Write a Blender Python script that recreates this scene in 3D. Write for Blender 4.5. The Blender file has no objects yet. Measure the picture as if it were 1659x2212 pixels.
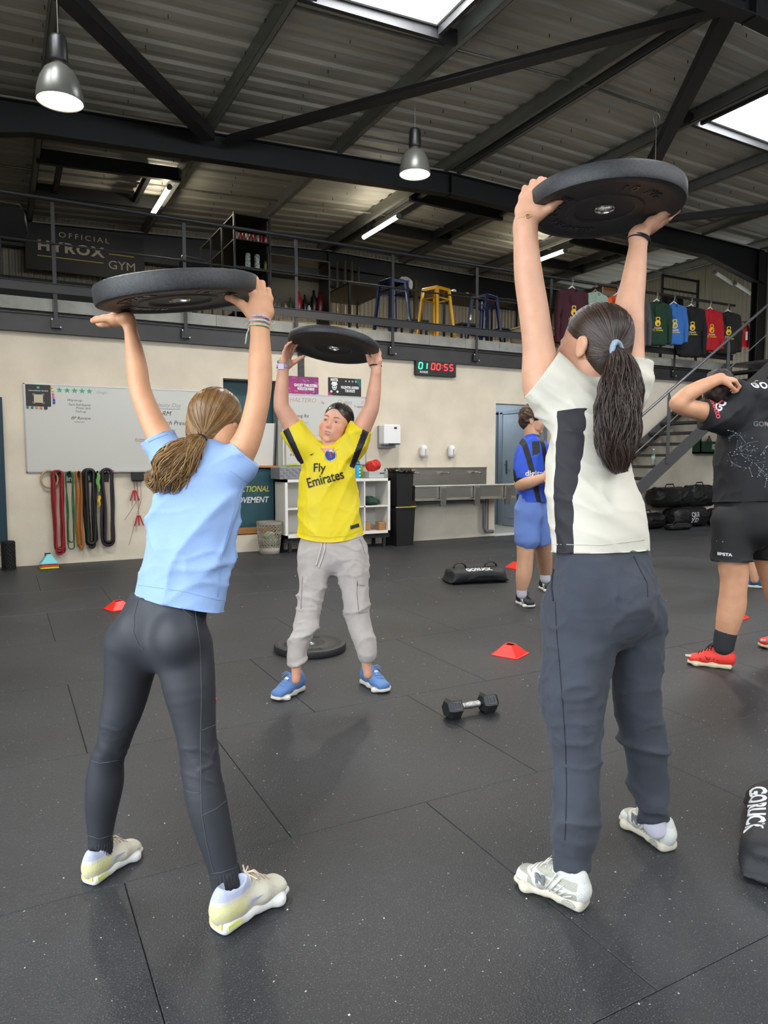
import bpy, bmesh, math, random
import numpy as np
from mathutils import Vector, Matrix
from mathutils.bvhtree import BVHTree
random.seed(7); rng = np.random.default_rng(7)
SC = bpy.context.scene; COL = SC.collection
# ------------------------------------------------------------------ camera, sky, light, exposure
IW, IH = 1659, 2212
FPX = 1533.; CAMZ = 1.20; YAW = math.radians(28.2); PIT = math.radians(4.35)
cF = np.array([math.sin(YAW)*math.cos(PIT), math.cos(YAW)*math.cos(PIT), -math.sin(PIT)])
cR = np.array([math.cos(YAW), -math.sin(YAW), 0.]); cU = np.cross(cR, cF)
cC = np.array([0., 0., CAMZ])
cam = bpy.data.cameras.new('camera'); camo = bpy.data.objects.new('camera', cam); COL.objects.link(camo)
cam.sensor_fit = 'VERTICAL'; cam.sensor_height = 24.; cam.lens = FPX/IH*24.; cam.clip_start = .05; cam.clip_end = 200
camo.matrix_world = Matrix(((cR[0], cU[0], -cF[0], 0), (cR[1], cU[1], -cF[1], 0), (cR[2], cU[2], -cF[2], CAMZ), (0, 0, 0, 1)))
SC.camera = camo
SC.view_settings.view_transform = 'Standard'; SC.view_settings.look = 'None'
SC.view_settings.gamma = 1; SC.view_settings.use_curve_mapping = False
SC.view_settings.exposure = 0.55
world = bpy.data.worlds.new('overcast_sky'); SC.world = world; world.use_nodes = True
_n = world.node_tree.nodes; _l = world.node_tree.links
_bg = _n['Background']; _bg.inputs['Strength'].default_value = 3.6
_tc = _n.new('ShaderNodeTexCoord'); _sx = _n.new('ShaderNodeSeparateXYZ'); _cr = _n.new('ShaderNodeValToRGB')
_l.new(_tc.outputs['Generated'], _sx.inputs[0]); _l.new(_sx.outputs[2], _cr.inputs[0]); _l.new(_cr.outputs[0], _bg.inputs[0])
_cr.color_ramp.elements[0].position = 0.0; _cr.color_ramp.elements[0].color = (.70, .76, .82, 1)
_cr.color_ramp.elements[1].position = 0.6; _cr.color_ramp.elements[1].color = (.86, .93, 1.0, 1)
def at(px, py, d):      # point seen at pixel (px,py) at depth d in front of the camera
    return cC+(cF+(px-IW/2)/FPX*cR-(py-IH/2)/FPX*cU)*d
def atY(px, py, Y): r = at(px, py, 1)-cC; return cC+r*(Y/r[1])
def atX(px, py, X): r = at(px, py, 1)-cC; return cC+r*(X/r[0])
def atZ(px, py, z=0): r = at(px, py, 1)-cC; return cC+r*((z-CAMZ)/r[2])
# area lights: daylight coming in at the open left door, added front fill, roof lights
def area(name, loc, rot, sx, sy, power, col=(1, 1, 1)):
    L = bpy.data.lights.new(name, 'AREA'); L.shape = 'RECTANGLE'; L.size = sx; L.size_y = sy; L.energy = power; L.color = col
    o = bpy.data.objects.new(name, L); o.location = loc; o.rotation_euler = rot; COL.objects.link(o)
area('daylight_side_door', (-1.6, .2, 1.9), (0, math.radians(-90), 0), 3.6, 5.2, 48, (.84, .92, 1))
area('front_fill_light', (6, -2.95, 3.95), (math.radians(90), 0, 0), 11, 1.5, 110, (.95, .97, 1))  # added fill at an invented high opening, brightens ceiling and mezzanine
for _x, _y, _z, _w, _h in ((3.165, 5.415, 5.50, 1.0, .92), (8.46, 5.435, 5.58, 1.2, 1.1), (3.165, .4, 5.50, 1.0, .95), (8.46, .4, 5.58, 1.2, .95), (-.42, 5.415, 5.34, 1.2, .92), (10.4, 5.415, 5.54, 1.1, .92)): area('roof_light', (_x, _y, _z), (0, 0, 0), _w, _h, 60, (.97, .98, 1))  # last four shine through the added roof openings out of view
# ------------------------------------------------------------------ materials
def lin(c):
    if isinstance(c, str):
        c = [int(c[i:i+2], 16)/255 for i in (0, 2, 4)]
        c = [x/12.92 if x <= .04045 else ((x+.055)/1.055)**2.4 for x in c]
    return (c[0], c[1], c[2], 1)
MATS = {}
def M(name, col, rough=.6, metal=0., var=0., vs=8., bump=0., bs=60., spec=.5, emit=0., emc=None, trans=0., coat=0., sss=0., stretch=None, col2=None, sheen=0., det=4):
    if name in MATS: return MATS[name]
    m = bpy.data.materials.new(name); m.use_nodes = True; MATS[name] = m
    nt = m.node_tree; N = nt.nodes; L = nt.links; b = N['Principled BSDF']
    c = lin(col)
    b.inputs['Base Color'].default_value = c; b.inputs['Roughness'].default_value = rough; b.inputs['Metallic'].default_value = metal
    b.inputs['Specular IOR Level'].default_value = spec; b.inputs['Coat Weight'].default_value = coat
    b.inputs['Transmission Weight'].default_value = trans; b.inputs['Sheen Weight'].default_value = sheen
    if sss: b.inputs['Subsurface Weight'].default_value = sss; b.inputs['Subsurface Radius'].default_value = (.012, .005, .003); b.inputs['Subsurface Scale'].default_value = 1.
    if emit: b.inputs['Emission Color'].default_value = lin(emc or col); b.inputs['Emission Strength'].default_value = emit
    def coords():
        t = N.new('ShaderNodeTexCoord'); o = t.outputs['Object']
        if stretch:
            mp = N.new('ShaderNodeMapping'); mp.inputs['Scale'].default_value = stretch; L.new(o, mp.inputs[0]); o = mp.outputs[0]
        return o
    if var or col2:
        nz = N.new('ShaderNodeTexNoise'); nz.inputs['Scale'].default_value = vs; nz.inputs['Detail'].default_value = det; L.new(coords(), nz.inputs[0])
        mx = N.new('ShaderNodeMix'); mx.data_type = 'RGBA'
        rp = N.new('ShaderNodeMapRange'); rp.inputs[1].default_value = .35; rp.inputs[2].default_value = .65; L.new(nz.outputs[0], rp.inputs[0]); L.new(rp.outputs[0], mx.inputs[0])
        if col2: mx.inputs[6].default_value = c; mx.inputs[7].default_value = lin(col2)
        else:
            mx.inputs[6].default_value = tuple(x*(1-var) for x in c[:3])+(1,); mx.inputs[7].default_value = tuple(min(1, x*(1+var)) for x in c[:3])+(1,)
        L.new(mx.outputs[2], b.inputs['Base Color'])
    if bump:
        nb = N.new('ShaderNodeTexNoise'); nb.inputs['Scale'].default_value = bs; nb.inputs['Detail'].default_value = 3; L.new(coords(), nb.inputs[0])
        bp = N.new('ShaderNodeBump'); bp.inputs['Strength'].default_value = bump; bp.inputs['Distance'].default_value = .004; L.new(nb.outputs[0], bp.inputs['Height']); L.new(bp.outputs[0], b.inputs['Normal'])
    return m
# ------------------------------------------------------------------ object helpers
LOC = {}
def tag(o, label=None, cat=None, group=None, kind=None):
    if label: o['label'] = label
    if cat: o['category'] = cat
    if group: o['group'] = group
    if kind: o['kind'] = kind
    return o
def thing(name, label, cat, loc=(0, 0, 0), group=None):
    o = bpy.data.objects.new(name, None); o.empty_display_size = .1; COL.objects.link(o); o.location = loc
    LOC[o.name] = np.array(loc, float); return tag(o, label, cat, group)
def wloc(o): return LOC.get(o.name, np.zeros(3)) if o is not None else np.zeros(3)
def link(name, me, parent=None, mat=None, smooth=False, label=None, cat=None, group=None, kind=None):
    o = bpy.data.objects.new(name, me); COL.objects.link(o)
    if parent is not None: o.parent = parent; LOC[o.name] = wloc(parent)
    if mat is not None:
        for mm in (mat if isinstance(mat, (list, tuple)) else [mat]): me.materials.append(mm)
    if smooth: me.polygons.foreach_set('use_smooth', [True]*len(me.polygons))
    return tag(o, label, cat, group, kind)
def arr(v): return np.array(v, float)
def nrm(v): v = arr(v); return v/max(1e-9, np.linalg.norm(v))
class MB:
    """collects shapes in world coordinates; build() makes ONE mesh object relative to its parent"""
    def __init__(s): s.v = []; s.f = []; s.mi = []; s.cur = 0
    def add(s, vs, fs):
        b = len(s.v); s.v.extend([tuple(map(float, v)) for v in vs]); s.f.extend([tuple(b+i for i in f) for f in fs]); s.mi.extend([s.cur]*len(fs)); return s
    def box(s, x0, x1, y0, y1, z0, z1, bev=0.):
        if bev:
            vs = []; b = bev
            for z, i in ((z0, b), (z0+b, 0), (z1-b, 0), (z1, b)):
                vs += [(x0+i, y0+i, z), (x1-i, y0+i, z), (x1-i, y1-i, z), (x0+i, y1-i, z)]
            fs = [(3, 2, 1, 0), (12, 13, 14, 15)]
            for r in range(3):
                for k in range(4): fs.append((r*4+k, r*4+(k+1) % 4, r*4+4+(k+1) % 4, r*4+4+k))
            return s.add(vs, fs)
        vs = [(x, y, z) for z in (z0, z1) for y in (y0, y1) for x in (x0, x1)]
        return s.add(vs, [(0, 2, 3, 1), (4, 5, 7, 6), (0, 1, 5, 4), (2, 6, 7, 3), (0, 4, 6, 2), (1, 3, 7, 5)])
    def bar(s, a, b, w, h, up=(0, 0, 1)):
        a = arr(a); b = arr(b); d = nrm(b-a); u = arr(up); u = u-d*(u@d)
        if np.linalg.norm(u) < 1e-4: u = arr((1, 0, 0)); u = u-d*(u@d)
        u = nrm(u); r = np.cross(d, u); vs = [p+r*sx*w/2+u*sz*h/2 for p in (a, b) for sz in (-1, 1) for sx in (-1, 1)]
        return s.add(vs, [(0, 2, 3, 1), (4, 5, 7, 6), (0, 1, 5, 4), (2, 6, 7, 3), (0, 4, 6, 2), (1, 3, 7, 5)])
    def obox(s, c, ax, ay, az, hx, hy, hz):
        c = arr(c); ax, ay, az = nrm(ax), nrm(ay), nrm(az)
        vs = [c+ax*i*hx+ay*j*hy+az*k*hz for k in (-1, 1) for j in (-1, 1) for i in (-1, 1)]
        return s.add(vs, [(0, 2, 3, 1), (4, 5, 7, 6), (0, 1, 5, 4), (2, 6, 7, 3), (0, 4, 6, 2), (1, 3, 7, 5)])
    def tube(s, pts, r, n=8, cap=True, closed=False, sq=(1, 1), up=None):
        P = [arr(p) for p in pts]; m = len(P); rs = r if hasattr(r, '__len__') else [r]*m; vs = []; pu = None
        for i in range(m):
            d = nrm(P[(i+1) % m]-P[i-1]) if closed else nrm(P[min(i+1, m-1)]-P[max(i-1, 0)])
            if pu is None:
                pu = arr(up) if up is not None else (arr((0, 0, 1)) if abs(d[2]) < .9 else arr((1, 0, 0)))
            u = pu-d*(pu@d); u = nrm(u); pu = u; w = np.cross(d, u)
            for k in range(n):
                t = 2*math.pi*k/n; vs.append(P[i]+(u*math.cos(t)*sq[0]+w*math.sin(t)*sq[1])*rs[i])
        fs = []
        for i in range(m if closed else m-1):
            j = (i+1) % m
            for k in range(n): fs.append((i*n+k, i*n+(k+1) % n, j*n+(k+1) % n, j*n+k))
        if cap and not closed: fs += [tuple(range(n-1, -1, -1)), tuple((m-1)*n+k for k in range(n))]
        return s.add(vs, fs)
    def lathe(s, o, prof, n=20, axis=(0, 0, 1), xa=None, sc=(1, 1), cap=True):
        o = arr(o); z = nrm(axis); x = arr(xa) if xa is not None else (arr((1, 0, 0)) if abs(z[0]) < .9 else arr((0, 1, 0))); x = nrm(x-z*(x@z)); y = np.cross(z, x)
        vs = []; 
        for r, h in prof:
            for k in range(n): t = 2*math.pi*k/n; vs.append(o+z*h+(x*math.cos(t)*sc[0]+y*math.sin(t)*sc[1])*r)
        fs = []
        for i in range(len(prof)-1):
            for k in range(n): fs.append((i*n+k, i*n+(k+1) % n, (i+1)*n+(k+1) % n, (i+1)*n+k))
        op = (not cap) or tuple(prof[0]) == tuple(prof[-1])
        if not op and prof[0][0] > 1e-6: fs.append(tuple(range(n-1, -1, -1)))
        if not op and prof[-1][0] > 1e-6: fs.append(tuple((len(prof)-1)*n+k for k in range(n)))
        return s.add(vs, fs)
    def poly(s, pts2, o, xa, ya, th):
        """extruded flat outline: pts2 in (xa,ya) axes from o, thickness th along xa x ya"""
        o = arr(o); xa = nrm(xa); ya = nrm(ya); z = np.cross(xa, ya); n = len(pts2)
        A = [o+xa*p[0]+ya*p[1] for p in pts2]; vs = A+[p+z*th for p in A]
        fs = [tuple(range(n-1, -1, -1)), tuple(range(n, 2*n))]+[(k, (k+1) % n, n+(k+1) % n, n+k) for k in range(n)]
        return s.add(vs, fs)
    def mesh(s, name, off=(0, 0, 0)):
        me = bpy.data.meshes.new(name); off = arr(off)
        me.from_pydata([tuple(arr(v)-off) for v in s.v], [], s.f); me.update()
        return me
    def build(s, name, mat, parent=None, smooth=False, **k):
        me = s.mesh(name, wloc(parent)); o = link(name, me, parent, mat, smooth, **k)
        if isinstance(mat, (list, tuple)): me.polygons.foreach_set('material_index', s.mi)
        bm = bmesh.new(); bm.from_mesh(me); bmesh.ops.recalc_face_normals(bm, faces=bm.faces); bm.to_mesh(me); bm.free()
        return o
def smooth_angle(o, a=40):
    me = o.data; me.polygons.foreach_set('use_smooth', [True]*len(me.polygons))
    bm = bmesh.new(); bm.from_mesh(me)
    for e in bm.edges:
        e.smooth = not (len(e.link_faces) == 2 and e.calc_face_angle(0) > math.radians(a))
    bm.to_mesh(me); bm.free(); return o
def text_mesh(s, size, bold=0., shear=0., ext=.0006, space=1., align='CENTER'):
    cu = bpy.data.curves.new('txt', 'FONT'); cu.body = s; cu.size = size; cu.align_x = align; cu.align_y = 'CENTER'; cu.offset = bold; cu.shear = shear
    cu.extrude = ext; cu.space_character = space; cu.resolution_u = 3
    ob = bpy.data.objects.new('txt', cu); COL.objects.link(ob); bpy.context.view_layer.update()
    ev = ob.evaluated_get(bpy.context.evaluated_depsgraph_get()); me = ev.to_mesh()
    V = np.array([v.co[:] for v in me.vertices]); Fc = [tuple(p.vertices) for p in me.polygons]; ev.to_mesh_clear()
    bpy.data.objects.remove(ob); bpy.data.curves.remove(cu); return V, Fc
def text(s, size, o, xa, ya, mat, parent=None, name='lettering', width=None, **k):
    V, Fc = text_mesh(s, size, **k)
    if width: V[:, 0] *= width/max(1e-6, (V[:, 0].max()-V[:, 0].min()))
    xa = nrm(xa); ya = nrm(ya); z = np.cross(xa, ya); o = arr(o)
    mb = MB(); mb.add([o+xa*v[0]+ya*v[1]+z*v[2] for v in V], Fc)
    me = mb.mesh(name, wloc(parent)); return link(name, me, parent, mat)
def copy_tree(o, loc=None, rz=None, label=None, group=None):
    c = o.copy(); COL.objects.link(c)
    if loc is not None: c.location = loc
    if rz is not None: c.rotation_euler = (0, 0, rz)
    if label: c['label'] = label
    if group: c['group'] = group
    def rec(a, b):
        for ch in list(a.children):
            k = ch.copy(); COL.objects.link(k); k.parent = b; rec(ch, k)
    rec(o, c); return c
# ------------------------------------------------------------------ smooth implicit surfaces (for bodies, clothes, bags)
def vnoise(P, seed=0):
    """cheap value noise, P (n,3) -> (n,) in -1..1"""
    I = np.floor(P).astype(np.int64); f = P-I; f = f*f*(3-2*f); out = 0
    for dx in (0, 1):
        for dy in (0, 1):
            for dz in (0, 1):
                h = ((I[:, 0]+dx)*73856093) ^ ((I[:, 1]+dy)*19349663) ^ ((I[:, 2]+dz)*83492791) ^ (seed*2654435761)
                h = (h ^ (h >> 13))*1274126177; h = (h ^ (h >> 16)) & 0xFFFF
                w = (f[:, 0] if dx else 1-f[:, 0])*(f[:, 1] if dy else 1-f[:, 1])*(f[:, 2] if dz else 1-f[:, 2])
                out = out+w*(h/32767.5-1)
    return out
def rc(a, b, ra, rb, k=.02, c0=False, c1=False, op='+'):
    return dict(t='c', a=arr(a), b=arr(b), ra=ra, rb=rb, k=k, c0=c0, c1=c1, op=op)
def el(c, r, R=None, k=.02, op='+'):
    return dict(t='e', c=arr(c), r=arr(r), R=np.eye(3) if R is None else arr(R), k=k, op=op)
def es(a, b, wa, da, wb, db, side, k=.02, c0=False, c1=False, op='+', pw=2.):
    """elliptic section limb from a to b, half width w along side, half depth d"""
    return dict(t='s', a=arr(a), b=arr(b), w=(wa, wb), d=(da, db), s=arr(side), k=k, c0=c0, c1=c1, op=op, pw=pw)
def pl(o, n, op='-'): return dict(t='p', c=arr(o), n=nrm(n), k=0, op=op)
def chain(pts, rs, k=.02, **kw): return [rc(pts[i], pts[i+1], rs[i], rs[i+1], k, **kw) for i in range(len(pts)-1)]
def bounds(p):
    if p['t'] == 'g': b = [bounds(q) for q in p['sub']]; return np.min([x[0] for x in b], 0), np.max([x[1] for x in b], 0)
    if p['t'] == 'c': r = max(p['ra'], p['rb']); q = np.array([p['a'], p['b']]); return q.min(0)-r, q.max(0)+r
    if p['t'] == 's': r = max(p['w']+p['d']); q = np.array([p['a'], p['b']]); return q.min(0)-r, q.max(0)+r
    if p['t'] == 'e': r = p['r'].max(); return p['c']-r, p['c']+r
def pdist(p, X):
    if p['t'] == 'p': return (X-p['c'])@p['n']
    if p['t'] == 'e':
        q = (X-p['c'])@p['R'].T/p['r']; l = np.sqrt((q*q).sum(1))+1e-9
        g = np.sqrt(((q/p['r'])**2).sum(1))+1e-9; return l*(l-1)/g
    ab = p['b']-p['a']; L2 = ab@ab; q = X-p['a']; t = (q@ab)/L2; tc = np.clip(t, 0, 1); r = q-tc[:, None]*ab
    L = math.sqrt(L2)
    if p['t'] == 'c':
        if p['c0'] or p['c1']:
            ro = q-t[:, None]*ab if (p['c0'] and p['c1']) else np.where(((t < 0) & p['c0'] | (t > 1) & p['c1'])[:, None], q-t[:, None]*ab, r)
            d = np.sqrt((ro*ro).sum(1))-(p['ra']+(p['rb']-p['ra'])*tc)
            if p['c0']: d = np.maximum(d, -t*L)
            if p['c1']: d = np.maximum(d, (t-1)*L)
            return d
        return np.sqrt((r*r).sum(1))-(p['ra']+(p['rb']-p['ra'])*tc)
    w = p['w'][0]+(p['w'][1]-p['w'][0])*tc; dd = p['d'][0]+(p['d'][1]-p['d'][0])*tc
    ax = ab/L; s = p['s']-ax*(p['s']@ax); s = s/np.linalg.norm(s); f = np.cross(ax, s)
    qs = r@s; qf = r@f; qa = r@ax; m = np.minimum(w, dd)
    if p['c0']: qa = np.where(t < 0, 0, qa)
    if p['c1']: qa = np.where(t > 1, 0, qa)
    if p['pw'] == 2.:
        u = np.stack([qs/w, qf/dd, qa/m], 1); l = np.sqrt((u*u).sum(1))+1e-9
        g = np.sqrt((u[:, 0]/w)**2+(u[:, 1]/dd)**2+(u[:, 2]/m)**2)/l+1e-9; d = (l-1)/g
    else:
        l = ((np.abs(qs)/w)**p['pw']+(np.abs(qf)/dd)**p['pw']+(np.abs(qa)/m)**p['pw'])**(1/p['pw']); d = (l-1)*m
    if p['c0']: d = np.maximum(d, -t*L)
    if p['c1']: d = np.maximum(d, (t-1)*L)
    return d
def surf(prims, res, disp=None, pad=.03):
    """smooth union of primitives meshed with surface nets -> V,F (quads)"""
    bb = [bounds(p) for p in prims if p['t'] != 'p' and p['op'] == '+']
    lo = np.min([b[0] for b in bb], 0)-pad; hi = np.max([b[1] for b in bb], 0)+pad
    n = np.ceil((hi-lo)/res).astype(int)+1; D = np.full(n, .08, np.float32)
    ax = [lo[i]+np.arange(n[i])*res for i in range(3)]
    for p in prims:
        if p['t'] == 'g':
            b = bounds(p); mg = max(.05, p['k']*1.5); g0 = np.clip(np.floor((b[0]-mg-lo)/res).astype(int), 0, n); g1 = np.clip(np.ceil((b[1]+mg-lo)/res).astype(int)+1, 0, n)
            T = np.full(g1-g0, .08, np.float32)
            for q in p['sub']:
                b = bounds(q); mg = .03; i0 = np.clip(np.floor((b[0]-mg-lo)/res).astype(int), g0, g1); i1 = np.clip(np.ceil((b[1]+mg-lo)/res).astype(int)+1, g0, g1)
                if (i1 <= i0).any(): continue
                G = np.stack(np.meshgrid(*[ax[i][i0[i]:i1[i]] for i in range(3)], indexing='ij'), -1); sh = G.shape[:3]
                d = pdist(q, G.reshape(-1, 3)).reshape(sh).astype(np.float32); sl = tuple(slice(i0[i]-g0[i], i1[i]-g0[i]) for i in range(3)); T[sl] = np.minimum(T[sl], d)
            sl = tuple(slice(g0[i], g1[i]) for i in range(3)); E = D[sl]; k = max(p['k'], 1e-4); h = np.clip(.5+.5*(E-T)/k, 0, 1); D[sl] = np.where((E > .079) | (T > .079), np.minimum(E, T), E*(1-h)+T*h-k*h*(1-h)); continue
        if p['t'] == 'p': i0 = np.zeros(3, int); i1 = n
        else:
            b = bounds(p); mg = max(.05, p['k']*1.5)
            i0 = np.clip(np.floor((b[0]-mg-lo)/res).astype(int), 0, n); i1 = np.clip(np.ceil((b[1]+mg-lo)/res).astype(int)+1, 0, n)
        if (i1 <= i0).any(): continue
        G = np.stack(np.meshgrid(*[ax[i][i0[i]:i1[i]] for i in range(3)], indexing='ij'), -1); sh = G.shape[:3]
        d = pdist(p, G.reshape(-1, 3)).reshape(sh).astype(np.float32); sl = tuple(slice(i0[i], i1[i]) for i in range(3)); E = D[sl]; k = max(p['k'], 1e-4)
        if p['op'] == '+': h = np.clip(.5+.5*(E-d)/k, 0, 1); D[sl] = E*(1-h)+d*h-k*h*(1-h)
        else: h = np.clip(.5-.5*(E+d)/k, 0, 1) if p['k'] > 0 else None; D[sl] = np.maximum(E, -d) if h is None else E*(1-h)-d*h+k*h*(1-h)
    S = D < 0
    cnt = sum(S[i:n[0]-1+i, j:n[1]-1+j, k:n[2]-1+k].astype(np.int8) for i in (0, 1) for j in (0, 1) for k in (0, 1))
    act = (cnt > 0) & (cnt < 8); idx = np.argwhere(act); m = len(idx)
    num = np.zeros((m, 3)); den = np.zeros(m)
    cor = {(i, j, k): D[idx[:, 0]+i, idx[:, 1]+j, idx[:, 2]+k] for i in (0, 1) for j in (0, 1) for k in (0, 1)}
    for a in cor:
        for axs in range(3):
            if a[axs] == 0:
                b2 = list(a); b2[axs] = 1; b2 = tuple(b2); da, db = cor[a], cor[b2]; x = (da < 0) != (db < 0)
                t = np.where(x, da/np.where(x, da-db, 1), 0); pt = np.tile(np.array(a, float), (m, 1)); pt[:, axs] = t
                num += pt*x[:, None]; den += x
    V = lo+(idx+num/den[:, None])*res; ID = np.full(act.shape, -1, np.int64); ID[act] = np.arange(m); Fs = []
    for axs in range(3):
        o1, o2 = (axs+1) % 3, (axs+2) % 3; s0 = [slice(None)]*3; s1 = [slice(None)]*3; s0[axs] = slice(0, -1); s1[axs] = slice(1, None)
        A = S[tuple(s0)]; B = S[tuple(s1)]; e = np.argwhere(A != B); fl = A[tuple(e.T)]
        ok = (e[:, o1] > 0) & (e[:, o2] > 0) & (e[:, o1] < n[o1]-1) & (e[:, o2] < n[o2]-1); e = e[ok]; fl = fl[ok]
        def q(a, b): c = e.copy(); c[:, o1] += a; c[:, o2] += b; return ID[tuple(c.T)]
        f = np.stack([q(-1, -1), q(0, -1), q(0, 0), q(-1, 0)], 1); f[~fl] = f[~fl][:, ::-1]; Fs.append(f)
    Fc = np.concatenate(Fs); Fc = Fc[(Fc >= 0).all(1)]
    # light relaxation
    for _ in range(2):
        acc = np.zeros_like(V); w = np.zeros(len(V))
        for i in range(4):
            a, b = Fc[:, i], Fc[:, (i+1) % 4]; np.add.at(acc, a, V[b]); np.add.at(w, a, 1); np.add.at(acc, b, V[a]); np.add.at(w, b, 1)
        V = V*.5+acc/np.maximum(w, 1)[:, None]*.5
    if disp is not None:
        Nn = vnormals(V, Fc); V = V+Nn*disp(V, Nn)[:, None]
    return V, Fc
def vnormals(V, Fc):
    a = V[Fc[:, 2]]-V[Fc[:, 0]]; b = V[Fc[:, 3]]-V[Fc[:, 1]]; fn = np.cross(a, b); N = np.zeros_like(V)
    for i in range(4): np.add.at(N, Fc[:, i], fn)
    return N/(np.linalg.norm(N, axis=1)[:, None]+1e-12)
def M2(name, ca, cb, cc=None, rough=.7, bump=.12, bs=300, sheen=0.):
    """two or three cloth colours divided by the signed attributes mask / mask2 of the mesh"""
    if name in MATS: return MATS[name]
    m = M(name, ca, rough, bump=bump, bs=bs, sheen=sheen); N = m.node_tree.nodes; L = m.node_tree.links; b = N['Principled BSDF']; cur = None
    for at_, c in (('mask', cb),)+((('mask2', cc),) if cc else ()):
        a = N.new('ShaderNodeAttribute'); a.attribute_name = at_; g = N.new('ShaderNodeMath'); g.operation = 'GREATER_THAN'; g.inputs[1].default_value = 0; L.new(a.outputs['Fac'], g.inputs[0])
        x = N.new('ShaderNodeMix'); x.data_type = 'RGBA'; x.inputs[6].default_value = lin(ca); x.inputs[7].default_value = lin(c); L.new(g.outputs[0], x.inputs[0])
        if cur is not None: L.new(cur, x.inputs[6])
        cur = x.outputs[2]
    L.new(cur, b.inputs['Base Color']); return m
def pull_in(V, bvh, cov, d=.004, reach=.09):
    """keep what is under the cloth under the cloth"""
    V = V.copy(); idx = np.nonzero(cov(V))[0]
    for i in idx:
        r = bvh.find_nearest(Vector(V[i]), reach)
        if r[0] is not None:
            n = arr(r[1]); q = arr(r[0])
            if (V[i]-q)@n > -d: V[i] = q-n*d
    return V
def smesh(name, parts, mat, parent=None, colf=None, masks=None, **k):
    """parts: list of (V,F); material slots chosen by colf(face centres, normals)->index"""
    V = []; Fc = []; b = 0
    for v, f in parts: V.append(v); Fc.append(f+b); b += len(v)
    V = np.concatenate(V); Fc = np.concatenate(Fc); me = bpy.data.meshes.new(name)
    W = V-wloc(parent); me.vertices.add(len(W)); me.vertices.foreach_set('co', W.ravel())
    me.loops.add(len(Fc)*4); me.loops.foreach_set('vertex_index', Fc.ravel().astype(np.int32))
    me.polygons.add(len(Fc)); me.polygons.foreach_set('loop_start', np.arange(0, len(Fc)*4, 4, dtype=np.int32))
    me.update(calc_edges=True); o = link(name, me, parent, mat, True, **k)
    if colf is not None:
        c = V[Fc].mean(1); N = vnormals(V, Fc); nf = N[Fc].mean(1); me.polygons.foreach_set('material_index', colf(c, nf).astype(np.int32))
    if masks is not None:
        for nm, f in masks.items(): a = me.attributes.new(nm, 'FLOAT', 'POINT'); a.data.foreach_set('value', f(V).astype(np.float32))
    return o
def folds(seed, amp, freq, sdir, st=.25, amp2=.0, big=True):
    """cloth wrinkles: noise stretched along sdir, ridged"""
    sd = nrm(sdir)
    def f(V, N):
        al = V@sd; Q = V-al[:, None]*sd; P = (Q+al[:, None]*sd*st)*freq
        w = vnoise(V*freq*.4, seed+9)*.6; P = P+w[:, None]
        a = vnoise(P, seed); r = np.exp(-np.sqrt((a/.14)**2+.02))*1.7-.45; b_ = vnoise(P*1.9+5, seed+1); g = np.exp(-np.sqrt((b_/.16)**2+.03))*1.4-.4
        m = .6+.4*vnoise(V*4., seed+2)
        return (r*.8+g*.4)*amp*1.5*m+amp2*vnoise(V*18, seed+3)
    return f
# ================================================================== THE HALL
XL, XRT, YF, YW, YB = -1.45, 13.1, -3.0, 8.8, 13.5
XRID = 5.85; ZR = 5.29; DK = 2.95
def zbt(x): return ZR-(.047*(XRID-x) if x < XRID else .0185*(x-XRID))      # top of the portal beams
def zsh(x): return zbt(x)+.17                                             # underside of the sheet
steel = M('dark_steel', '232325', .5, .0, var=.12, vs=3, bump=.08, bs=40)
steelk = M('black_steel', '161719', .45, var=.15, vs=3)
galv = M('galvanised_steel', '82837e', .42, .5, var=.18, vs=5, stretch=(1, .2, 1))
sheet = M('roof_sheet', 'b9b6ab', .5, .15, var=.14, vs=2.2, stretch=(.25, 6, 1), bump=.05, bs=20)
cream = M('cream_plaster', 'cdc4b3', .9, var=.07, vs=2.5, bump=.35, bs=55, det=6)
whitep = M('white_paint', 'e4e2dc', .55)
rub = M('rubber_tile', '27282a', .58)
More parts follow.
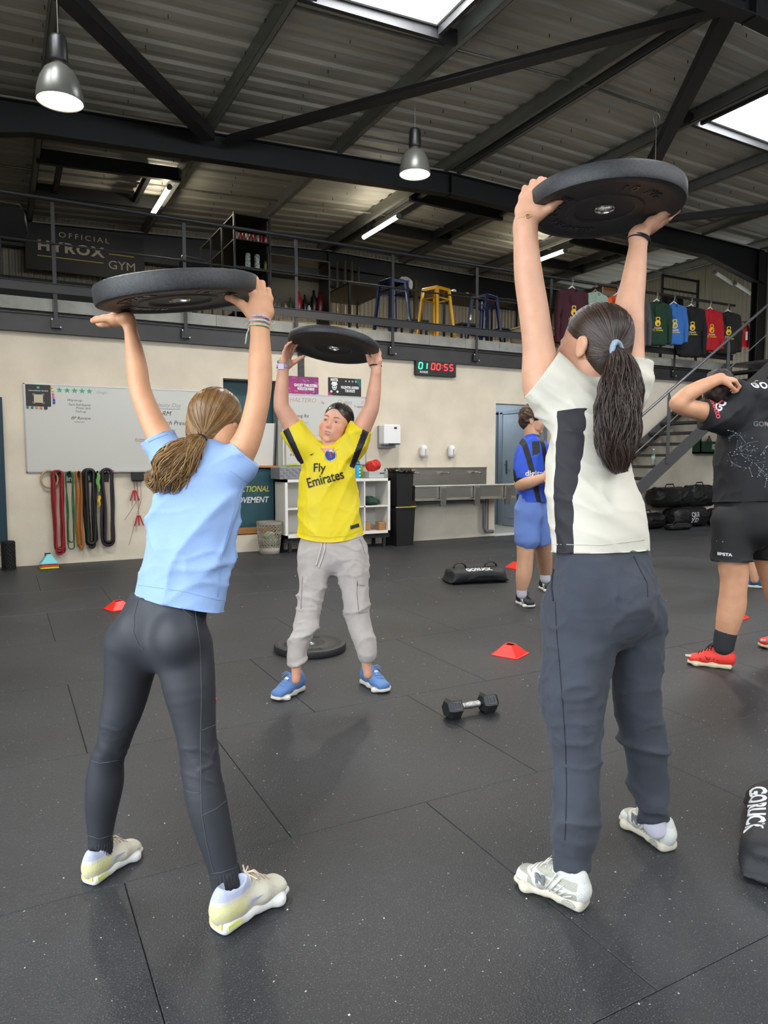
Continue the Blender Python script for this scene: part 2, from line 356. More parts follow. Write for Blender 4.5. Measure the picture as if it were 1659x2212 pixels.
def rubber_nodes():
    m = rub; nt = m.node_tree; N = nt.nodes; L = nt.links; b = N['Principled BSDF']; t = N.new('ShaderNodeTexCoord')
    oi = N.new('ShaderNodeObjectInfo'); ge = N.new('ShaderNodeNewGeometry')
    n1 = N.new('ShaderNodeTexNoise'); n1.inputs['Scale'].default_value = 260; n1.inputs['Detail'].default_value = 2; L.new(ge.outputs['Position'], n1.inputs[0])
    r1 = N.new('ShaderNodeMapRange'); r1.inputs[1].default_value = .62; r1.inputs[2].default_value = .70; L.new(n1.outputs[0], r1.inputs[0])
    v = N.new('ShaderNodeTexVoronoi'); v.inputs['Scale'].default_value = 190; L.new(ge.outputs['Position'], v.inputs[0])
    n2 = N.new('ShaderNodeTexNoise'); n2.inputs['Scale'].default_value = 1.3; n2.inputs['Detail'].default_value = 6; L.new(ge.outputs['Position'], n2.inputs[0])
    r2 = N.new('ShaderNodeMapRange'); r2.inputs[1].default_value = .3; r2.inputs[2].default_value = .75; r2.inputs[3].default_value = .0; r2.inputs[4].default_value = 1; L.new(n2.outputs[0], r2.inputs[0])
    m1 = N.new('ShaderNodeMix'); m1.data_type = 'RGBA'; m1.inputs[6].default_value = lin('1c1d20'); m1.inputs[7].default_value = lin('2f3134'); L.new(r2.outputs[0], m1.inputs[0])
    m2 = N.new('ShaderNodeMix'); m2.data_type = 'RGBA'; m2.inputs[7].default_value = lin('6e7174'); L.new(m1.outputs[2], m2.inputs[6]); L.new(r1.outputs[0], m2.inputs[0])
    n4 = N.new('ShaderNodeTexNoise'); n4.inputs['Scale'].default_value = 90; n4.inputs['Detail'].default_value = 1; L.new(ge.outputs['Position'], n4.inputs[0])
    r4 = N.new('ShaderNodeMapRange'); r4.inputs[1].default_value = .745; r4.inputs[2].default_value = .78; L.new(n4.outputs[0], r4.inputs[0])
    m3 = N.new('ShaderNodeMix'); m3.data_type = 'RGBA'; m3.inputs[7].default_value = lin('b5b6b4'); L.new(m2.outputs[2], m3.inputs[6]); L.new(r4.outputs[0], m3.inputs[0]); L.new(m3.outputs[2], b.inputs['Base Color'])
    bp = N.new('ShaderNodeBump'); bp.inputs['Strength'].default_value = .5; bp.inputs['Distance'].default_value = .002; L.new(v.outputs[0], bp.inputs['Height']); L.new(bp.outputs[0], b.inputs['Normal'])
    r3 = N.new('ShaderNodeMapRange'); r3.inputs[3].default_value = .42; r3.inputs[4].default_value = .6; L.new(n2.outputs[0], r3.inputs[0]); L.new(r3.outputs[0], b.inputs['Roughness'])
rubber_nodes()
# floor slab with its rubber tiles
fl = MB().box(XL, XRT, YF, YW+.2, -.2, -.012).build('floor', M('concrete', '3a3a3a', .9), kind='structure')
tilec = {}
def tile_mesh(w, d):
    k = (round(w, 3), round(d, 3))
    if k not in tilec: tilec[k] = MB().box(0.0009, w-.0009, 0.0009, d-.0009, -.012, 0, bev=.0018).mesh('tile'); tilec[k].materials.append(rub)
    return tilec[k]
for j in range(-3, 9):
    y0 = max(YF, j+.045); y1 = min(YW-.001, j+1.045); off = .262 if j % 2 else .765
    for i in range(-3, 14):
        x0 = max(XL, i+off); x1 = min(XRT, i+1+off)
        if x1-x0 < .03: continue
        o = link('tile', tile_mesh(x1-x0, y1-y0), fl); o.location = (x0, y0, random.uniform(-.0004, .0004))
# crumbs and chalk flecks on the floor
mb = MB()
for k in range(330):
    x, y = random.uniform(-.5, 6), random.uniform(.9, 7); s = random.choice([.0008, .001, .0014, .0022])*(.6+y*.12); a = random.random()*6.3
    mb.obox((x, y, .001+s*.3), (math.cos(a), math.sin(a), 0), (-math.sin(a), math.cos(a), 0), (0, 0, 1), s*random.uniform(.7, 1.6), s, s*.4)
mb.build('floor_crumb', M('white_crumb', 'd8d6d0', .8), fl, kind='stuff')
# chalk scuff arc
# outside apron and walls
MB().box(XL-14, XL-.1, YF-6, YF+16, -.25, -.03).build('ground', M('asphalt', '777674', .9, var=.15), kind='structure')
wb = MB()
for x0, x1, z0, z1 in ((XL, 2.45, 0, 2.58), (2.45, 3.22, 0, .22), (2.45, 3.22, 2.19, 2.58), (3.22, 6.65, 0, 2.58), (6.65, 7.85, 2.03, 2.58), (7.85, XRT, 0, 2.58)):
    wb.box(x0, x1, YW, YW+.2, z0, z1)
wall = wb.build('wall_back', cream, kind='structure')
MB().box(2.40, 3.27, YW+.2, YW+.23, .2, 2.25).build('recess_lining', M('teal_board', '1f4a52', .5), wall)
# corridor behind the door opening
blug = M('blue_grey_paint', '8b959c', .5, var=.03)
co = MB().box(6.2, 6.3, 9, 13, 0, 2.5).box(7.85, 7.95, 9, 13, 0, 2.5).box(6.2, 8, 13, 13.1, 0, 2.5).box(6.2, 8, 9, 13, 2.42, 2.5)
co.build('wall_corridor', blug, kind='structure')
MB().box(6.2, 8.0, YW, 13, -.02, .004).build('floor_corridor', M('light_vinyl', '9a9a92', .5), kind='structure')
dr = thing('door_1', None, None, (7.83, 9.2, 0)); dr['kind'] = 'structure'
MB().box(7.80, 7.85, 9.08, 9.14, 0, 2.0).box(7.80, 7.85, 10.13, 10.2, 0, 2.0).box(7.80, 7.85, 9.08, 10.2, 1.97, 2.03).build('door_frame', M('grey_frame', '7c868d', .5), dr)
mb = MB().box(7.815, 7.845, 9.14, 10.13, .01, 1.97, bev=.004)
mb.build('door_leaf', blug, dr)
MB().box(7.808, 7.816, 9.24, 10.03, .15, 1.85, bev=.003).build('door_panel', blug, dr)
MB().box(7.80, 7.812, 9.98, 10.02, .93, 1.16).tube([(7.80, 10.0, 1.08), (7.76, 10.0, 1.08), (7.755, 9.9, 1.08)], .009).build('door_handle', M('brushed_nickel', '8a8a88', .3, .8), dr)
dr2 = thing('door_2', None, None, (7.83, 10.5, 0)); dr2['kind'] = 'structure'
MB().box(7.80, 7.85, 10.3, 10.36, 0, 2.0).box(7.80, 7.85, 11.1, 11.16, 0, 2.0).box(7.80, 7.85, 10.3, 11.16, 1.97, 2.03).build('door_frame', M('grey_frame', '7c868d', .5), dr2)
MB().box(7.815, 7.845, 10.36, 11.1, .01, 1.97, bev=.004).build('door_leaf', blug, dr2)
MB().box(6.65, 7.85, YW-.02, YW+.22, .0, .008).build('trim_2', M('threshold', 'c9c7c0', .5), kind='structure')
# clad walls
clad = M('cream_cladding', '8d8674', .5, .15, var=.05, vs=2)
cpan = {}
def clad_panel(w, h, nr=12):
    k = (round(w, 3), round(h, 3))
    if k in cpan: return cpan[k]
    V = []; Fc = []; n = nr*4
    for i in range(n+1):
        x = .004+(w-.008)*i/n; d = (0, -.012, -.012, 0)[i % 4] if i < n else 0
        V += [(x, d, 0), (x, d, h)]
    for i in range(n): Fc.append((2*i, 2*i+2, 2*i+3, 2*i+1))
    V += [(.004, .05, 0), (.004, .05, h), (w-.004, .05, 0), (w-.004, .05, h)]; b = 2*n+2
    Fc += [(b, 0, 1, b+1), (2*n, b+2, b+3, 2*n+1)]
    cpan[k] = MB().add(V, Fc).mesh('cladding_panel'); cpan[k].materials.append(clad); return cpan[k]
wr = MB().box(XRT+.06, XRT+.16, YF, YB+.2, 0, 5.4).build('wall_right', clad, kind='structure')
y = YF
while y < YB: 
    o = link('cladding_panel', clad_panel(1.1, 5.35), wr); o.location = (XRT, y+1.1, 0); o.rotation_euler = (0, 0, -math.pi/2); y += 1.1
wr2 = MB().box(XL-.1, XRT+.1, YB+.06, YB+.2, 0, 5.6).build('wall_rear', clad, kind='structure')
x = XL
while x < XRT:
    o = link('cladding_panel', clad_panel(1.1, 2.6), wr2); o.location = (x, YB, DK); x += 1.1
wlf = MB().box(XL-.16, XL-.06, 2.8, YB, 0, 5.1).box(XL-.16, XL-.06, YF, -2.4, 0, 5.1).box(XL-.16, XL-.06, -2.4, 2.8, 3.8, 5.1).build('wall_left', clad, kind='structure')
y = 2.8
while y < YB-.2: 
    o = link('cladding_panel', clad_panel(1.1, 5.), wlf); o.location = (XL, y, 0); o.rotation_euler = (0, 0, math.pi/2); y += 1.1
MB().box(XL, XRT, YF-.1, YF, 0, 3.1).box(XL, XRT, YF-.1, YF, 4.75, 5.5).box(XL, 0, YF-.1, YF, 3.1, 4.75).box(12, XRT, YF-.1, YF, 3.1, 4.75).build('wall_front', clad, kind='structure')  # high band left open in this unseen wall, added to let light in
# roof sheet, corrugated along X with openings for roof lights
SKY = [(2.55, 3.78, 4.85, 5.98), (7.72, 9.2, 4.75, 6.12), (2.55, 3.78, -.2, 1.0), (7.72, 9.2, -.2, 1.0), (-1.2, .35, 4.85, 5.98), (9.7, 11.1, 4.85, 5.98)]  # first two are in view, the other four are unseen and added for light
pitch_ = .3; prof = []
y = YF
while y < YB+.1:
    for dy, dz in ((0, 0), (.13, 0), (.165, .026), (.265, .026)): prof.append((y+dy, dz))
    y += pitch_
rs = MB(); xs0 = [XL-.1, XRID, XRT+.1]
for i in range(len(prof)-1):
    (ya, za), (yb, zb) = prof[i], prof[i+1]; ym = (ya+yb)/2
    cuts = sorted(set(xs0+[c for s in SKY if s[2] < ym < s[3] for c in s[:2]]))
    for a, b in zip(cuts[:-1], cuts[1:]):
        if any(s[0] <= a+1e-6 and b-1e-6 <= s[1] and s[2] < ym < s[3] for s in SKY): continue
        rs.add([(a, ya, zsh(a)+za), (b, ya, zsh(b)+za), (b, yb, zsh(b)+zb), (a, yb, zsh(a)+zb)], [(0, 1, 2, 3)])
ceil = rs.build('ceiling', sheet, kind='structure')
mb = MB()
for px_ in (-.4, 1.4, 3.2, 4.9, 6.7, 8.5, 10.3):
    for k in range(52):
        yy = YF+.06+k*.3
        for q in (0, .9):
            xx = px_+q+random.uniform(-.1, .1)
            if any(s[0]-.1 < xx < s[1]+.1 and s[2] < yy < s[3] for s in SKY): continue
            mb.bar((xx, yy, zsh(xx)+.01), (xx, yy, zsh(xx)-.035), .006, .006)
mb.build('roof_screw', steelk, ceil, kind='stuff')
upst = M('white_upstand', 'efefec', .5)
for s in SKY:
    x0, x1, y0, y1 = s; za = zsh(x0); zb = zsh(x1)
    mb = MB(); h = .26
    for a, b in (((x0, y0), (x1, y0)), ((x1, y0), (x1, y1)), ((x1, y1), (x0, y1)), ((x0, y1), (x0, y0))):
        pa = arr((a[0], a[1], zsh(a[0])-.06)); pb = arr((b[0], b[1], zsh(b[0])-.06)); cx, cy = (x0+x1)/2, (y0+y1)/2
        ta = arr((a[0]*.84+cx*.16, a[1]*.84+cy*.16, pa[2]+h)); tb = arr((b[0]*.84+cx*.16, b[1]*.84+cy*.16, pb[2]+h)); mb.add([pa, pb, tb, ta], [(0, 1, 2, 3)])
        mb.bar(pa, pb, .03, .03)
    mb.build('skylight_upstand', upst, ceil)
    MB().bar((x0-.03, (y0+y1)/2, za-.12), (x0-.03, (y0+y1)/2, za-.12), .01, .01)
    mb = MB()
    for yy in (y0-.05, y1+.05): mb.bar((x0-.25, yy, zsh(x0)-.1), (x1+.25, yy, zsh(x1)-.1), .05, .13)
    for xx in (x0-.03, x1+.03): mb.bar((xx, y0, zsh(xx)-.1), (xx, y1, zsh(xx)-.1), .04, .12)
    mb.build('skylight_trimmer', steel, ceil)
# closed roof light frames beyond the portal beam
for x0, x1, y0, y1 in ((.52, 2.35, 10.45, 11.75), (5.8, 7.6, 9.95, 11.5), (9.4, 11.1, 10.3, 11.7)):
    mb = MB()
    for yy in (y0, y1): mb.bar((x0, yy, zbt(x0)+.04), (x1, yy, zbt(x1)+.04), .07, .18)
    for xx in (x0+.3, x1-.4): mb.bar((xx, y0, zbt(xx)+.06), (xx, y1, zbt(xx)+.06), .06, .12)
    mb.build('skylight_trimmer', steelk, ceil)
# purlins
for i, x in enumerate((-1.2, .5, 2.32, 4.03, 5.70, 5.98, 7.58, 9.4, 11.25, 12.9)):
    z = zbt(x); mb = MB(); s = 1 if x < 5.8 else -1
    mb.box(x-.004, x+.004, YF, YB, z, z+.17); mb.box(min(x, x+s*.065), max(x, x+s*.065), YF, YB, z, z+.006); mb.box(min(x, x+s*.065), max(x, x+s*.065), YF, YB, z+.162, z+.168)
    mb.box(x+s*.059, x+s*.065, YF, YB, z, z+.025)
    mb.build('purlin', galv, ceil)
for y in (-.8, 1.7, 6.25, 11.1):
    MB().tube([(XL, y, zbt(XL)+.09), (XRID, y, ZR+.09), (XRT, y, zbt(XRT)+.09)], .017, 8).build('tie_rod', galv, ceil)
# portal frames
def portal(y, cols=True):
    mb = MB(); D = .31; hb = .006; fw = .15
    def web(pts_t, pts_b):
        n = len(pts_t)
        for i in range(n-1):
            a, b, c, d = pts_t[i], pts_t[i+1], pts_b[i+1], pts_b[i]
            mb.add([(a[0], y-hb, a[1]), (b[0], y-hb, b[1]), (c[0], y-hb, c[1]), (d[0], y-hb, d[1])], [(0, 1, 2, 3)])
            mb.add([(a[0], y+hb, a[1]), (b[0], y+hb, b[1]), (c[0], y+hb, c[1]), (d[0], y+hb, d[1])], [(3, 2, 1, 0)])
            mb.bar((a[0], y, a[1]), (b[0], y, b[1]), fw, .014); mb.bar((d[0], y, d[1]), (c[0], y, c[1]), fw, .014)
    tops = [(XL, zbt(XL)), (.4, zbt(.4)), (XRID, ZR), (11.4, zbt(11.4)), (XRT-.1, zbt(XRT))]
    bots = [(XL, zbt(XL)-.62), (.4, zbt(.4)-D), (XRID, ZR-D+.02), (11.4, zbt(11.4)-D-.02), (XRT-.1, zbt(XRT)-.62)]
    web(tops, bots)
    for q in (XRID,): mb.box(q-.01, q+.01, y-.07, y+.07, ZR-D, ZR)
    mb.build('portal_beam', steelk, ceil)
    MB().tube([(XL, y-.075, zbt(XL)+.012), (XRID, y-.075, ZR+.012), (XRT-.1, y-.075, zbt(XRT)+.012)], .011, 6).build('conduit', M('pale_conduit', '9a9890', .5), ceil)
    for x in (XL+.12, XRT-.12):
        c = MB().box(x-.13, x+.13, y-.075, y-.063, 0, zbt(x)-.02).box(x-.13, x+.13, y+.063, y+.075, 0, zbt(x)-.02).box(x-.006, x+.006, y-.07, y+.07, 0, zbt(x)-.02)
        c.build('portal_column', steelk, ceil)
portal(8.9); portal(4.2); portal(-.5); portal(13.3)
# beam along the rear wall
MB().bar((XL, 13.25, 4.78), (XRT, 13.25, 4.78), .12, .30).build('steel_beam', steelk, ceil)
# cross bracing, angle sections
def brace(a, b):
    z0, z1 = zbt(a[0])-.16, zbt(b[0])-.16
    mb = MB().bar((a[0], a[1], z0), (b[0], b[1], z1), .15, .01); d = nrm((b[0]-a[0], b[1]-a[1], 0)); r = np.cross(d, (0, 0, 1))*.07
    mb.bar((a[0]-r[0], a[1]-r[1], z0+.06), (b[0]-r[0], b[1]-r[1], z1+.06), .01, .13)
    mb.build('cross_brace', steel, ceil)
brace((2.30, 8.7), (-1.2, 4.3)); brace((2.48, 8.7), (5.75, 4.35)); brace((5.65, 4.15), (9.2, 8.75)); brace((9.45, 8.7), (12.9, 4.3))
# ------------------------------------------------------------------ mezzanine
MB().box(XL, 12.1, YW+.02, YB, 2.66, DK-.01).build('mezzanine_floor', M('dark_deck', '35332f', .6), kind='structure')
mz = bpy.data.objects['mezzanine_floor']
edg = M('deck_edge', '8f8f89', .55, .0, var=.15, vs=6)
x = XL
while x < 12.1:
    w = random.choice((.45, .62, .8, 1.2)); x1 = min(12.1, x+w); MB().box(x+.002, x1-.002, YW-.03, YW+.02, 2.81, DK, bev=.003).build('edge_panel', edg, mz); x = x1
MB().box(XL, 12.1, 8.74, YW+.02, 2.575, 2.587).box(XL, 12.1, 8.74, YW+.02, 2.765, 2.777).box(XL, 12.1, 8.76, 8.775, 2.58, 2.77).build('trim_1', M('beam_paint', '2d2d2f', .5, var=.2, vs=4), kind='structure')
rl = thing('railing', 'long dark grey steel railing along the mezzanine edge', 'railing', (5, 8.7, DK))
MB().tube([(XL, 8.70, 4.0), (12.0, 8.70, 4.0)], .024, 10).build('top_rail', steel, rl)
MB().tube([(XL, 8.70, 3.53), (12.0, 8.70, 3.53)], .011, 8).build('mid_rail', steel, rl)
MB().box(XL, 12.0, 8.695, 8.705, 3.0, 3.105).box(XL, 12.0, 8.68, 8.705, 3.098, 3.105).build('toe_board', steel, rl)
wbolt = M('white_bolt', 'c8c8c4', .4)
for k in range(-1, 9):
    x = .575+1.412*k; 
    if x > 12: continue
    p = MB().box(x-.02, x+.02, 8.71, 8.722, 2.66, 3.99).build('post', steel, rl)
    MB().box(x-.05, x+.05, 8.715, 8.76, 2.63, 2.73).build('base_plate', steel, p)
    for bx_, bz_ in ((x-.04, 2.72), (x+.045, 2.64)): MB().tube([(bx_, 8.72, bz_), (bx_, 8.705, bz_)], .009, 8).build('bolt', wbolt, p)
# staircase
st = thing('staircase', 'dark grey steel staircase rising to the right to the mezzanine', 'staircase', (9, 8.3, 0))
sm = M('stair_steel', '4a4a4c', .45, var=.06)
def zs(x): return 1.28+.662*(x-9.32)      # top edge of stringer
for yy, nm in ((7.8, 'n'), (8.72, 'f')):
    mb = MB(); x0, x1 = 7.48, 11.95
    mb.add([(x0, yy-.006, max(0, zs(x0)-.05)), (7.75, yy-.006, 0), (x1, yy-.006, zs(x1)-.24), (x1, yy-.006, zs(x1)), (x0, yy-.006, zs(x0)), (x0, yy+.006, max(0, zs(x0)-.05)), (7.75, yy+.006, 0), (x1, yy+.006, zs(x1)-.24), (x1, yy+.006, zs(x1)), (x0, yy+.006, zs(x0))],
           [(0, 1, 2, 3, 4), (9, 8, 7, 6, 5), (0, 5, 6, 1), (1, 6, 7, 2), (2, 7, 8, 3), (3, 8, 9, 4), (4, 9, 5, 0)])
    mb.build('stringer', sm, st)
for k in range(1, 16):
    z = k*DK/16; x = 9.32+(z-1.28)/.662+.11
    t = MB().box(x-.14, x+.14, 7.806, 8.714, z-.03, z-.026).box(x-.14, x-.136, 7.806, 8.714, z-.07, z-.026).box(x+.136, x+.14, 7.806, 8.714, z-.07, z-.026).build('tread', M('tread_steel', '333335', .5, .2, bump=.5, bs=120), st)
MB().box(11.95, 13.05, 7.8, 8.74, DK-.06, DK-.01).build('landing', sm, st)
hp = [(7.5, 7.8, zs(7.5)+1.0), (11.9, 7.8, zs(11.9)+1.0), (13.0, 7.8, 4.0)]
MB().tube(hp, .022, 10).build('handrail', M('handrail_paint', '555557', .35), st)
MB().tube([(7.5, 7.8, zs(7.5)+.5), (11.9, 7.8, zs(11.9)+.5), (13., 7.8, 3.5)], .009, 8).build('mid_rail', galv, st)
for x in (7.87, 9.25, 10.63, 12.0):
    MB().add([(x-.035, 7.79, zs(x)-.12), (x+.035, 7.79, zs(x)-.12), (x+.035, 7.79, zs(x)+.9), (x+.004, 7.79, zs(x)+.99), (x-.004, 7.79, zs(x)+.99), (x-.035, 7.79, zs(x)+.9),
              (x-.035, 7.78, zs(x)-.12), (x+.035, 7.78, zs(x)-.12), (x+.035, 7.78, zs(x)+.9), (x+.004, 7.78, zs(x)+.99), (x-.004, 7.78, zs(x)+.99), (x-.035, 7.78, zs(x)+.9)],
             [(0, 1, 2, 3, 4, 5), (11, 10, 9, 8, 7, 6)]+[(i, 6+i, 6+(i+1) % 6, (i+1) % 6) for i in range(6)]).build('post', sm, st)
# ================================================================== THINGS
X_, Y_, Z_ = arr((1, 0, 0)), arr((0, 1, 0)), arr((0, 0, 1))
blk = M('black_plastic', '111113', .45); blkm = M('black_matte', '141415', .75); chrome = M('chrome', 'c9c9c6', .18, 1.)
inox = M('brushed_inox', 'a9a69e', .3, .9, var=.06, stretch=(1, 1, 12), vs=4); ink = M('ink_black', '15161a', .6); wht = M('white_plastic', 'dcdde0', .35)
lampw = M('lamp_glow', 'fff8ea', .5, emit=14, emc='fff4dc'); glass = M('clear_glass', 'e8efe9', .06, trans=.9)
def W(s, size, x, z, m, parent, y=8.788, **k): return text(s, size, (x, y, z), X_, Z_, m, parent, **k)
# ---- pendant lamps
def pendant(x, y, z, zt, lab):
    t = thing('pendant_lamp', lab, 'lamp', (x, y, z), 'bell pendant lamps')
    g = M('lamp_shade_grey', '5d5d58', .35, .3)
    MB().lathe((x, y, z), [(.168, 0), (.17, .01), (.162, .08), (.14, .16), (.105, .225), (.06, .262), (.055, .262), (.1, .22), (.135, .155), (.157, .075), (.163, .01), (.163, 0), (.168, 0)], 32).build('lamp_shade', g, t, True)
    MB().lathe((x, y, z+.0), [(0, .012), (.158, .012), (.158, .02), (0, .02)], 28).build('diffuser', lampw, t)
    MB().lathe((x, y, z), [(.05, .262), (.05, .275), (.062, .28), (.066, .30), (.06, .45), (.052, .47), (.012, .475)], 20).build('ballast_housing', blk, t, True)
    MB().tube([(x, y, z+.47), (x, y, zt)], .0035, 6).build('suspension_wire', M('wire', '8a8a86', .4, .6), t)
    L = bpy.data.lights.new('bulb', 'SPOT'); L.energy = 150; L.color = (1, .90, .74); L.spot_size = 2.75; L.spot_blend = .6; L.shadow_soft_size = .14
    o = bpy.data.objects.new('bulb', L); COL.objects.link(o); o.parent = t; o.location = (0, 0, -.02)
p = at(130, 221, 5.33); pendant(p[0], p[1], p[2], zbt(.5)+.05, 'grey bell pendant lamp at upper left, the nearer one')
p = at(896, 378, 7.6); pendant(p[0], p[1], p[2], 4.99, 'grey bell pendant lamp above the middle girl, hung below the diagonal brace')
p = at(1412, 470, 8.0); pendant(p[0], p[1], p[2], 5.15, 'grey bell pendant lamp mostly hidden above the white-shirted woman\'s plate')
MB().tube([(p[0]+.05*math.cos(a)*(1+.15*math.sin(3*a)), p[1], 4.97+.07*math.sin(a)) for a in np.linspace(0, 19, 70)], .004, 5).build('wire_coil', M('wire', '8a8a86'), bpy.data.objects['pendant_lamp.002'])
area('corridor_fill_light', (7.2, 10.2, 2.38), (0, 0, 0), .5, .8, 14, (.85, .92, 1))  # added fill without a fitting, brightens the corridor with cool light
# ---- fluorescent tubes
def tube_lamp(x, y0, y1, z, lit, lab, d=(0, 1), x1=None, z1=None):
    t = thing('fluorescent_lamp', lab, 'lamp', (x, y0, z), 'tube lamps on the roof purlins' if lit else 'unlit tube lamps under the haunch')
    a = arr((x, y0, z)); b = arr((x if x1 is None else x1, y1, z if z1 is None else z1)); u = nrm(b-a)
    MB().tube([a, b], .034, 12).build('tube_cover', lampw if lit else M('unlit_tube', 'c9c6bb', .35), t, True)
    MB().tube([a-u*.05, a], .037, 12).tube([b, b+u*.05], .037, 12).build('end_cap', M('tube_cap', '5a5a58', .5), t)
    return t
tube_lamp(2.2, 10.5, 11.7, 4.99, True, 'lit tube lamp above the black gym banner')
tube_lamp(5.62, 10.02, 11.22, 4.99, True, 'lit tube lamp above the yellow bar stool')
tube_lamp(9.22, 10.2, 11.4, 4.99, True, 'lit tube lamp between the raised arms of the white-shirted woman')
for x, ee in ((2.2, 18), (5.62, 22), (9.22, 20)):
    area('tube_glow', (x+.05, 11, 4.92), (0, 0, 0), .06, 1.2, ee, (1, .88, .68))
tube_lamp(11.9, 9.05, 9.05, 4.66, False, 'unlit tube lamp under the beam haunch, upper left one', x1=12.4, z1=4.52)
tube_lamp(12.42, 9.0, 9.0, 4.51, False, 'unlit tube lamp under the beam haunch, lower right one', x1=12.95, z1=4.36)
# ---- timer clock
t = thing('timer_clock', 'black digital timer clock with green and red numerals on the cream wall', 'clock', (5.54, 8.8, 2.48))
MB().box(5.2, 5.88, 8.745, 8.8, 2.375, 2.585, bev=.004).build('housing', blk, t)
gr = M('led_green', '30e09a', .5, emit=3.2, emc='22e08a'); rd = M('led_red', 'ff3030', .5, emit=3.2, emc='ff2222')
SEG = {'0': 'abcdef', '1': 'bc', '5': 'afgcd'}
def digit(ch, x, z, w, h, m):
    s = .012; sh = .12; mb = MB(); sg = {'a': (0, h, w, h), 'd': (0, 0, w, 0), 'g': (0, h/2, w, h/2), 'b': (w, h/2, w, h), 'c': (w, 0, w, h/2), 'f': (0, h/2, 0, h), 'e': (0, 0, 0, h/2)}
    for k in SEG[ch]:
        a, b, c, d = sg[k]; A = arr((x+a+b*sh, 8.742, z+b)); B = arr((x+c+d*sh, 8.742, z+d)); u = nrm(B-A)*.004; mb.bar(A+u, B-u, .0135, .004, up=(0, 1, 0))
    mb.build('digit', m, t)
for ch, x, m in (('0', 5.245, gr), ('1', 5.325, gr), ('0', 5.455, rd), ('0', 5.545, rd), ('5', 5.67, rd), ('5', 5.765, rd)): digit(ch, x, 2.465, .055, .085, m)
MB().box(5.633, 5.643, 8.74, 8.744, 2.49, 2.5).box(5.637, 5.647, 8.74, 8.744, 2.525, 2.535).build('colon', rd, t)
W('ROGUE', .04, 5.33, 2.42, wht, t, y=8.741, name='lettering', bold=.0012)
# ---- whiteboards
def star(cx, cz, r): return [(cx+(r if k % 2 == 0 else r*.4)*math.sin(k*math.pi/5), cz+(r if k % 2 == 0 else r*.4)*math.cos(k*math.pi/5)) for k in range(10)]
bw = M('whiteboard', 'b9bab6', .28, spec=.5); alu = M('aluminium', 'a5a5a3', .35, .8)
def board(x0, x1, z0, z1, lab, nm='whiteboard'):
    t = thing(nm, lab, 'whiteboard', ((x0+x1)/2, 8.8, z0))
    MB().box(x0+.008, x1-.008, 8.785, 8.8, z0+.008, z1-.008).build('board_panel', bw, t)
    MB().box(x0, x1, 8.78, 8.8, z0, z0+.012).box(x0, x1, 8.78, 8.8, z1-.012, z1).box(x0, x0+.012, 8.78, 8.8, z0, z1).box(x1-.012, x1, 8.78, 8.8, z0, z1).build('frame', alu, t)
    return t
t1 = board(.23, 2.30, 1.04, 2.02, 'large white marker board with green stars behind the blue-shirted girl')
MB().box(.9, 1.9, 8.74, 8.785, 1.035, 1.045).build('pen_tray', alu, t1)
MB().box(.25, .50, 8.781, 8.785, 1.77, 2.01).build('card', M('black_card', '1b1b1c', .5), t1, label='black printed card')
MB().box(.362, .388, 8.779, 8.782, 1.965, 1.988).build('card_mark', M('leaf_green', '3fae6a'), t1)
W('THE INTERNET SPORTS', .019, .375, 1.94, wht, t1, y=8.7805)
mb = MB()
for sx in (-1, 1):
    for sz in (-1, 1): mb.box(*sorted((.375+sx*.055, .375+sx*.033)), 8.779, 8.781, 1.855+sz*.052-.001, 1.855+sz*.052+.001).box(.375+sx*.055-.001, .375+sx*.055+.001, 8.779, 8.781, *sorted((1.855+sz*.052, 1.855+sz*.03)))
mb.build('card_corner_mark', wht, t1)
MB().poly([(-.045, -.045), (.045, -.045), (.045, .045), (-.045, .045)], (.375, 8.781, 1.855), X_, Z_, .001).build('card_square', M('beige_print', 'b7ae97'), t1)
stg = M('star_green', '2f9a70', .5)
for k in range(5): MB().poly(star(.59+k*.078, 1.958, .036), (0, 8.784, 0), X_, Z_, .002).build('star_sticker', stg, t1)
def magnet(x, z, r, c, par):
    MB().lathe((x, 8.784, z), [(r, 0), (r, .008), (r*.8, .012), (0, .012)], 14, axis=(0, -1, 0)).build('magnet', M('magnet_'+c, c, .35), par)
for i, (x, z, r, c) in enumerate([(.515, 1.985, .014, 'd8c24a'), (.52, 1.95, .015, 'd8c24a'), (.523, 1.91, .014, 'd8489a'), (.525, 1.88, .014, 'd8489a'), (.53, 1.845, .014, '1c3b8f'), (.53, 1.815, .014, '1c3b8f'),
                    (.265, 1.755, .013, '1d6b52'), (.31, 1.755, .013, '1d6b52'), (.355, 1.755, .013, 'd07a2c'), (.40, 1.755, .014, 'd07a2c'), (.445, 1.755, .019, '141416'), (2.13, 1.97, .016, '141416'), (2.215, 1.975, .022, '141416')]): magnet(x, z, r, c, t1)
sc = dict(shear=.3)
inkg = M('ink_grey', '8c8d8c'); inkr = M('ink_red', 'a8484a'); inkt = M('ink_teal', '6ea59a')
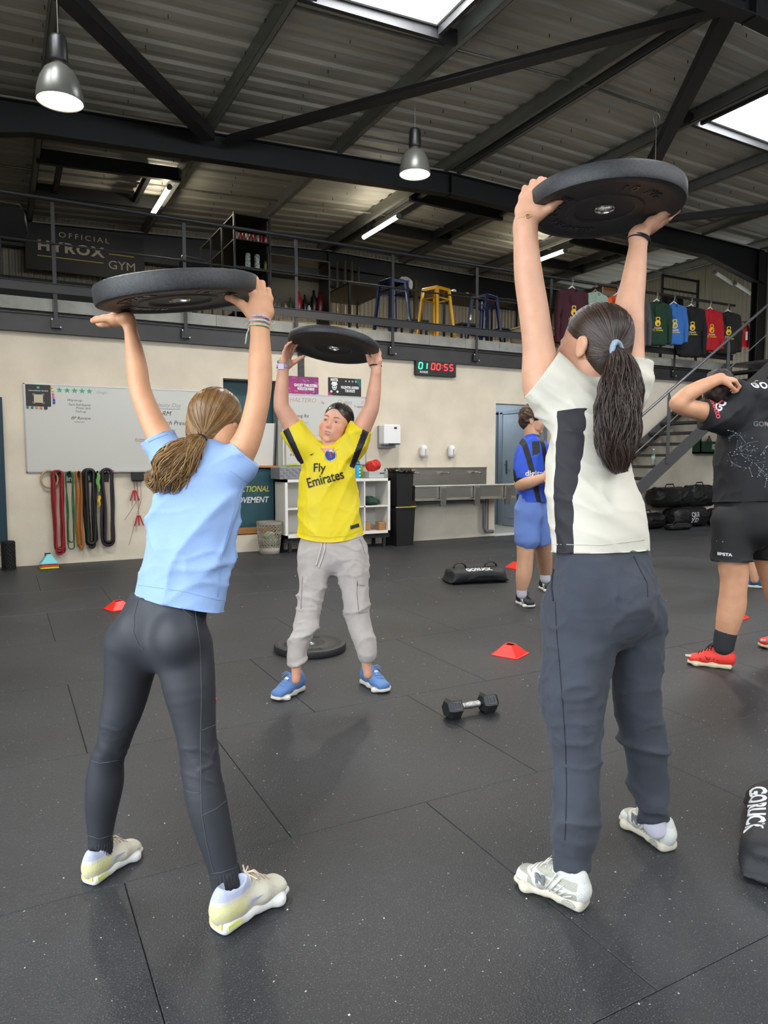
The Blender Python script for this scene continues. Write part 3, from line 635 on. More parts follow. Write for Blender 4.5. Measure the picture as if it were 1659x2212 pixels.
for s, sz, x, z, m in [('Grego', .045, 1.03, 1.95, inkg), ('Remarque', .034, 1.53, 1.955, ink), ('Warm-up', .04, .74, 1.85, ink), ('Tech Pull-Repeat', .034, .79, 1.80, ink), ('Power Jack', .034, .83, 1.765, ink), ('Tech-up', .034, .80, 1.725, ink),
                        ('BP Review', .048, .80, 1.65, ink), ('Heavy Day', .07, 1.77, 1.83, inkg), ('3 RM', .075, 1.72, 1.73, ink), ('French Press', .07, 1.80, 1.62, ink), ('4x10', .05, 1.80, 1.53, inkt), ('60%', .05, 1.80, 1.48, inkt),
                        ('Accessory', .04, 1.46, 1.42, inkr), ('4 sets', .036, 1.66, 1.42, ink), ('12 DB Rows', .034, 1.64, 1.38, ink), ('10 Ring Dips', .034, 1.65, 1.345, ink), ('Rest 2\'', .034, 1.63, 1.31, ink)]:
    W(s, sz, x, z, m, t1, y=8.7845, shear=.3)
MB().box(.73, .84, 8.783, 8.785, 1.606, 1.61).box(1.38, 1.52, 8.783, 8.785, 1.395, 1.398).box(1.62, 1.92, 8.783, 8.785, 1.785, 1.788).build('underline', ink, t1)
for x, c, s in ((1.67, 'f', 0), (1.02, 'r', 1)):
    tag(MB().tube([(x, 8.76, 1.052), (x+.12, 8.76, 1.052)], .008, 8).build('marker_pen', M('pen_'+c, '2b3f87' if c == 'f' else 'b9474d', .4)), ('blue' if c == 'f' else 'red')+' marker pen lying on the whiteboard tray', 'pen')
t2 = board(3.25, 4.43, 1.10, 2.035, 'white marker board with faint writing behind the yellow-shirted girl')
for s, sz, x, z, m in [('HALTERO', .085, 3.5, 1.955, M('ink_faint', 'ad8d88')), ('76', .05, 3.78, 1.93, inkr), ('Gymn', .09, 4.1, 1.95, inkg), ('15', .05, 4.37, 1.96, inkg), ('+ squats', .045, 4.32, 1.90, ink), ('Long Rit', .06, 3.48, 1.75, ink), ('10x1 Pull', .04, 3.5, 1.66, inkt),
                        ('Bent', .055, 3.5, 1.53, ink), ('Rest', .05, 3.34, 1.36, inkr), ('20', .045, 3.34, 1.30, ink), ('8 x 4', .045, 3.36, 1.24, ink), ('BB Row', .04, 3.5, 1.40, ink), ('2 x 12', .04, 4.3, 1.3, inkr)]:
    W(s, sz, x, z, m, t2, y=8.7845, shear=.25)
MB().tube([(3.72+.1*math.cos(a), 8.784, 1.43+.07*math.sin(a)) for a in np.linspace(.5, 5.5, 20)], .0015, 5).build('drawn_circle', inkg, t2)
# ---- posters
def poster(x0, x1, z0, z1, c, lab):
    t = thing('poster', lab, 'poster', ((x0+x1)/2, 8.8, z0)); MB().box(x0, x1, 8.794, 8.8, z0, z1).build('sheet', c, t); return t
t = poster(3.30, 3.73, 2.02, 2.265, M('magenta_print', 'a8246b', .5, col2='5d2a66', vs=5), 'magenta poster above the second whiteboard')
for z, s, w in ((2.15, 'GHOST THRUSTERS', .33), (2.105, 'WORKOUT FOR WARRIORS', .24)): W(s, .05, 3.55, z, wht, t, y=8.793, width=w, bold=.002)
pu = M('pale_purple_print', '9d7fb0', .6)
mb = MB()
for k in range(26):
    x = random.uniform(3.31, 3.71); z = random.uniform(2.03, 2.25); mb.obox((x, 8.7932, z), (1, 0, random.uniform(-.6, .6)), (0, 1, 0), (0, 0, 1), random.uniform(.008, .03), .0004, random.uniform(.002, .007))
mb.build('printed_scratches', pu, t, kind='stuff')
t = poster(3.87, 4.36, 2.015, 2.275, M('black_print', '141416', .5), 'black event poster with white lettering, right of the magenta one')
for z, s, w, x in ((2.15, 'VALENTIN ADRIEN', .27, 4.19), (2.105, 'TOM APOLITE', .15, 4.19), (2.245, 'MARTEL', .11, 3.96)): W(s, .05, x, z, wht, t, y=8.793, width=w, bold=.002)
# emblem: capped face over two dumbbells
mb = MB().lathe((3.96, 8.794, 2.15), [(.035, 0), (.035, .001), (0, .001)], 16, axis=(0, -1, 0), sc=(1, 1.2)).box(3.915, 4.005, 8.7925, 8.794, 2.18, 2.2).box(3.925, 3.995, 8.7925, 8.794, 2.2, 2.22)
for s in (-1, 1): mb.lathe((3.96+s*.045, 8.794, 2.09), [(.016, 0), (.016, .001), (0, .001)], 10, axis=(0, -1, 0))
mb.build('printed_emblem', wht, t)
mb = MB()
for s in (-1, 1): mb.lathe((3.96+s*.014, 8.7925, 2.155), [(.009, 0), (.009, .0008), (0, .0008)], 8, axis=(0, -1, 0))
mb.box(3.935, 3.985, 8.7915, 8.7925, 2.125, 2.133).build('emblem_face', blk, t)
MB().poly([(-.03, 0), (.06, 0), (-.03, .07)], (3.9, 8.793, 2.02), X_, Z_, .0006).build('corner_print', M('magenta_flat', 'a8246b'), t)
MB().poly([(0, 0), (0, .12), (-.1, .12)], (4.355, 8.793, 2.15), X_, Z_, .0006).build('corner_print', M('teal_flat', '1d5a62'), t)
mb = MB()
for k in range(4): mb.lathe((4.13+k*.05, 8.793, 2.235), [(.012, 0), (.012, .0008), (0, .0008)], 8, axis=(0, -1, 0))
mb.build('sponsor_mark', M('dim_white', 'a9b6b8'), t)
tag(MB().box(3.44, 3.53, 8.79, 8.8, 2.26, 2.57).build('paint_patch', M('dark_patch', '3e4042', .8, var=.2, vs=20)), 'dark grey painted strip on the wall above the magenta poster', 'patch')
# ---- recess: teal boards, shelf, leaning flip board
wood = M('orange_wood', '9c6a38', .5, var=.15, vs=6, stretch=(1, 8, 8)); teal = M('teal_board2', '1d4650', .55, var=.06)
t = thing('wall_panel', 'teal lettered panel with wooden foot rail in the wall recess', 'panel', (2.83, 8.85, .28))
MB().box(2.46, 3.10, 8.82, 8.84, .30, 1.06, bev=.003).build('board_panel', teal, t)
MB().box(2.46, 3.12, 8.79, 8.84, .23, .31, bev=.003).build('foot_rail', wood, t)
ylw = M('mustard_print', 'b5b24a', .6)
text('FUNCTIONAL', .105, (2.755, 8.815, .80), X_, Z_, ylw, t, shear=.25, bold=.0015, width=.56); text('MOVEMENT', .105, (2.775, 8.815, .66), X_, Z_, wht, t, shear=.25, bold=.0015, width=.50)
MB().box(3.16, 3.215, 8.8, 8.98, .22, 2.19).build('side_jamb', M('grey_jamb', '8d8f8b', .6), t)
t = tag(MB().box(2.46, 3.16, 8.78, 8.98, 1.075, 1.1, bev=.003).build('wooden_shelf', wood), 'narrow orange wooden shelf in the wall recess', 'shelf')
t = thing('flip_board', 'small white board leaning on the shelf in the wall recess', 'whiteboard', (2.9, 8.86, 1.1))
MB().obox((2.87, 8.87, 1.375), (1, 0, 0), (0, 1, .15), (0, -.15, 1), .26, .008, .275).build('board_panel', M('board_white', 'cfcfca', .35), t)
MB().obox((3.13, 8.868, 1.375), (1, 0, 0), (0, 1, .15), (0, -.15, 1), .01, .012, .28).build('frame', alu, t)
tag(MB().box(-.8, .02, 8.68, 8.71, .28, 1.85, bev=.004).build('banner_panel', M('dark_teal_banner', '123040', .6)), 'dark teal panel at the left edge of the cream wall', 'panel')
# ---- foam roller
t = thing('foam_roller', 'black knobbly foam roller standing upright at the far left', 'foam roller', (.02, 8.6, 0))
MB().lathe((.02, 8.6, 0), [(.03, 0), (.062, 0), (.062, .31), (.03, .31), (.03, 0)], 20).build('core', blkm, t)
mb = MB()
for k in range(14):
    for a in range(12):
        th = a*math.pi/6+(k % 2)*.26; mb.obox((.02+.064*math.cos(th), 8.6+.064*math.sin(th), .012+k*.0215), (math.cos(th), math.sin(th), 0), (-math.sin(th), math.cos(th), 0), Z_, .006, .012, .008)
mb.build('tread_blocks', blkm, t, kind='stuff')
# ---- band rack and bands
rk = thing('band_rack', 'black lettered wall rack plates under the whiteboard', 'rack', (.75, 8.8, 1.0))
for x, w in ((.56, .09), (.66, .06), (.755, .07), (.86, .08), (.95, .07), (1.05, .06)):
    pl_ = MB().box(x-w/2, x+w/2, 8.788, 8.8, .925, 1.03, bev=.002).build('plate', blk, rk); MB().tube([(x, 8.79, 1.03), (x, 8.70, 1.035), (x, 8.69, 1.05)], .01, 8).build('peg', blk, pl_)
for s, x in (('tr', .56), ('in', .66), ('g', .76), ('3', .86)): W(s, .085, x, .965, wht, rk, y=8.787, bold=.001)
def bands(name, cs, x, w, L, zt, n, th, lab, cat='resistance band', grp='elastic loop bands on the wall rack'):
    t = thing(name, lab, cat, (x, 8.73, zt), grp)
    for k in range(n):
        c = cs[k % len(cs)]; ww = w*random.uniform(.6, 1.05); LL = L*random.uniform(.9, 1.0); y = 8.775-.075*(k+.5)/n; dx = random.uniform(-.012, .012); pts = []
        ph = random.random()*6
        r0 = ww/2; r1 = ww/2*random.uniform(.7, 1.05)
        P2 = [(r0*math.cos(q), -r0+r0*math.sin(q)) for q in np.linspace(math.pi, 0, 9)]+[(r0+(r1-r0)*q, -r0-(LL-r0-r1)*q) for q in np.linspace(.12, .88, 8)]+[(r1*math.cos(q), -LL+r1+r1*math.sin(q)) for q in np.linspace(0, -math.pi, 9)]+[(-(r1+(r0-r1)*q), -LL+r1+(LL-r0-r1)*q) for q in np.linspace(.12, .88, 8)]
        for (qx, qz) in P2:
            tt = -qz/LL; pts.append((x+dx+qx*(1-.22*math.sin(math.pi*tt)*(k % 2))+.006*math.sin(ph+qz*9)*min(1, 4*tt*(1.2-tt)), y+.003*math.sin(qz*9+ph), zt+qz))
        MB().tube(pts, th, 6, closed=True, sq=(1, .35)).build('band', c, t, True)
    return t
rb = M('red_rubber', '8a1420', .45); gb = M('green_rubber', '1c5a26', .45); ob_ = M('orange_rubber', 'a8641a', .45); kb = M('black_rubber', '141215', .45); pb = M('plum_rubber', '1e1620', .45)
bands('loop_band', [rb], .535, .115, .95, 1.06, 9, .0085, 'bundle of dark red loop bands at the left of the wall rack')
bands('loop_band', [gb], .66, .085, .88, 1.045, 3, .006, 'thin green loop bands on the wall rack')
bands('loop_band', [ob_], .748, .065, .91, 1.045, 5, .006, 'orange loop bands on the wall rack')
bands('loop_band', [kb], .865, .115, .93, 1.07, 5, .016, 'thick black loop bands at the middle of the wall rack')
bands('loop_band', [pb], 1.055, .13, .91, 1.075, 4, .014, 'thick plum-black loop bands at the right end of the wall rack')
bands('thin_cord', [kb], .975, .04, .8, 1.03, 1, .002, 'thin black cord loop between the thick dark bands')
tag(MB().tube([(.455+.085*math.cos(a), 8.755, .965+.095*math.sin(a)) for a in np.linspace(0, 2*math.pi, 28)[:-1]], .011, 8, closed=True).build('gym_ring', M('birch', 'a98f67', .5), None, True), 'pale wooden ring hanging behind the red bands', 'gym ring')
def scarf(c, x, z0, z1, lab, w=.03):
    V = MB(); n = 8
    V.tube([(x+.008*math.sin(i*1.3), 8.70-.004*i, z1+(z0-z1)*i/n) for i in range(n+1)], [w*(.4+.6*math.sin(math.pi*min(1, i/n+.12))) for i in range(n+1)], 8, sq=(1, .4)); return tag(V.build('cloth_strap', c, None, True), lab, 'strap')
scarf(M('leaf_cloth', '5d8f4a', .7), .955, .80, 1.03, 'light green strap on the wall rack', .022); scarf(M('yellow_cloth', 'c9a91e', .7), .957, .64, .77, 'yellow strap hanging below the green strap', .02)
# ---- skipping ropes
for i, (x, z0) in enumerate(((1.36, .72), (1.40, .42))):
    t = thing('skipping_rope', 'red-handled skipping rope %s on the wall' % ('hanging higher' if i == 0 else 'with its handles hanging lower'), 'skipping rope', (x, 8.76, z0), 'skipping ropes under the whiteboard')
    for s in (-1, 0, 1): MB().tube([(x+s*.012, 8.765, z0+.10), (x+s*.05, 8.75, z0-.02)], .008, 8).build('handle', M('rope_red', 'a8242c', .4), t)
    MB().tube([(x, 8.77, z0+.1), (x-.01, 8.76, 1.0), (x+.03, 8.76, 1.03), (x+.03, 8.76, .7), (x-.12, 8.765, z0-.25)], .0025, 5).build('cord', M('rope_cord', '7a2a30', .5), t)
tag(MB().box(1.33, 1.47, 8.73, 8.8, .93, 1.035, bev=.01).build('rope_hook', blk), 'black wall hook block holding the skipping ropes', 'hook')
# ---- cones
def cone_mesh(s=.09, h=.065, t=.028):
    mb = MB(); 
    def ring(r, z, c=.25): 
        o = []
        for sx, sy in ((1, -1), (1, 1), (-1, 1), (-1, -1)):
            a = (sx*r, sy*r*(1-c) if sx*sy > 0 else sy*r*(1-c)); b2 = (sx*r*(1-c), sy*r)
            o += ([a, b2] if sx*sy > 0 else [b2, a])
        return [(x, y, z) for x, y in o]
    R = [ring(s, 0, .12), ring(s, .006, .12), ring(s*.93, .008, .12), ring(t, h, .2), ring(t*.85, h-.002, .2), ring(s*.88, .004, .12)]
    V = [p for r in R for p in r]; F_ = []
    for i in range(5):
        for k in range(8): F_.append((i*8+k, i*8+(k+1) % 8, (i+1)*8+(k+1) % 8, (i+1)*8+k))
    return mb.add(V, F_)
cor = M('cone_red', 'f0281c', .4, sss=.0); cproto = None
for (x, y, rz, lab) in ((2.70, 3.40, .45, 'red low marker cone beside the white-shirted woman'), (.775, 5.93, .3, 'red low marker cone left of the blue-shirted girl\'s hips'), (4.93, 6.12, .1, 'red low marker cone just left of the boy\'s shin'),
                        (.78, 3.46, .6, 'red low marker cone glimpsed between the legging legs'), (atZ(1583, 1334)[0], atZ(1583, 1334)[1], .2, 'red low marker cone behind the man\'s shin'), (.80, 1.035, .4, 'red low marker cone cut off by the bottom edge')):
    if cproto is None: me = cone_mesh().mesh('marker_cone'); me.materials.append(cor)
    cproto = bpy.data.objects.new('marker_cone', me); COL.objects.link(cproto); cproto.location = (x, y, 0); cproto.rotation_euler = (0, 0, rz); tag(cproto, lab, 'cone', 'red marker cones on the floor')
for k, (c, cc) in enumerate((('d6d61c', 'yellow'), ('d33a2a', 'red'), ('63bcc4', 'turquoise'))):
    o = tag(link('marker_cone', cone_mesh(.095, .10, .02).mesh('marker_cone'), None, M('cone_'+cc, c, .45)), '%s marker cone in the small stack under the red bands' % cc, 'cone', 'stacked coloured cones'); o.location = (.41, 8.56, .001+k*.024)
tag(MB().box(.37, .43, 8.545, 8.575, .15, .16).box(.37, .38, 8.55, 8.57, .11, .16).box(.42, .43, 8.55, 8.57, .11, .16).box(.36, .44, 8.54, 8.58, .10, .115).build('cone_carrier', blk), 'black carrying handle on top of the cone stack', 'handle')
# ---- towel dispenser and soap dispensers
t = thing('towel_dispenser', 'white wall paper towel dispenser left of the soap dispensers', 'dispenser', (4.72, 8.8, 1.38))
MB().box(4.60, 4.86, 8.58, 8.72, 1.385, 1.66, bev=.018).build('cover', wht, t); MB().box(4.61, 4.85, 8.70, 8.8, 1.34, 1.65, bev=.01).build('back_shell', M('grey_shell', '8f9298', .4), t)
MB().box(4.76, 4.80, 8.576, 8.582, 1.60, 1.625).build('window', blk, t); MB().box(4.68, 4.85, 8.577, 8.6, 1.385, 1.40).build('tear_edge', blk, t)
for i, x in enumerate((5.34, 5.82)):
    t = thing('soap_dispenser', 'white oval soap dispenser, %s of the two above the sink' % ('left' if i == 0 else 'right'), 'dispenser', (x, 8.8, 1.2), 'soap dispensers above the sink')
    V, Fc = surf([es((x, 8.75, 1.255), (x, 8.75, 1.335), .055, .05, .055, .055, X_, .02)], .006); smesh('body', [(V, Fc)], wht, t)
    MB().box(x-.006, x+.006, 8.692, 8.698, 1.24, 1.33).build('level_window', M('grey_window', '9a9da0', .3), t); MB().box(x-.015, x+.015, 8.69, 8.72, 1.195, 1.21).build('nozzle', M('grey_window', '9a9da0'), t)
# ---- trough sink
t = thing('trough_sink', 'long stainless steel wall trough sink with three taps', 'sink', (5.8, 8.8, .6))
MB().box(4.98, 6.47, 8.775, 8.8, .80, 1.06, bev=.004).box(4.98, 6.47, 8.76, 8.8, 1.045, 1.065).build('splashback', inox, t)
n = 14; V = []; Fc = []
prf = [(8.77, .80), (8.40, .82), (8.385, .80), (8.385, .64), (8.40, .62), (8.77, .60)]
mb = MB()
for x in (4.98, 6.72): V += [(x, y, z) for y, z in prf]
mb.add(V, [(0, 1, 2, 3, 4, 5), (11, 10, 9, 8, 7, 6)]+[(i, 6+i, 6+(i+1) % 6, (i+1) % 6) for i in range(6) if i != 0]); mb.build('trough', inox, t)
MB().box(4.98, 6.72, 8.375, 8.42, .795, .81).build('front_lip', M('bright_inox', 'c5c1b6', .22, .8), t)
MB().box(4.98, 6.72, 8.36, 8.5, .608, .622).build('bottom_lip', M('bright_inox', 'c5c1b6'), t)
for x in (5.13, 5.65, 6.2):
    MB().tube([(x, 8.78, .99), (x+.05, 8.66, .985), (x+.055, 8.62, .975)], .012, 8).build('tap', chrome, t)
for x in (5.42, 6.0, 6.55):
    MB().add([(x-.045, 8.37, .81), (x+.045, 8.37, .81), (x+.045, 8.33, .78), (x-.045, 8.33, .78), (x-.045, 8.35, .52), (x+.045, 8.35, .52), (x+.045, 8.38, .52), (x-.045, 8.38, .52)],
             [(0, 1, 2, 3), (3, 2, 5, 4), (4, 5, 6, 7), (7, 6, 1, 0), (0, 3, 4, 7), (1, 6, 5, 2)]).build('knee_plate', inox, t)
MB().tube([(5.2, 8.7, .56), (6.28, 8.7, .555), (6.36, 8.7, .53), (6.38, 8.7, .45), (6.38, 8.7, .15), (6.42, 8.7, .09), (6.55, 8.7, .085)], .028, 10).build('drain_pipe', M('grey_pvc', '6d7174', .45), t, True)
for x in (6.46, 6.505): MB().tube([(x, 8.77, .08), (x, 8.77, .58)], .008, 8).build('water_pipe', M('copper', '8f6a55', .35, .7), t)
# ---- bins
def bin_(x0, x1, y0, y1, z0, z1, lab, bag):
    t = thing('waste_bin', lab, 'bin', ((x0+x1)/2, (y0+y1)/2, z0), 'black waste bins by the sink')
    i = .02
    mb = MB(); V = [(x0+i, y0+i, z0), (x1-i, y0+i, z0), (x1-i, y1-i, z0), (x0+i, y1-i, z0), (x0, y0, z1), (x1, y0, z1), (x1, y1, z1), (x0, y1, z1)]
    mb.add(V, [(3, 2, 1, 0), (0, 1, 5, 4), (1, 2, 6, 5), (2, 3, 7, 6), (3, 0, 4, 7)]).box(x0-.01, x1+.01, y0-.01, y0+.005, z1-.02, z1).box(x0-.01, x1+.01, y1-.005, y1+.01, z1-.02, z1)
    mb.build('bucket', blk, t); MB().box(x0-.008, x1+.012, y0-.012, y0+.004, z1, z1+.009).box(x1, x1+.012, y0, y1, z1, z1+.009).build('yellow_trim', M('bin_yellow', 'c9b84a', .5), t)
    if bag:
        vs = []
        ds = lambda V, N: .012*vnoise(V*38, 4)+.008*vnoise(V*80, 5)
        V, Fc = surf([es(((x0+x1)/2, (y0+y1)/2, z1-.03), ((x0+x1)/2, (y0+y1)/2, z1+.022), (x1-x0)/2+.025, (y1-y0)/2+.025, (x1-x0)/2+.018, (y1-y0)/2+.018, X_, .01, True, True, pw=5)], .009, ds); smesh('bin_bag', [(V, Fc)], M('bag_black', '0d0d0f', .25, bump=.8, bs=40), t)
bin_(4.67, 4.97, 8.36, 8.72, 0, .53, 'lower black waste bin beside the sink', False)
bin_(4.68, 4.95, 8.37, 8.71, .542, 1.03, 'upper black waste bin with its bag, stacked beside the sink', True)
# ---- cube shelf
wm = M('white_laminate', 'dcdad4', .4)
t = thing('cube_shelf', 'white cube shelf on a black stand behind the yellow-shirted girl', 'shelf', (3.83, 8.4, .17))
x0, x1, z0, z1 = 3.10, 4.60, .19, .93; yf, yb = 8.40, 8.78
mb = MB().box(x0, x1, yf, yb, z0, z0+.035).box(x0, x1, yf, yb, z1-.035, z1).box(x0, x0+.035, yf, yb, z0, z1).box(x1-.035, x1, yf, yb, z0, z1); mb.build('carcass', wm, t)
MB().box(x0, x1, yb-.01, yb, z0, z1).build('back_panel', wm, t)
cw = (x1-x0-.035)/4
for k in (1, 2, 3): MB().box(x0+.0175+k*cw-.008, x0+.0175+k*cw+.008, yf+.003, yb, z0, z1).build('divider', wm, t)
MB().box(x0+.03, x1-.03, yf+.003, yb, .548, .564).build('shelf_board', wm, t)
MB().box(x0, x1, yf+.02, yf+.06, .13, .188).box(x0, x1, yb-.06, yb-.02, .13, .188).build('stand_rail', blkm, t)
for xx in (x0+.05, (x0+x1)/2, x1-.1):
    for yy in (yf+.02, yb-.06): MB().box(xx, xx+.04, yy, yy+.04, 0, .13).build('stand_leg', blkm, t)
gm = M('grey_wicker', '7e8085', .6, bump=.6, bs=90)
t = thing('storage_box', 'grey lidded storage box on the left end of the white shelf', 'box', (3.23, 8.55, .93))
MB().box(3.04, 3.42, 8.42, 8.76, .931, 1.085, bev=.006).build('box_body', gm, t)
mb = MB()
for i in range(9):
    for k in range(4):
        if (i+k) % 2: mb.box(3.05+i*.041, 3.085+i*.041, 8.414, 8.42, .94+k*.036, .97+k*.036, bev=.002)
mb.build('weave', gm, t, kind='stuff')
tag(MB().tube([(3.14, 8.6, 1.10), (3.3, 8.58, 1.115), (3.42, 8.62, 1.10)], [.006, .016, .006], 8).build('resistance_tube', M('lime', '9aa62a', .5), None, True), 'lime green tube lying on the grey storage box', 'exercise tube')
t = thing('water_bottle', 'blue sports bottle with dark cap on the white shelf', 'bottle', (4.12, 8.5, .93))
MB().lathe((4.16, 8.5, .931), [(.034, 0), (.036, .01), (.036, .16), (.028, .175), (.028, .18)], 18).build('flask', M('bottle_blue', '2a9ac8', .25), t, True)
MB().lathe((4.16, 8.5, 1.111), [(.031, 0), (.031, .035), (.02, .045), (.012, .06), (0, .062)], 16).build('cap', M('navy_cap', '16324a', .4), t, True)
MB().lathe((4.16, 8.5, 1.121), [(.0325, 0), (.0325, .02)], 16).build('cap_band', M('bottle_blue2', '2a9ac8', .3), t)
for k in range(3): MB().box(4.165, 4.185, 8.462, 8.465, .96+k*.045, .975+k*.045).build('bottle_mark', wht, t)
tag(MB().lathe((4.25, 8.58, .931), [(.028, 0), (.028, .15), (.02, .17), (0, .172)], 14).build('spray_can', M('lime_can', '7d9a2c', .35), None, True), 'green and yellow can behind the blue bottle', 'can')
t = thing('red_roller', 'red foam roller lying on the grey tub on the shelf', 'foam roller', (4.45, 8.6, 1.08))
mb = MB().lathe((4.35, 8.5, 1.085), [(.03, 0), (.07, 0), (.075, .01), (.075, .20), (.07, .21), (.03, .21)], 24, axis=(.7, .6, .1)); mb.build('core', M('roller_red', 'c4261e', .5), t, True)
ax = nrm((.7, .6, .1)); mb = MB()
for k in range(5): a = k*1.26; u = nrm(np.cross(ax, Z_)); v = np.cross(ax, u); c = arr((4.35, 8.5, 1.085))+(u*math.cos(a)+v*math.sin(a))*.05; mb.tube([c-ax*.002, c+ax*.001], .008, 8)
mb.build('core_holes', M('dark_red', '5a0f0c'), t, kind='stuff')
t = thing('plastic_tub', 'light grey plastic tub on the right end of the white shelf', 'tub', (4.42, 8.55, .93))
MB().box(4.30, 4.57, 8.44, 8.7, .931, 1.02, bev=.006).build('tub_body', M('pale_grey', 'a3a8a8', .5), t); MB().box(4.46, 4.53, 8.436, 8.442, .99, 1.003).build('grip_slot', blk, t)
tag(MB().lathe((4.56, 8.45, .931), [(.03, 0), (.032, .01), (.032, .09), (.02, .11), (.02, .13)], 16).build('glass_jar', glass, None, True), 'small clear glass jar at the shelf corner', 'jar')
ds = lambda V, N: .012*(1-2*np.abs(vnoise(V*22, 2)))
for i, (x, z, c, lab) in enumerate(((4.39, .60, '14382a', 'dark green gathered cloth in the upper right shelf cube'), (4.03, .60, '141a1c', 'black gathered cloth in the upper inner shelf cube'), (4.03, .27, '16181b', 'black gathered cloth in the lower inner shelf cube'))):
    V, Fc = surf([el((x, 8.58, z+.01), (.12, .13, .045), k=.03), el((x-.03, 8.55, z+.04), (.07, .09, .04), k=.03)], .009, ds); o = smesh('cloth', [(V, Fc)], M('cloth_'+c, c, .8), None); tag(o, lab, 'cloth')
for i, (x, y) in enumerate(((4.29, 8.52), (4.41, 8.50), (4.50, 8.49))):
    tag(MB().box(x-.05, x+.045, y-.05, y+.06, .2265, .335, bev=.006).build('yoga_block', M('cork', '9c7048', .7, var=.2, vs=60)), 'brown block in the lower right shelf cube, %s' % ('left one', 'middle one', 'right one')[i], 'block', 'brown blocks in the shelf') if i != 1 else None
# wicker bin
bx, by = 2.93, 8.52
t = thing('lattice_basket', 'taupe round lattice basket left of the white shelf', 'basket', (bx, by, 0)); tp = M('taupe_plastic', '8f877b', .55)
mb = MB(); 
def rb_(z): return .125+.035*z/.4
MB().lathe((bx, by, 0), [(.12, 0), (.125, .005), (.13, .09), (.126, .09), (.118, .01), (0, .01)], 32).build('solid_base', tp, t, True)
MB().lathe((bx, by, 0), [(.158, .37), (.162, .37), (.163, .405), (.158, .405), (.158, .37)], 32).build('rim', tp, t)
for k in range(22):
    for s in (-1, 1):
        mb.tube([(bx+rb_(z)*math.cos(k*2*math.pi/22+s*.1425*math.sin((z-.09)*70)), by+rb_(z)*math.sin(k*2*math.pi/22+s*.1425*math.sin((z-.09)*70)), z) for z in np.linspace(.085, .38, 24)], .005, 5, sq=(1, .6))
mb.build('lattice', tp, t, kind='stuff')
ds = lambda V, N: .01*vnoise(V*25, 3)
V, Fc = surf([el((bx, by, .16), (.11, .11, .12), k=.03)], .012, ds); tag(smesh('paper_waste', [(V, Fc)], M('crumpled_paper', 'b5b3a0', .8, col2='7d8a5c', vs=12), None), 'crumpled paper waste inside the lattice basket', 'paper')
# ---- dumbbell
c = (atZ(972, 1548)+atZ(1060, 1538))/2; t = thing('dumbbell', 'black hexagonal dumbbell with chrome handle on the floor', 'dumbbell', (c[0], c[1], 0))
d = nrm(arr((.20, -.045, 0))); d = nrm(atZ(1060, 1540)-atZ(972, 1556)); s = np.cross(d, Z_); R_ = .052; zc = R_*math.cos(math.pi/6)
def hexh(sg):
    o = c*[1, 1, 0]+Z_*zc; mb = MB()
    def ring(off, r): return [o+d*sg*off+(s*math.cos(math.pi/3*k)+Z_*math.sin(math.pi/3*k))*r for k in range(6)]
    Rg = [ring(.058, R_*.72), ring(.07, R_), ring(.118, R_), ring(.135, R_*.72)]
    V = [p for r in Rg for p in r]; mb.add(V, [tuple(range(6)), tuple(range(23, 17, -1))]+[(i*6+k, i*6+(k+1) % 6, (i+1)*6+(k+1) % 6, (i+1)*6+k) for i in range(3) for k in range(6)])
    h = mb.build('hex_head', M('hex_rubber', '222426', .5), t)
    fn = nrm(-s*math.cos(math.pi/6)*1+Z_*math.sin(math.pi/6)) if False else None
    # raised label frame on the camera-side upper facet
    for kf in range(6):
        m_ = nrm(s*math.cos(math.pi/3*(kf+.5))+Z_*math.sin(math.pi/3*(kf+.5)))
        if m_@nrm(cC-c) > .75 and m_[2] > .2:
            ctr = o+d*sg*.094+m_*(R_*.866+.0006); ua = nrm(np.cross(d, m_)); mb2 = MB()
            for a1, b1, w1, h1 in ((0, .016, .018, .0012), (0, -.016, .018, .0012), (.018, 0, .0012, .0165), (-.018, 0, .0012, .0165)): mb2.obox(ctr+d*a1+ua*b1, d, ua, m_, w1, h1, .001)
            mb2.build('label_frame', M('worn_rubber', '5a5c5e', .5), h); text('5 KG', .018, ctr, -ua, d if (np.cross(-ua, d)@m_) > 0 else -d, M('worn_rubber', '5a5c5e'), h, name='weight_mark')
hexh(1); hexh(-1)
MB().lathe(c*[1, 1, 0]+Z_*zc-d*.062, [(.014, 0), (.014, .012), (.0165, .014), (.0165, .022), (.015, .024), (.0155, .04), (.0175, .062), (.0155, .084), (.015, .1), (.0165, .102), (.0165, .11), (.014, .112), (.014, .124)], 16, axis=d).build('handle', M('knurled_chrome', 'c5c5c2', .25, 1., bump=.6, bs=500), t, True)
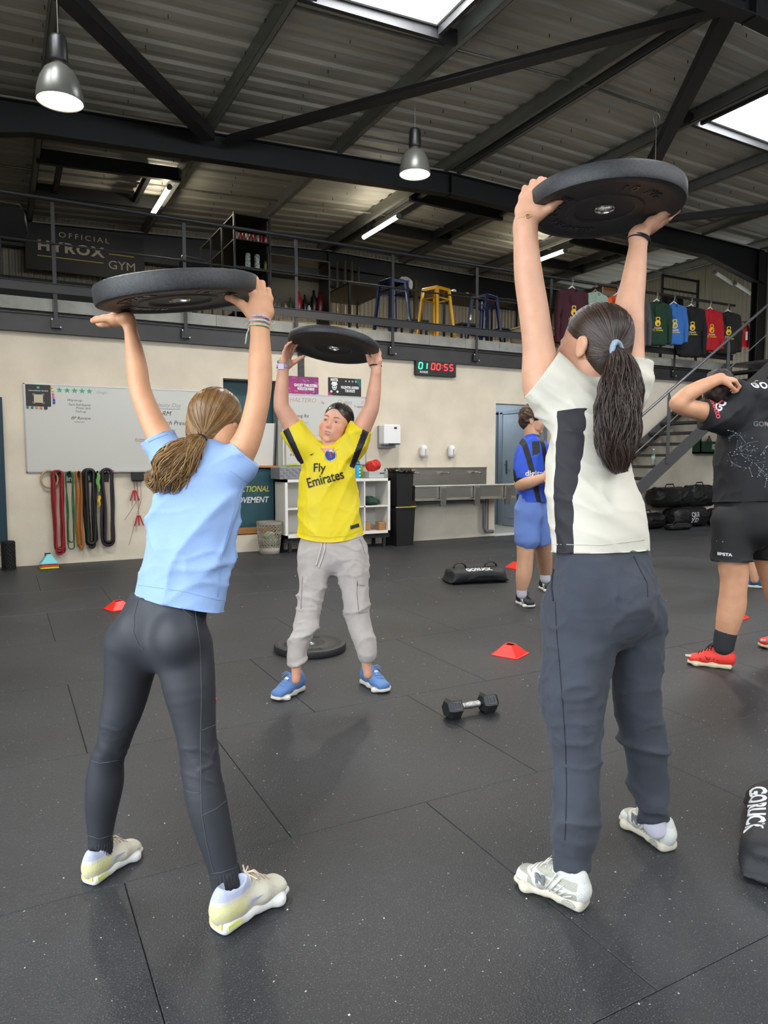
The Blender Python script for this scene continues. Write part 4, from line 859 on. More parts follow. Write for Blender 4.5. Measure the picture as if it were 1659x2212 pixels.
# ---- weight plates
prub = M('plate_rubber', '1b1b1d', .5, bump=.18, bs=420, col2='2a2b2d', vs=160, det=2)
def plate_profile(R, T): return [(.027, T*.18), (.03, T*.14), (.085, T*.14), (.09, T*.04), (R*.48, T*.04), (R*.5, T*.10), (R*.82, T*.10), (R*.86, 0), (R-.01, 0), (R-.003, .003), (R, .01), (R, T-.01), (R-.003, T-.003), (R-.01, T), (R*.86, T), (R*.82, T*.9), (R*.5, T*.9), (R*.48, T*.96), (.09, T*.96), (.085, T*.86), (.03, T*.86), (.027, T*.82), (.027, T*.18)]
def plate(c, n, lab, T=.062, R=.225, xa=None, txt=('BUMPER PLATE', '10 KG')):
    n = nrm(n); c = arr(c)-n*T/2; t = thing('weight_plate', lab, 'weight plate', c)
    xa = nrm(arr(xa)-n*(n@arr(xa))) if xa is not None else nrm(np.cross(n, (.3, 1, .2)))
    o = MB().lathe(c, plate_profile(R, T), 72, axis=n, xa=xa).build('disc', prub, t); smooth_angle(o, 35)
    MB().lathe(c, [(.0255, T*.1), (.028, T*.08), (.0285, T*.9), (.026, T*.92), (.0245, T*.85), (.0245, T*.15), (.0255, T*.1)], 28, axis=n, xa=xa).build('steel_hub', chrome, t, True)
    y = np.cross(n, xa)
    for side in (0, 1):
        k = 0; mk = M('plate_relief', '101012', .35)
        for w, a0 in ((txt[0], 1.9), (txt[1], -1.2)):
            for i, ch in enumerate(w):
                if ch == ' ': continue
                a = a0-i*.19 if side else a0+i*.19; u = xa*math.cos(a)+y*math.sin(a); v = -xa*math.sin(a)+y*math.cos(a)
                p_ = c+u*R*.66+n*(T*.9 if side else T*.10); V, Fc = text_mesh(ch, .042, bold=.0012, ext=.0016)
                nn = n if side else -n; xx = np.cross(u, nn) if side else np.cross(u, nn); mb = MB(); mb.add([p_+xx*q[0]+u*q[1]+nn*(q[2]) for q in V], Fc); mb.build('embossed_letter', mk, t)
    return t
gp = atZ(670, 1393, .03)
plate((gp[0], gp[1], .0235), Z_, 'black rubber weight plate lying flat behind the yellow-shirted girl', T=.045)
# ---- sandbags
nyl = M('black_nylon', '1a1b1e', .6, bump=.3, bs=140)
def sandbag(c, d, L, Wd, H, lab, txt, tw=1., side=1, tilt=False):
    d = nrm(d); s = np.cross(Z_, d); c = arr(c); t = thing('sandbag', lab, 'sandbag', c, 'black sandbags on the floor'); m = c+Z_*H*.5
    ds = folds(5, .006, 14, d, .4)
    V, Fc = surf([es(m-d*L*.36, m+d*L*.36, Wd*.5, H*.5, Wd*.5, H*.5, s, .05, pw=3), es(m-d*L*.5-Z_*H*.38, m-d*L*.3, Wd*.5, .008, Wd*.46, H*.4, s, .04), es(m+d*L*.3, m+d*L*.5-Z_*H*.38, Wd*.46, H*.4, Wd*.5, .008, s, .04), pl(c+Z_*.002, -Z_)][:3], .009, ds)
    V[:, 2] = np.maximum(V[:, 2], .001); o = smesh('bag_body', [(V, Fc)], nyl, t)
    for q in (-.27, .27):
        b = m+d*L*q+Z_*H*.45; MB().tube([b-d*.07-Z_*.01, b-d*.055+Z_*.035, b-d*.02+Z_*.055, b+d*.02+Z_*.055, b+d*.055+Z_*.035, b+d*.07-Z_*.01], .016, 8, sq=(.45, 1), up=Z_).build('grab_handle', nyl, t, True)
    bv = BVHTree.FromPolygons([tuple(v) for v in V], [tuple(f) for f in Fc.tolist()])
    def put(tx, size, off, sh):
        sv = s*side; Vt, Ft = text_mesh(tx, size, bold=.0022, ext=.0006); q = nrm(Z_*(.8 if tilt else .45)+sv*.7); up = nrm(Z_-q*(q[2])); xx = np.cross(up, q); out = []
        for v in Vt:
            P = m+xx*(v[0]*tw+off)+up*v[1]+q*.3+(sv*Wd*.30 if tilt else 0); h = bv.ray_cast(Vector(P), Vector(-q)); out.append((arr(h[0])+q*(.0015+v[2]) if h[0] is not None else P-q*.3))
        mb = MB(); mb.add(out, Ft); mb.build('lettering', wht, t)
    put(txt, .075 if tilt else .062, .0, 0); t['_'] = 0; del t['_']; return t
cs = (atZ(957, 1250)+atZ(1092, 1262))/2
sandbag((4.02, 5.62, 0), (1, -.35, 0) if False else nrm(atZ(1092, 1262)-atZ(975, 1268)), .60, .28, .14, 'black sandbag with white lettering on the floor by the boy', 'GORUCK', side=-1)
_a = atZ(1607, 1738); _b = atZ(1589, 1890); _d = nrm(_a-_b)
sandbag((_a+_b)/2+np.cross(_d, Z_)*.165, _d, np.linalg.norm(_a-_b)+.05, .30, .12, 'black sandbag cut off by the right edge, nearest to the camera', 'GORUCK', side=1, tilt=True)
# ---- duffel bags under stairs
def duffel(c, r, R, lab, seed, txt=None, nv=M('bag_cloth', '0f1012', .55, bump=.3, bs=60)):
    t = thing('duffel_bag', lab, 'bag', (c[0], c[1], c[2]-r[2]), 'black sports bags under the staircase'); ds = folds(seed, .018, 9, (1, .2, .1), .5)
    V, Fc = surf([es(arr(c)-arr(R)*r[0]*.7, arr(c)+arr(R)*r[0]*.7, r[1], r[2], r[1], r[2], np.cross(Z_, R), .05, pw=2.6)], .014, ds); V[:, 2] = np.maximum(V[:, 2], max(.002, c[2]-r[2]*1.02)); smesh('bag_body', [(V, Fc)], nv, t)
    R = arr(R); MB().tube([arr(c)-R*.12+Z_*r[2]*.9, arr(c)-R*.08+Z_*(r[2]+.05), arr(c)+R*.08+Z_*(r[2]+.055), arr(c)+R*.12+Z_*r[2]*.9], .012, 8, sq=(1, .4)).build('carry_strap', nyl, t, True)
    MB().tube([arr(c)-R*r[0]*.8+Z_*r[2]*.93, arr(c)+Z_*r[2]*1.03, arr(c)+R*r[0]*.8+Z_*r[2]*.93], .004, 6).build('zip', M('zip_grey', '55565a', .4), t)
    if txt:
        s = -np.cross(Z_, R); s = s if s[1] < 0 else -s; x = np.cross(s, Z_)*-1
        bv = BVHTree.FromPolygons([tuple(v) for v in V], [tuple(f) for f in Fc.tolist()])
        for i, w in enumerate(txt.split('|')):
            Vt, Ft = text_mesh(w, .11, bold=.004, ext=.001); out = []
            xx = nrm(np.cross(Z_, -s)); xx = xx if xx[0] > 0 else -xx
            for v in Vt:
                P = arr(c)+xx*(v[0])+Z_*(v[1]+.05-.1*i)+s*.6; h = bv.ray_cast(Vector(P), Vector(-s)); out.append(arr(h[0])+s*.003 if h[0] is not None else arr(c)+xx*v[0]+Z_*(v[1]+.05-.1*i)+s*(r[1]*.9))
            mb = MB(); mb.add(out, Ft); mb.build('lettering', wht, t)
    return t
duffel((10.55, 8.45, .17), (.40, .2, .17), (1, 0, 0), 'black duffel with white block letters at the front of the bag pile', 3, 'QUI|KID')
duffel((9.65, 8.52, .13), (.30, .2, .13), (1, .1, 0), 'low black bag at the left end of the bag pile', 4)
duffel((10.25, 8.56, .52), (.40, .18, .17), (1, -.05, 0), 'large black bag on top of the pile, left one', 5)
duffel((11.02, 8.56, .52), (.30, .18, .19), (1, .05, 0), 'boxy black backpack on top of the pile, right one', 6)
duffel((11.42, 8.38, .15), (.34, .2, .15), (1, .1, 0), 'navy black sports bag at the right end of the pile', 7, nv=M('bag_navy', '14161f', .5, bump=.3, bs=60))
duffel((9.95, 8.12, .05), (.3, .1, .05), (1, 0, 0), 'flat black case lying in front of the bag pile', 8)
t = thing('first_aid_crate', 'dark green crate with a white label on the wall below the staircase', 'crate', (11.5, 8.8, 1.28))
MB().box(11.1, 12.0, 8.62, 8.8, 1.28, 1.31).box(11.1, 12.0, 8.62, 8.64, 1.28, 1.5).box(11.1, 11.12, 8.62, 8.8, 1.28, 1.62).box(11.98, 12.0, 8.62, 8.8, 1.28, 1.62).build('box_body', M('crate_green', '123a26', .5), t)
MB().box(11.4, 11.75, 8.612, 8.62, 1.36, 1.45).build('label', M('crate_label', '9da59c', .6), t); text('PHARMACIE', .05, (11.575, 8.611, 1.405), X_, Z_, ink, t)
MB().lathe((11.45, 8.72, 1.31), [(.05, 0), (.05, .2), (.02, .26), (.02, .3)], 12).build('brown_flask', M('brown_glass', '5a3b22', .3), t)
t = thing('plastic_bottle', 'clear plastic water bottle standing on the stairs', 'bottle', (9.25, 8.1, 1.108))
bp_ = atY(1403, 1013, 8.1)
zt_ = 6*DK/16-.026
MB().lathe((9.30, 8.1, zt_), [(.028, 0), (.033, .006), (.03, .04), (.033, .05), (.031, .09), (.033, .12), (.033, .16), (.025, .2), (.013, .235), (.013, .25)], 16).build('flask', M('clear_pet', 'dfe8e2', .08, trans=.85), t, True)
MB().lathe((9.30, 8.1, zt_+.25), [(.015, 0), (.015, .018), (0, .019)], 12).build('cap', wht, t); MB().lathe((9.30, 8.1, zt_+.1), [(.0335, 0), (.0335, .05)], 16).build('label', M('mint_label', 'a8c4b0', .5), t)
# ================================================================== ON THE MEZZANINE
def bar_stool(x, y, m, lab, h=.79, rz=.3):
    t = thing('bar_stool', lab, 'stool', (0, 0, 0), 'metal bar stools on the mezzanine'); r0, r1 = .15, .21
    MB().box(-r0, r0, -r0, r0, h-.02, h, bev=.008).box(-r0, r0, -r0, -r0+.006, h-.05, h-.01).box(-r0, r0, r0-.006, r0, h-.05, h-.01).box(-r0, -r0+.006, -r0, r0, h-.05, h-.01).box(r0-.006, r0, -r0, r0, h-.05, h-.01).build('seat', m, t)
    for sx in (-1, 1):
        for sy in (-1, 1):
            a = arr((sx*r0*.95, sy*r0*.95, h-.02)); b = arr((sx*r1, sy*r1, 0)); mb = MB(); mb.bar(a-(sx*.022, 0, 0), b-(sx*.014, 0, 0), .05, .004, up=(0, 1, 0)) ; mb.bar(a-(0, sy*.022, 0), b-(0, sy*.014, 0), .05, .004, up=(1, 0, 0)); mb.bar(a, b, .03, .03); mb.build('leg', m, t)
    for z in (.2, h-.17):
        r = r1+(r0-r1)*z/h-.01; mb = MB()
        for a, b in (((-r, -r), (r, -r)), ((r, -r), (r, r)), ((r, r), (-r, r)), ((-r, r), (-r, -r))): mb.bar((a[0], a[1], z), (b[0], b[1], z), .012, .02)
        mb.build('footrest' if z < .3 else 'upper_rail', m, t)
    t.location = (x, y, DK); t.rotation_euler = (0, 0, rz); LOC[t.name] = arr((x, y, DK)); return t
sy_ = M('stool_yellow', 'd8a012', .28, .2, coat=.4); sb_ = M('stool_navy', '18254f', .25, .3, coat=.4)
bar_stool(5.83, 9.22, sy_, 'bright yellow metal bar stool behind the mezzanine railing')
bar_stool(5.13, 9.3, sb_, 'navy blue bar stool with a cloth on it, left of the yellow stool', rz=.15, h=.84)
bar_stool(6.78, 9.3, sb_, 'navy blue bar stool right of the yellow stool', rz=.35)
ds = lambda V, N: .008*(1-2*np.abs(vnoise(V*30, 2)))
V, Fc = surf([el((5.28, 9.22, DK+.86), (.08, .06, .03), k=.03), el((5.35, 9.16, DK+.78), (.03, .03, .08), k=.03)], .008, ds); tag(smesh('white_rag', [(V, Fc)], M('rag', 'b9b6ad', .8), None), 'white rag lying on the left navy bar stool', 'cloth')
def table(x0, x1, y0, y1, h, m, lab, grp='black tables on the mezzanine', th=.03):
    t = thing('table', lab, 'table', ((x0+x1)/2, (y0+y1)/2, DK), grp); MB().box(x0, x1, y0, y1, DK+h-th, DK+h, bev=.003).build('tabletop', m, t)
    for x in (x0+.03, x1-.03):
        for y in (y0+.03, y1-.03): MB().box(x-.015, x+.015, y-.015, y+.015, DK, DK+h-th).build('leg', steelk, t)
    MB().box(x0+.03, x1-.03, y0+.025, y0+.035, DK+.15, DK+.18).build('stretcher', steelk, t); return t
dk = M('dark_top', '1a1613', .5)
table(4.7, 5.5, 9.9, 11.2, .9, dk, 'tall black table left of the navy stool'); table(6.6, 8.2, 10.2, 11.0, 1.05, dk, 'high black bar table behind the yellow stool')
table(5.75, 6.1, 9.85, 10.2, .45, dk, 'low black stool-table under the bar table, left', 'low black stools on the mezzanine'); table(6.65, 7.0, 9.75, 10.1, .45, dk, 'low black stool-table under the bar table, middle', 'low black stools on the mezzanine'); table(7.5, 7.85, 9.8, 10.15, .45, dk, 'low black stool-table under the bar table, right', 'low black stools on the mezzanine')
for i, (x, y) in enumerate(((7.0, 10.5), (7.35, 10.6))):
    tag(MB().lathe((x, y, DK+1.05), [(.03, 0), (.045, .05), (.045, .1), (.035, .11), (0, .11)], 14).build('white_pot', wht, None, True), 'small white pot on the bar table, %s one' % ('left', 'right')[i], 'pot', 'white pots on the bar table')
t = thing('counter', 'pale beige counter box at the right behind the railing', 'counter', (8.0, 9.6, DK)); MB().box(7.7, 8.4, 9.4, 9.8, DK, DK+.42, bev=.004).build('carcass', M('beige_panel', 'b7a684', .6), t); MB().box(7.68, 8.42, 9.38, 9.82, DK+.42, DK+.44).build('top', M('beige_top', 'c9bd9d', .5), t)
for i, (x, c) in enumerate(((7.85, 'b9b9b5'), (7.95, '77705f'), (8.03, 'c9c9c4'))):
    tag(MB().lathe((x, 9.55, DK+.44), [(.03, 0), (.035, .02), (.025, .06), (.03, .08), (0, .085)], 12).build('cup', M('cup_'+c, c, .4), None, True), 'small cup on the beige counter, %s' % ('left one', 'darker middle one', 'right one')[i], 'cup', 'cups on the beige counter')
t = tag(MB().box(4.5, 12.0, 12.4, 12.44, DK, DK+.75).build('lamplit_wall_strip', M('lamplit_wall_beige', 'a5987b', .7)), 'long low beige partition behind the mezzanine tables', 'partition')  # lamplight on the lower rear wall, put into a beige strip
# shelf rack of black steel, running away from the railing
t = thing('bar_shelving', 'tall black open steel shelving with cans and jars on the mezzanine', 'shelving', (3.1, 10.5, DK))
for y in (9.6, 10.2, 10.8, 11.4):
    for x in (2.86, 3.36): MB().box(x-.012, x+.012, y-.012, y+.012, DK, 4.50).build('upright', steelk, t)
for z in (4.49, 4.16, 3.80, 3.2): MB().box(2.86, 3.36, 9.6, 11.4, z-.015, z, bev=.002).build('shelf_board', dk, t)
MB().box(3.345, 3.355, 9.7, 11.4, 3.2, 4.49).build('side_sheet', blkm, t)
red = M('can_red', '7a1c22', .3, .3); cy = M('can_silver', '8d8c88', .3, .5)
for k in range(9):
    x = 2.91+k*.05; o = MB().lathe((x, 9.66, 4.16), [(.018, 0), (.021, .006), (.021, .09), (.017, .1)], 12).build('drink_can', red if k % 3 else cy, None, True); tag(o, ('red' if k % 3 else 'silver')+' drinks can on the black shelving, '+('leftmost', 'second', 'third', 'fourth', 'middle', 'sixth', 'seventh', 'eighth', 'rightmost')[k]+' in the top row', 'can', 'drinks cans on the black shelving')
for k, x in enumerate((3.07, 3.20)):
    o = MB().lathe((x, 9.68, 3.80), [(.035, 0), (.038, .01), (.038, .08), (.03, .1), (.038, .12), (.038, .17), (.03, .2), (.0, .205)], 14).build('glass_jar', M('jar_mixed', '4d5a50', .2, col2='c0c8c0', vs=60), None, True); tag(o, 'tall glass jar on the middle shelf of the black shelving, %s one' % ('left', 'right')[k], 'jar', 'tall jars on the shelving')
tag(MB().lathe((3.31, 9.66, 3.80), [(.016, 0), (.02, .01), (.02, .08), (.01, .1), (.01, .12)], 12).build('small_bottle', M('amber', '6a5a22', .3), None, True), 'small amber bottle at the right of the tall jars', 'bottle')
# back bar cabinet with bottles
t = thing('bottle_cabinet', 'open dark cabinet with bottles and glasses behind the railing', 'cabinet', (4.0, 10.4, DK)); x0, x1 = 3.55, 4.52
for x in (x0, x1): MB().box(x-.012, x+.012, 10.2, 10.6, DK, 4.20, bev=.002).build('side_panel', M('bronze_frame', '4d463c', .4, .4), t)
for z in (4.2, 3.98, 3.42, 3.2): MB().box(x0, x1, 10.2, 10.6, z-.02, z, bev=.002).build('shelf_board', M('bronze_frame', '4d463c'), t)
MB().box(x0, x1, 10.59, 10.6, 3.42, 3.98).build('back_sheet', M('dim_back', '6b6350', .7), t)
for k, (x, h, c, lab, r) in enumerate(((3.62, .15, 'cfd6cf', 'clear glass, first from left', .02), (3.68, .19, 'cfd6cf', 'clear glass, second from left', .02), (3.74, .16, 'cfd6cf', 'clear glass, third from left', .02), (3.84, .10, 'b9b08e', 'small beige candle', .028), (3.92, .2, '3a4a3c', 'dark green bottle', .025), (4.05, .3, 'a8162a', 'bright red bottle', .05), (4.15, .26, '1a1416', 'black bottle', .035), (4.22, .11, 'd2cdbd', 'small white mug', .03), (4.30, .34, '1c1517', 'tall black bottle', .05), (4.40, .33, '5a1018', 'dark red bottle with label', .055))):
    mm = glass if c == 'cfd6cf' else M('bt_'+c, c, .25)
    o = MB().lathe((x, 10.3, 3.42), [(r*.9, 0), (r, .01), (r, h*.65), (r*.45, h*.8), (r*.4, h)], 12).build('bottle', mm, None, True); tag(o, lab+' in the open bar cabinet', 'bottle')
mb = MB()
# banner
t = thing('gym_banner', 'black banner with official gym lettering on the rear mezzanine wall', 'banner', (1.4, 13.1, 4.3)); by_ = 13.12
MB().box(.45, 2.30, by_, by_+.01, 4.27, 5.0).build('cloth', M('banner_black', '0c0b0a', .6, bump=.2, bs=8), t)
sand = M('sand_print', 'a89c8a', .6); yl = M('yellow_print', 'a8962e', .6)
bt = lambda s, sz, x, z, m, **k: text(s, sz, (x, by_-.004, z), X_, Z_, m, t, **k)
bt('OFFICIAL', .12, 1.34, 4.87, sand, width=.78, space=1.4); bt('HYROX', .22, 1.13, 4.66, sand, bold=.008, width=1.02, space=1.2); bt('GYM', .2, 1.93, 4.48, sand, width=.43)
MB().box(1.72, 2.13, by_-.006, by_, 4.655, 4.67).box(.62, 1.63, by_-.006, by_, 4.49, 4.505).build('yellow_line', yl, t)
# chair backs / machines at left
def frame_chair(x, y, w, h, lab, rz=0):
    t = thing('folded_machine', lab, 'exercise bench', (x, y, DK), 'dark upholstered frames on the mezzanine')
    u = arr((math.cos(rz), math.sin(rz), 0)); v = np.cross(Z_, u); c = arr((x, y, DK+h))
    MB().obox(c-Z_*.2, u, v, Z_, w/2, .03, .2).build('pad', blkm, t); MB().tube([c-u*w*.5-Z_*.02, c-u*w*.42+Z_*.06, c+u*w*.42+Z_*.06, c+u*w*.5-Z_*.05, c+u*w*.55-Z_*.3], .014, 8).build('frame', M('frame_grey', '5f5f5d', .3, .6), t, True)
    MB().obox(arr((x, y, DK+(h-.4)/2)), u, v, Z_, .03, .03, (h-.4)/2).build('stand', steelk, t)
frame_chair(2.55, 10.6, .42, 1.08, 'black padded backrest with a steel frame left of the shelving', .2); frame_chair(.05, 10.2, .6, 1.35, 'large dark machine frame at the left edge of the mezzanine', 0)
tag(MB().box(-.3, 1.5, 9.7, 10.2, DK+.05, DK+.42, bev=.02).build('treadmill_deck', blkm), 'low black treadmill deck at the left of the mezzanine', 'treadmill')
for i, (x, r, z0, z1) in enumerate(((5.95, .022, 2.95, 5.05), (6.12, .03, 2.95, 5.1), (6.27, .03, 2.95, 5.1), (6.42, .022, 2.95, 5.0), (7.75, .055, 2.95, 4.9))):
    tag(MB().tube([(x, 13.05, z0), (x, 13.05, z1)], r, 10).build('wall_pipe', M('pipe_bronze', '8c7f66', .3, .6), None, True), ('thin grey wall pipe, %s of the four standing together' % ('first', 'second', 'third', 'fourth')[i]) if i < 4 else 'thick grey wall pipe rising behind the left navy stool', 'pipe', 'pipes on the rear wall')
# ---- hoodies on the rail
def hoodie(px, pz, c, lab, w=.42, L=.68, ry=0., sleeves=True):
    ry = -ry
    x = px; z = 3.955; t = thing('hoodie', lab, 'hoodie', (x, 8.62, z-.1), 'hoodies hanging from the mezzanine rail'); m = M('fleece_'+c, c, .85, bump=.25, bs=160)
    y = 8.60; ca, sa = math.cos(ry), math.sin(ry); u = arr((ca, sa, 0)); f = arr((sa, -ca, 0)); o = arr((x, y, z-.13))
    h = [es(o-Z_*.07, o-Z_*(L-.06), w*.42, .06, w*.46, .06, u, .03, pw=2.6), es(o-Z_*(L-.07), o-Z_*L, w*.46, .055, w*.43, .05, u, .01, False, True, pw=2.6),
         rc(o-Z_*.03-u*.03, o-Z_*.085-u*w*.44, .045, .05, .04), rc(o-Z_*.03+u*.03, o-Z_*.085+u*w*.44, .045, .05, .04)]
    for s in (-1, 1): h += [rc(o-Z_*.09+u*s*w*.44, o-Z_*.36+u*s*w*.56+f*.02, .055, .047, .03), rc(o-Z_*.36+u*s*w*.56+f*.02, o-Z_*(L-.03)+u*s*w*.55+f*.04, .047, .036, .012, False, True)]
    h += [el(o-Z_*.06+f*.03, (.10, .05, .075), k=.02), el(o-Z_*.15+f*.05, (.085, .035, .11), k=.012), el(o+f*.05-Z_*.02, (.05, .03, .045), k=.01, op='-')]
    V, Fc = surf(h, .0115, folds(int(px*100), .008, 11, Z_, .3)); smesh('fleece', [(V, Fc)], m, t)
    MB().tube([o+Z_*.13+f*.0, o+Z_*.16+u*.015, o+Z_*.14+u*.03, o+Z_*.1+u*.01, o+Z_*.05], .003, 6).tube([o+Z_*.055-Z_*.0, o-Z_*.0-u*.07], .010, 8, sq=(1, .6)).tube([o+Z_*.055, o-u*-.07], .010, 8, sq=(1, .6)).build('hanger', M('hanger_white', 'd8d6d0', .4) if c != '8fa394' else M('hanger_wood', '9a6a3c', .5), t)
    bv = BVHTree.FromPolygons([tuple(v) for v in V], [tuple(q) for q in Fc.tolist()])
    def proj(V2, F2, mt, nm):
        out = []
        for v in V2:
            P = o-Z_*.36+u*v[0]+Z_*v[1]+f*.3; r = bv.ray_cast(Vector(P), Vector(-f)); out.append(arr(r[0])+f*(.002+v[2]) if r[0] is not None else P-f*.23)
        mb = MB(); mb.add(out, F2); mb.build(nm, mt, t)
    yw = M('kettle_yellow', 'e0b81c', .6)
    a = np.linspace(-.9+math.pi/2+.35, 2*math.pi+math.pi/2-.35+.9, 2)
    n = 20; V2 = [(0, .0, 0)]+[(.052*math.cos(q), .052*math.sin(q)*1.05, 0) for q in np.linspace(0, 2*math.pi, n, endpoint=False)]; F2 = [(0, 1+i, 1+(i+1) % n) for i in range(n)]; proj(V2, F2, yw, 'printed_kettlebell')
    # handle ring
    V2 = []; F2 = []
    path = [(-.028, .04), (-.036, .075), (-.028, .098), (0, .102), (.028, .098), (.036, .075), (.028, .04)]
    for (p, q) in path: V2 += [(p*1.12, q*1.04, 0), (p*.72, q*.9 if q > .05 else q, 0)]
    for i in range(len(path)-1): F2.append((2*i, 2*i+2, 2*i+3, 2*i+1))
    proj(V2, F2, yw, 'printed_kettlebell_handle')
    proj([(-.02, -.045, .001), (-.005, -.02, .001), (-.022, -.005, .001), (.0, .0, .001), (.008, .018, .001), (.014, .0, .001), (.03, -.01, .001), (.012, -.022, .001), (.022, -.045, .001), (0, -.03, .001)], [(0, 1, 9), (1, 2, 3), (1, 3, 5, 7), (3, 4, 5), (5, 6, 7), (7, 8, 9), (1, 7, 9)], m, 'printed_figure')
    for s, yy, mt in (('CrossFit', -.078, wht), ('Ty Sarzeau', -.112, yw)):
        V3, F3 = text_mesh(s, .04 if mt is wht else .045, bold=.0006, ext=.0003, shear=.2); V3[:, 1] += yy; proj(V3, F3, mt, 'lettering')
for a in ((7.95, 0, '3d0f1e', 'maroon hoodie hanging leftmost on the rail', .50, .86, .15), (8.44, 0, '8fa394', 'sage green hoodie on a wooden hanger', .42, .70, .1), (8.92, 0, 'e0541a', 'bright orange hoodie hanging on the rail', .40, .68, .5),
          (9.36, 0, '45454a', 'dark grey hoodie half hidden by the woman\'s arm', .40, .80, .4), (9.84, 0, '12321f', 'dark green hoodie hanging on the rail', .42, .72, .35), (10.26, 0, '2f66a8', 'royal blue hoodie hanging on the rail', .38, .68, .45),
          (10.70, 0, '0f0f11', 'black hoodie hanging between the blue and red ones', .46, .86, .3), (11.20, 0, 'b00f1e', 'bright red hoodie hanging on the rail', .42, .72, .25), (11.68, 0, '1e1e18', 'dark olive hoodie hanging rightmost on the rail', .40, .74, .45)): hoodie(*a)
t = thing('clothes_rack', 'black clothes rack with empty hangers behind the hoodies', 'rack', (12.3, 10.1, DK))
for x in (11.7, 12.75): MB().box(x-.02, x+.02, 10.08, 10.12, DK, 4.85).build('upright', steelk, t)
MB().box(11.7, 12.75, 10.08, 10.12, 4.80, 4.84).box(11.7, 12.75, 10.08, 10.12, 4.55, 4.58).build('rail', steelk, t)
for k in range(4): MB().tube([(12.2+k*.13, 9.93, 4.36), (12.2+k*.13, 10.1, 4.48), (12.2+k*.13, 10.27, 4.36), (12.2+k*.13, 9.93, 4.36)], .005, 6).tube([(12.2+k*.13, 10.1, 4.48), (12.2+k*.13, 10.1, 4.56)], .003, 5).build('hanger', blk, t)
for i, x in enumerate((11.85, 12.08)):
    o = arr((x, 10.1, 4.42)); V, Fc = surf([es(o-Z_*.05, o-Z_*.7, .06, .2, .07, .22, X_, .03), el(o-Z_*.03, (.06, .1, .08), k=.03)], .016, folds(i+3, .01, 10, Z_, .3)); tag(smesh('black_garment', [(V, Fc)], M('fleece_0f0f11', '0f0f11'), None), 'black garment on the rack behind the hoodies, %s one' % ('left', 'right')[i], 'garment', 'black garments on the rack')
t = thing('notice_board', 'orange and white notice on the rear wall behind the rail', 'notice', (11.6, 11.0, 4.4)); MB().box(10.9, 11.35, 10.9, 10.92, 4.2, 4.75).build('sheet', M('notice_paper', 'a8917a', .7), t); MB().box(10.92, 11.33, 10.89, 10.9, 4.62, 4.73).build('header', M('notice_orange', 'a8602a'), t); MB().box(11.0, 11.25, 10.89, 10.9, 4.3, 4.5).build('picture', M('notice_dark', '3a3634'), t)
MB().box(11.1, 11.14, 10.92, 10.96, DK, 4.75).build('stand', steelk, t)
t = thing('fire_extinguisher', 'red fire extinguisher on the right wall by the stair top', 'fire extinguisher', (12.95, 9.0, 3.4)); p = atX(1636, 705, 12.95); ex, ey = 12.95, 9.12
MB().lathe((ex, ey, 3.36), [(.05, 0), (.06, .01), (.06, .38), (.04, .43), (.02, .45), (.02, .48)], 16).build('cylinder', M('ext_red', 'a8141c', .3), t, True); MB().box(ex-.03, ex+.03, ey-.08, ey+.03, 3.83, 3.87).build('valve', blk, t)
MB().tube([(ex, ey+.02, 3.86), (ex-.02, ey+.12, 3.88), (ex-.02, ey+.17, 3.7), (ex-.02, ey+.12, 3.4), (ex-.02, ey+.09, 3.3)], .011, 8).build('hose', blk, t, True); MB().box(ex-.05, ex-.04, ey-.075, ey-.03, 3.5, 3.66).build('label', wht, t)
# ================================================================== PEOPLE
def J(px, py, d): return at(px, py, d)
def resamp(P, w, q=None, m=None):
    """Catmull-Rom through the joints so that limbs have no kinks or bulges"""
    P = np.array(P); w = np.array(w, float); n = len(P); A = np.concatenate([P, w[:, None]], 1) if q is None else np.concatenate([P, w[:, None], np.array(q, float)[:, None]], 1)
    if n < 3: return A
    m = m or 4; o = []
    for i in range(n-1):
        p0 = A[max(0, i-1)]; p1 = A[i]; p2 = A[i+1]; p3 = A[min(n-1, i+2)]
        for k in range(m):
            u = k/m; o.append(.5*((2*p1)+(p2-p0)*u+(2*p0-5*p1+4*p2-p3)*u*u+(3*p1-p0-3*p2+p3)*u**3))
    o.append(A[-1]); return np.array(o)
def limb(js, k=.02, c0=False, c1=False, m=3):
    """js: (px, py, depth, width px)"""
    A = resamp([at(a, b, d) for a, b, d, w in js], [w*.5*d/FPX for a, b, d, w in js], None, m); n = len(A)
    return [dict(t='g', k=k, op='+', sub=[rc(A[i, :3], A[i+1, :3], A[i, 3], A[i+1, 3], .0, c0 and i == 0, c1 and i == n-2) for i in range(n-1)])]
def trunk(js, side, flat, k=.03, c0=False, c1=False, m=3, pw=2.):
    """js: (px, py, depth, width px); flat = depth/width"""
    fl = list(flat) if hasattr(flat, '__len__') else [flat]*len(js); r = [w*.5*d/FPX for a, b, d, w in js]
    A = resamp([at(a, b, d) for a, b, d, w in js], r, [x*y for x, y in zip(r, fl)], m); n = len(A)
    return [dict(t='g', k=k, op='+', sub=[es(A[i, :3], A[i+1, :3], A[i, 3], A[i, 4], A[i+1, 3], A[i+1, 4], side, 0, c0 and i == 0, c1 and i == n-2, pw=pw) for i in range(n-1)])]
def skin(name, c): 
    m = M(name, c, .48, var=.05, vs=22, bump=.12, bs=220, sss=.0, spec=.4)
    b = m.node_tree.nodes['Principled BSDF']; b.inputs['Subsurface Weight'].default_value = .12; b.inputs['Subsurface Radius'].default_value = (.8, .3, .2); b.inputs['Subsurface Scale'].default_value = .012
    return m
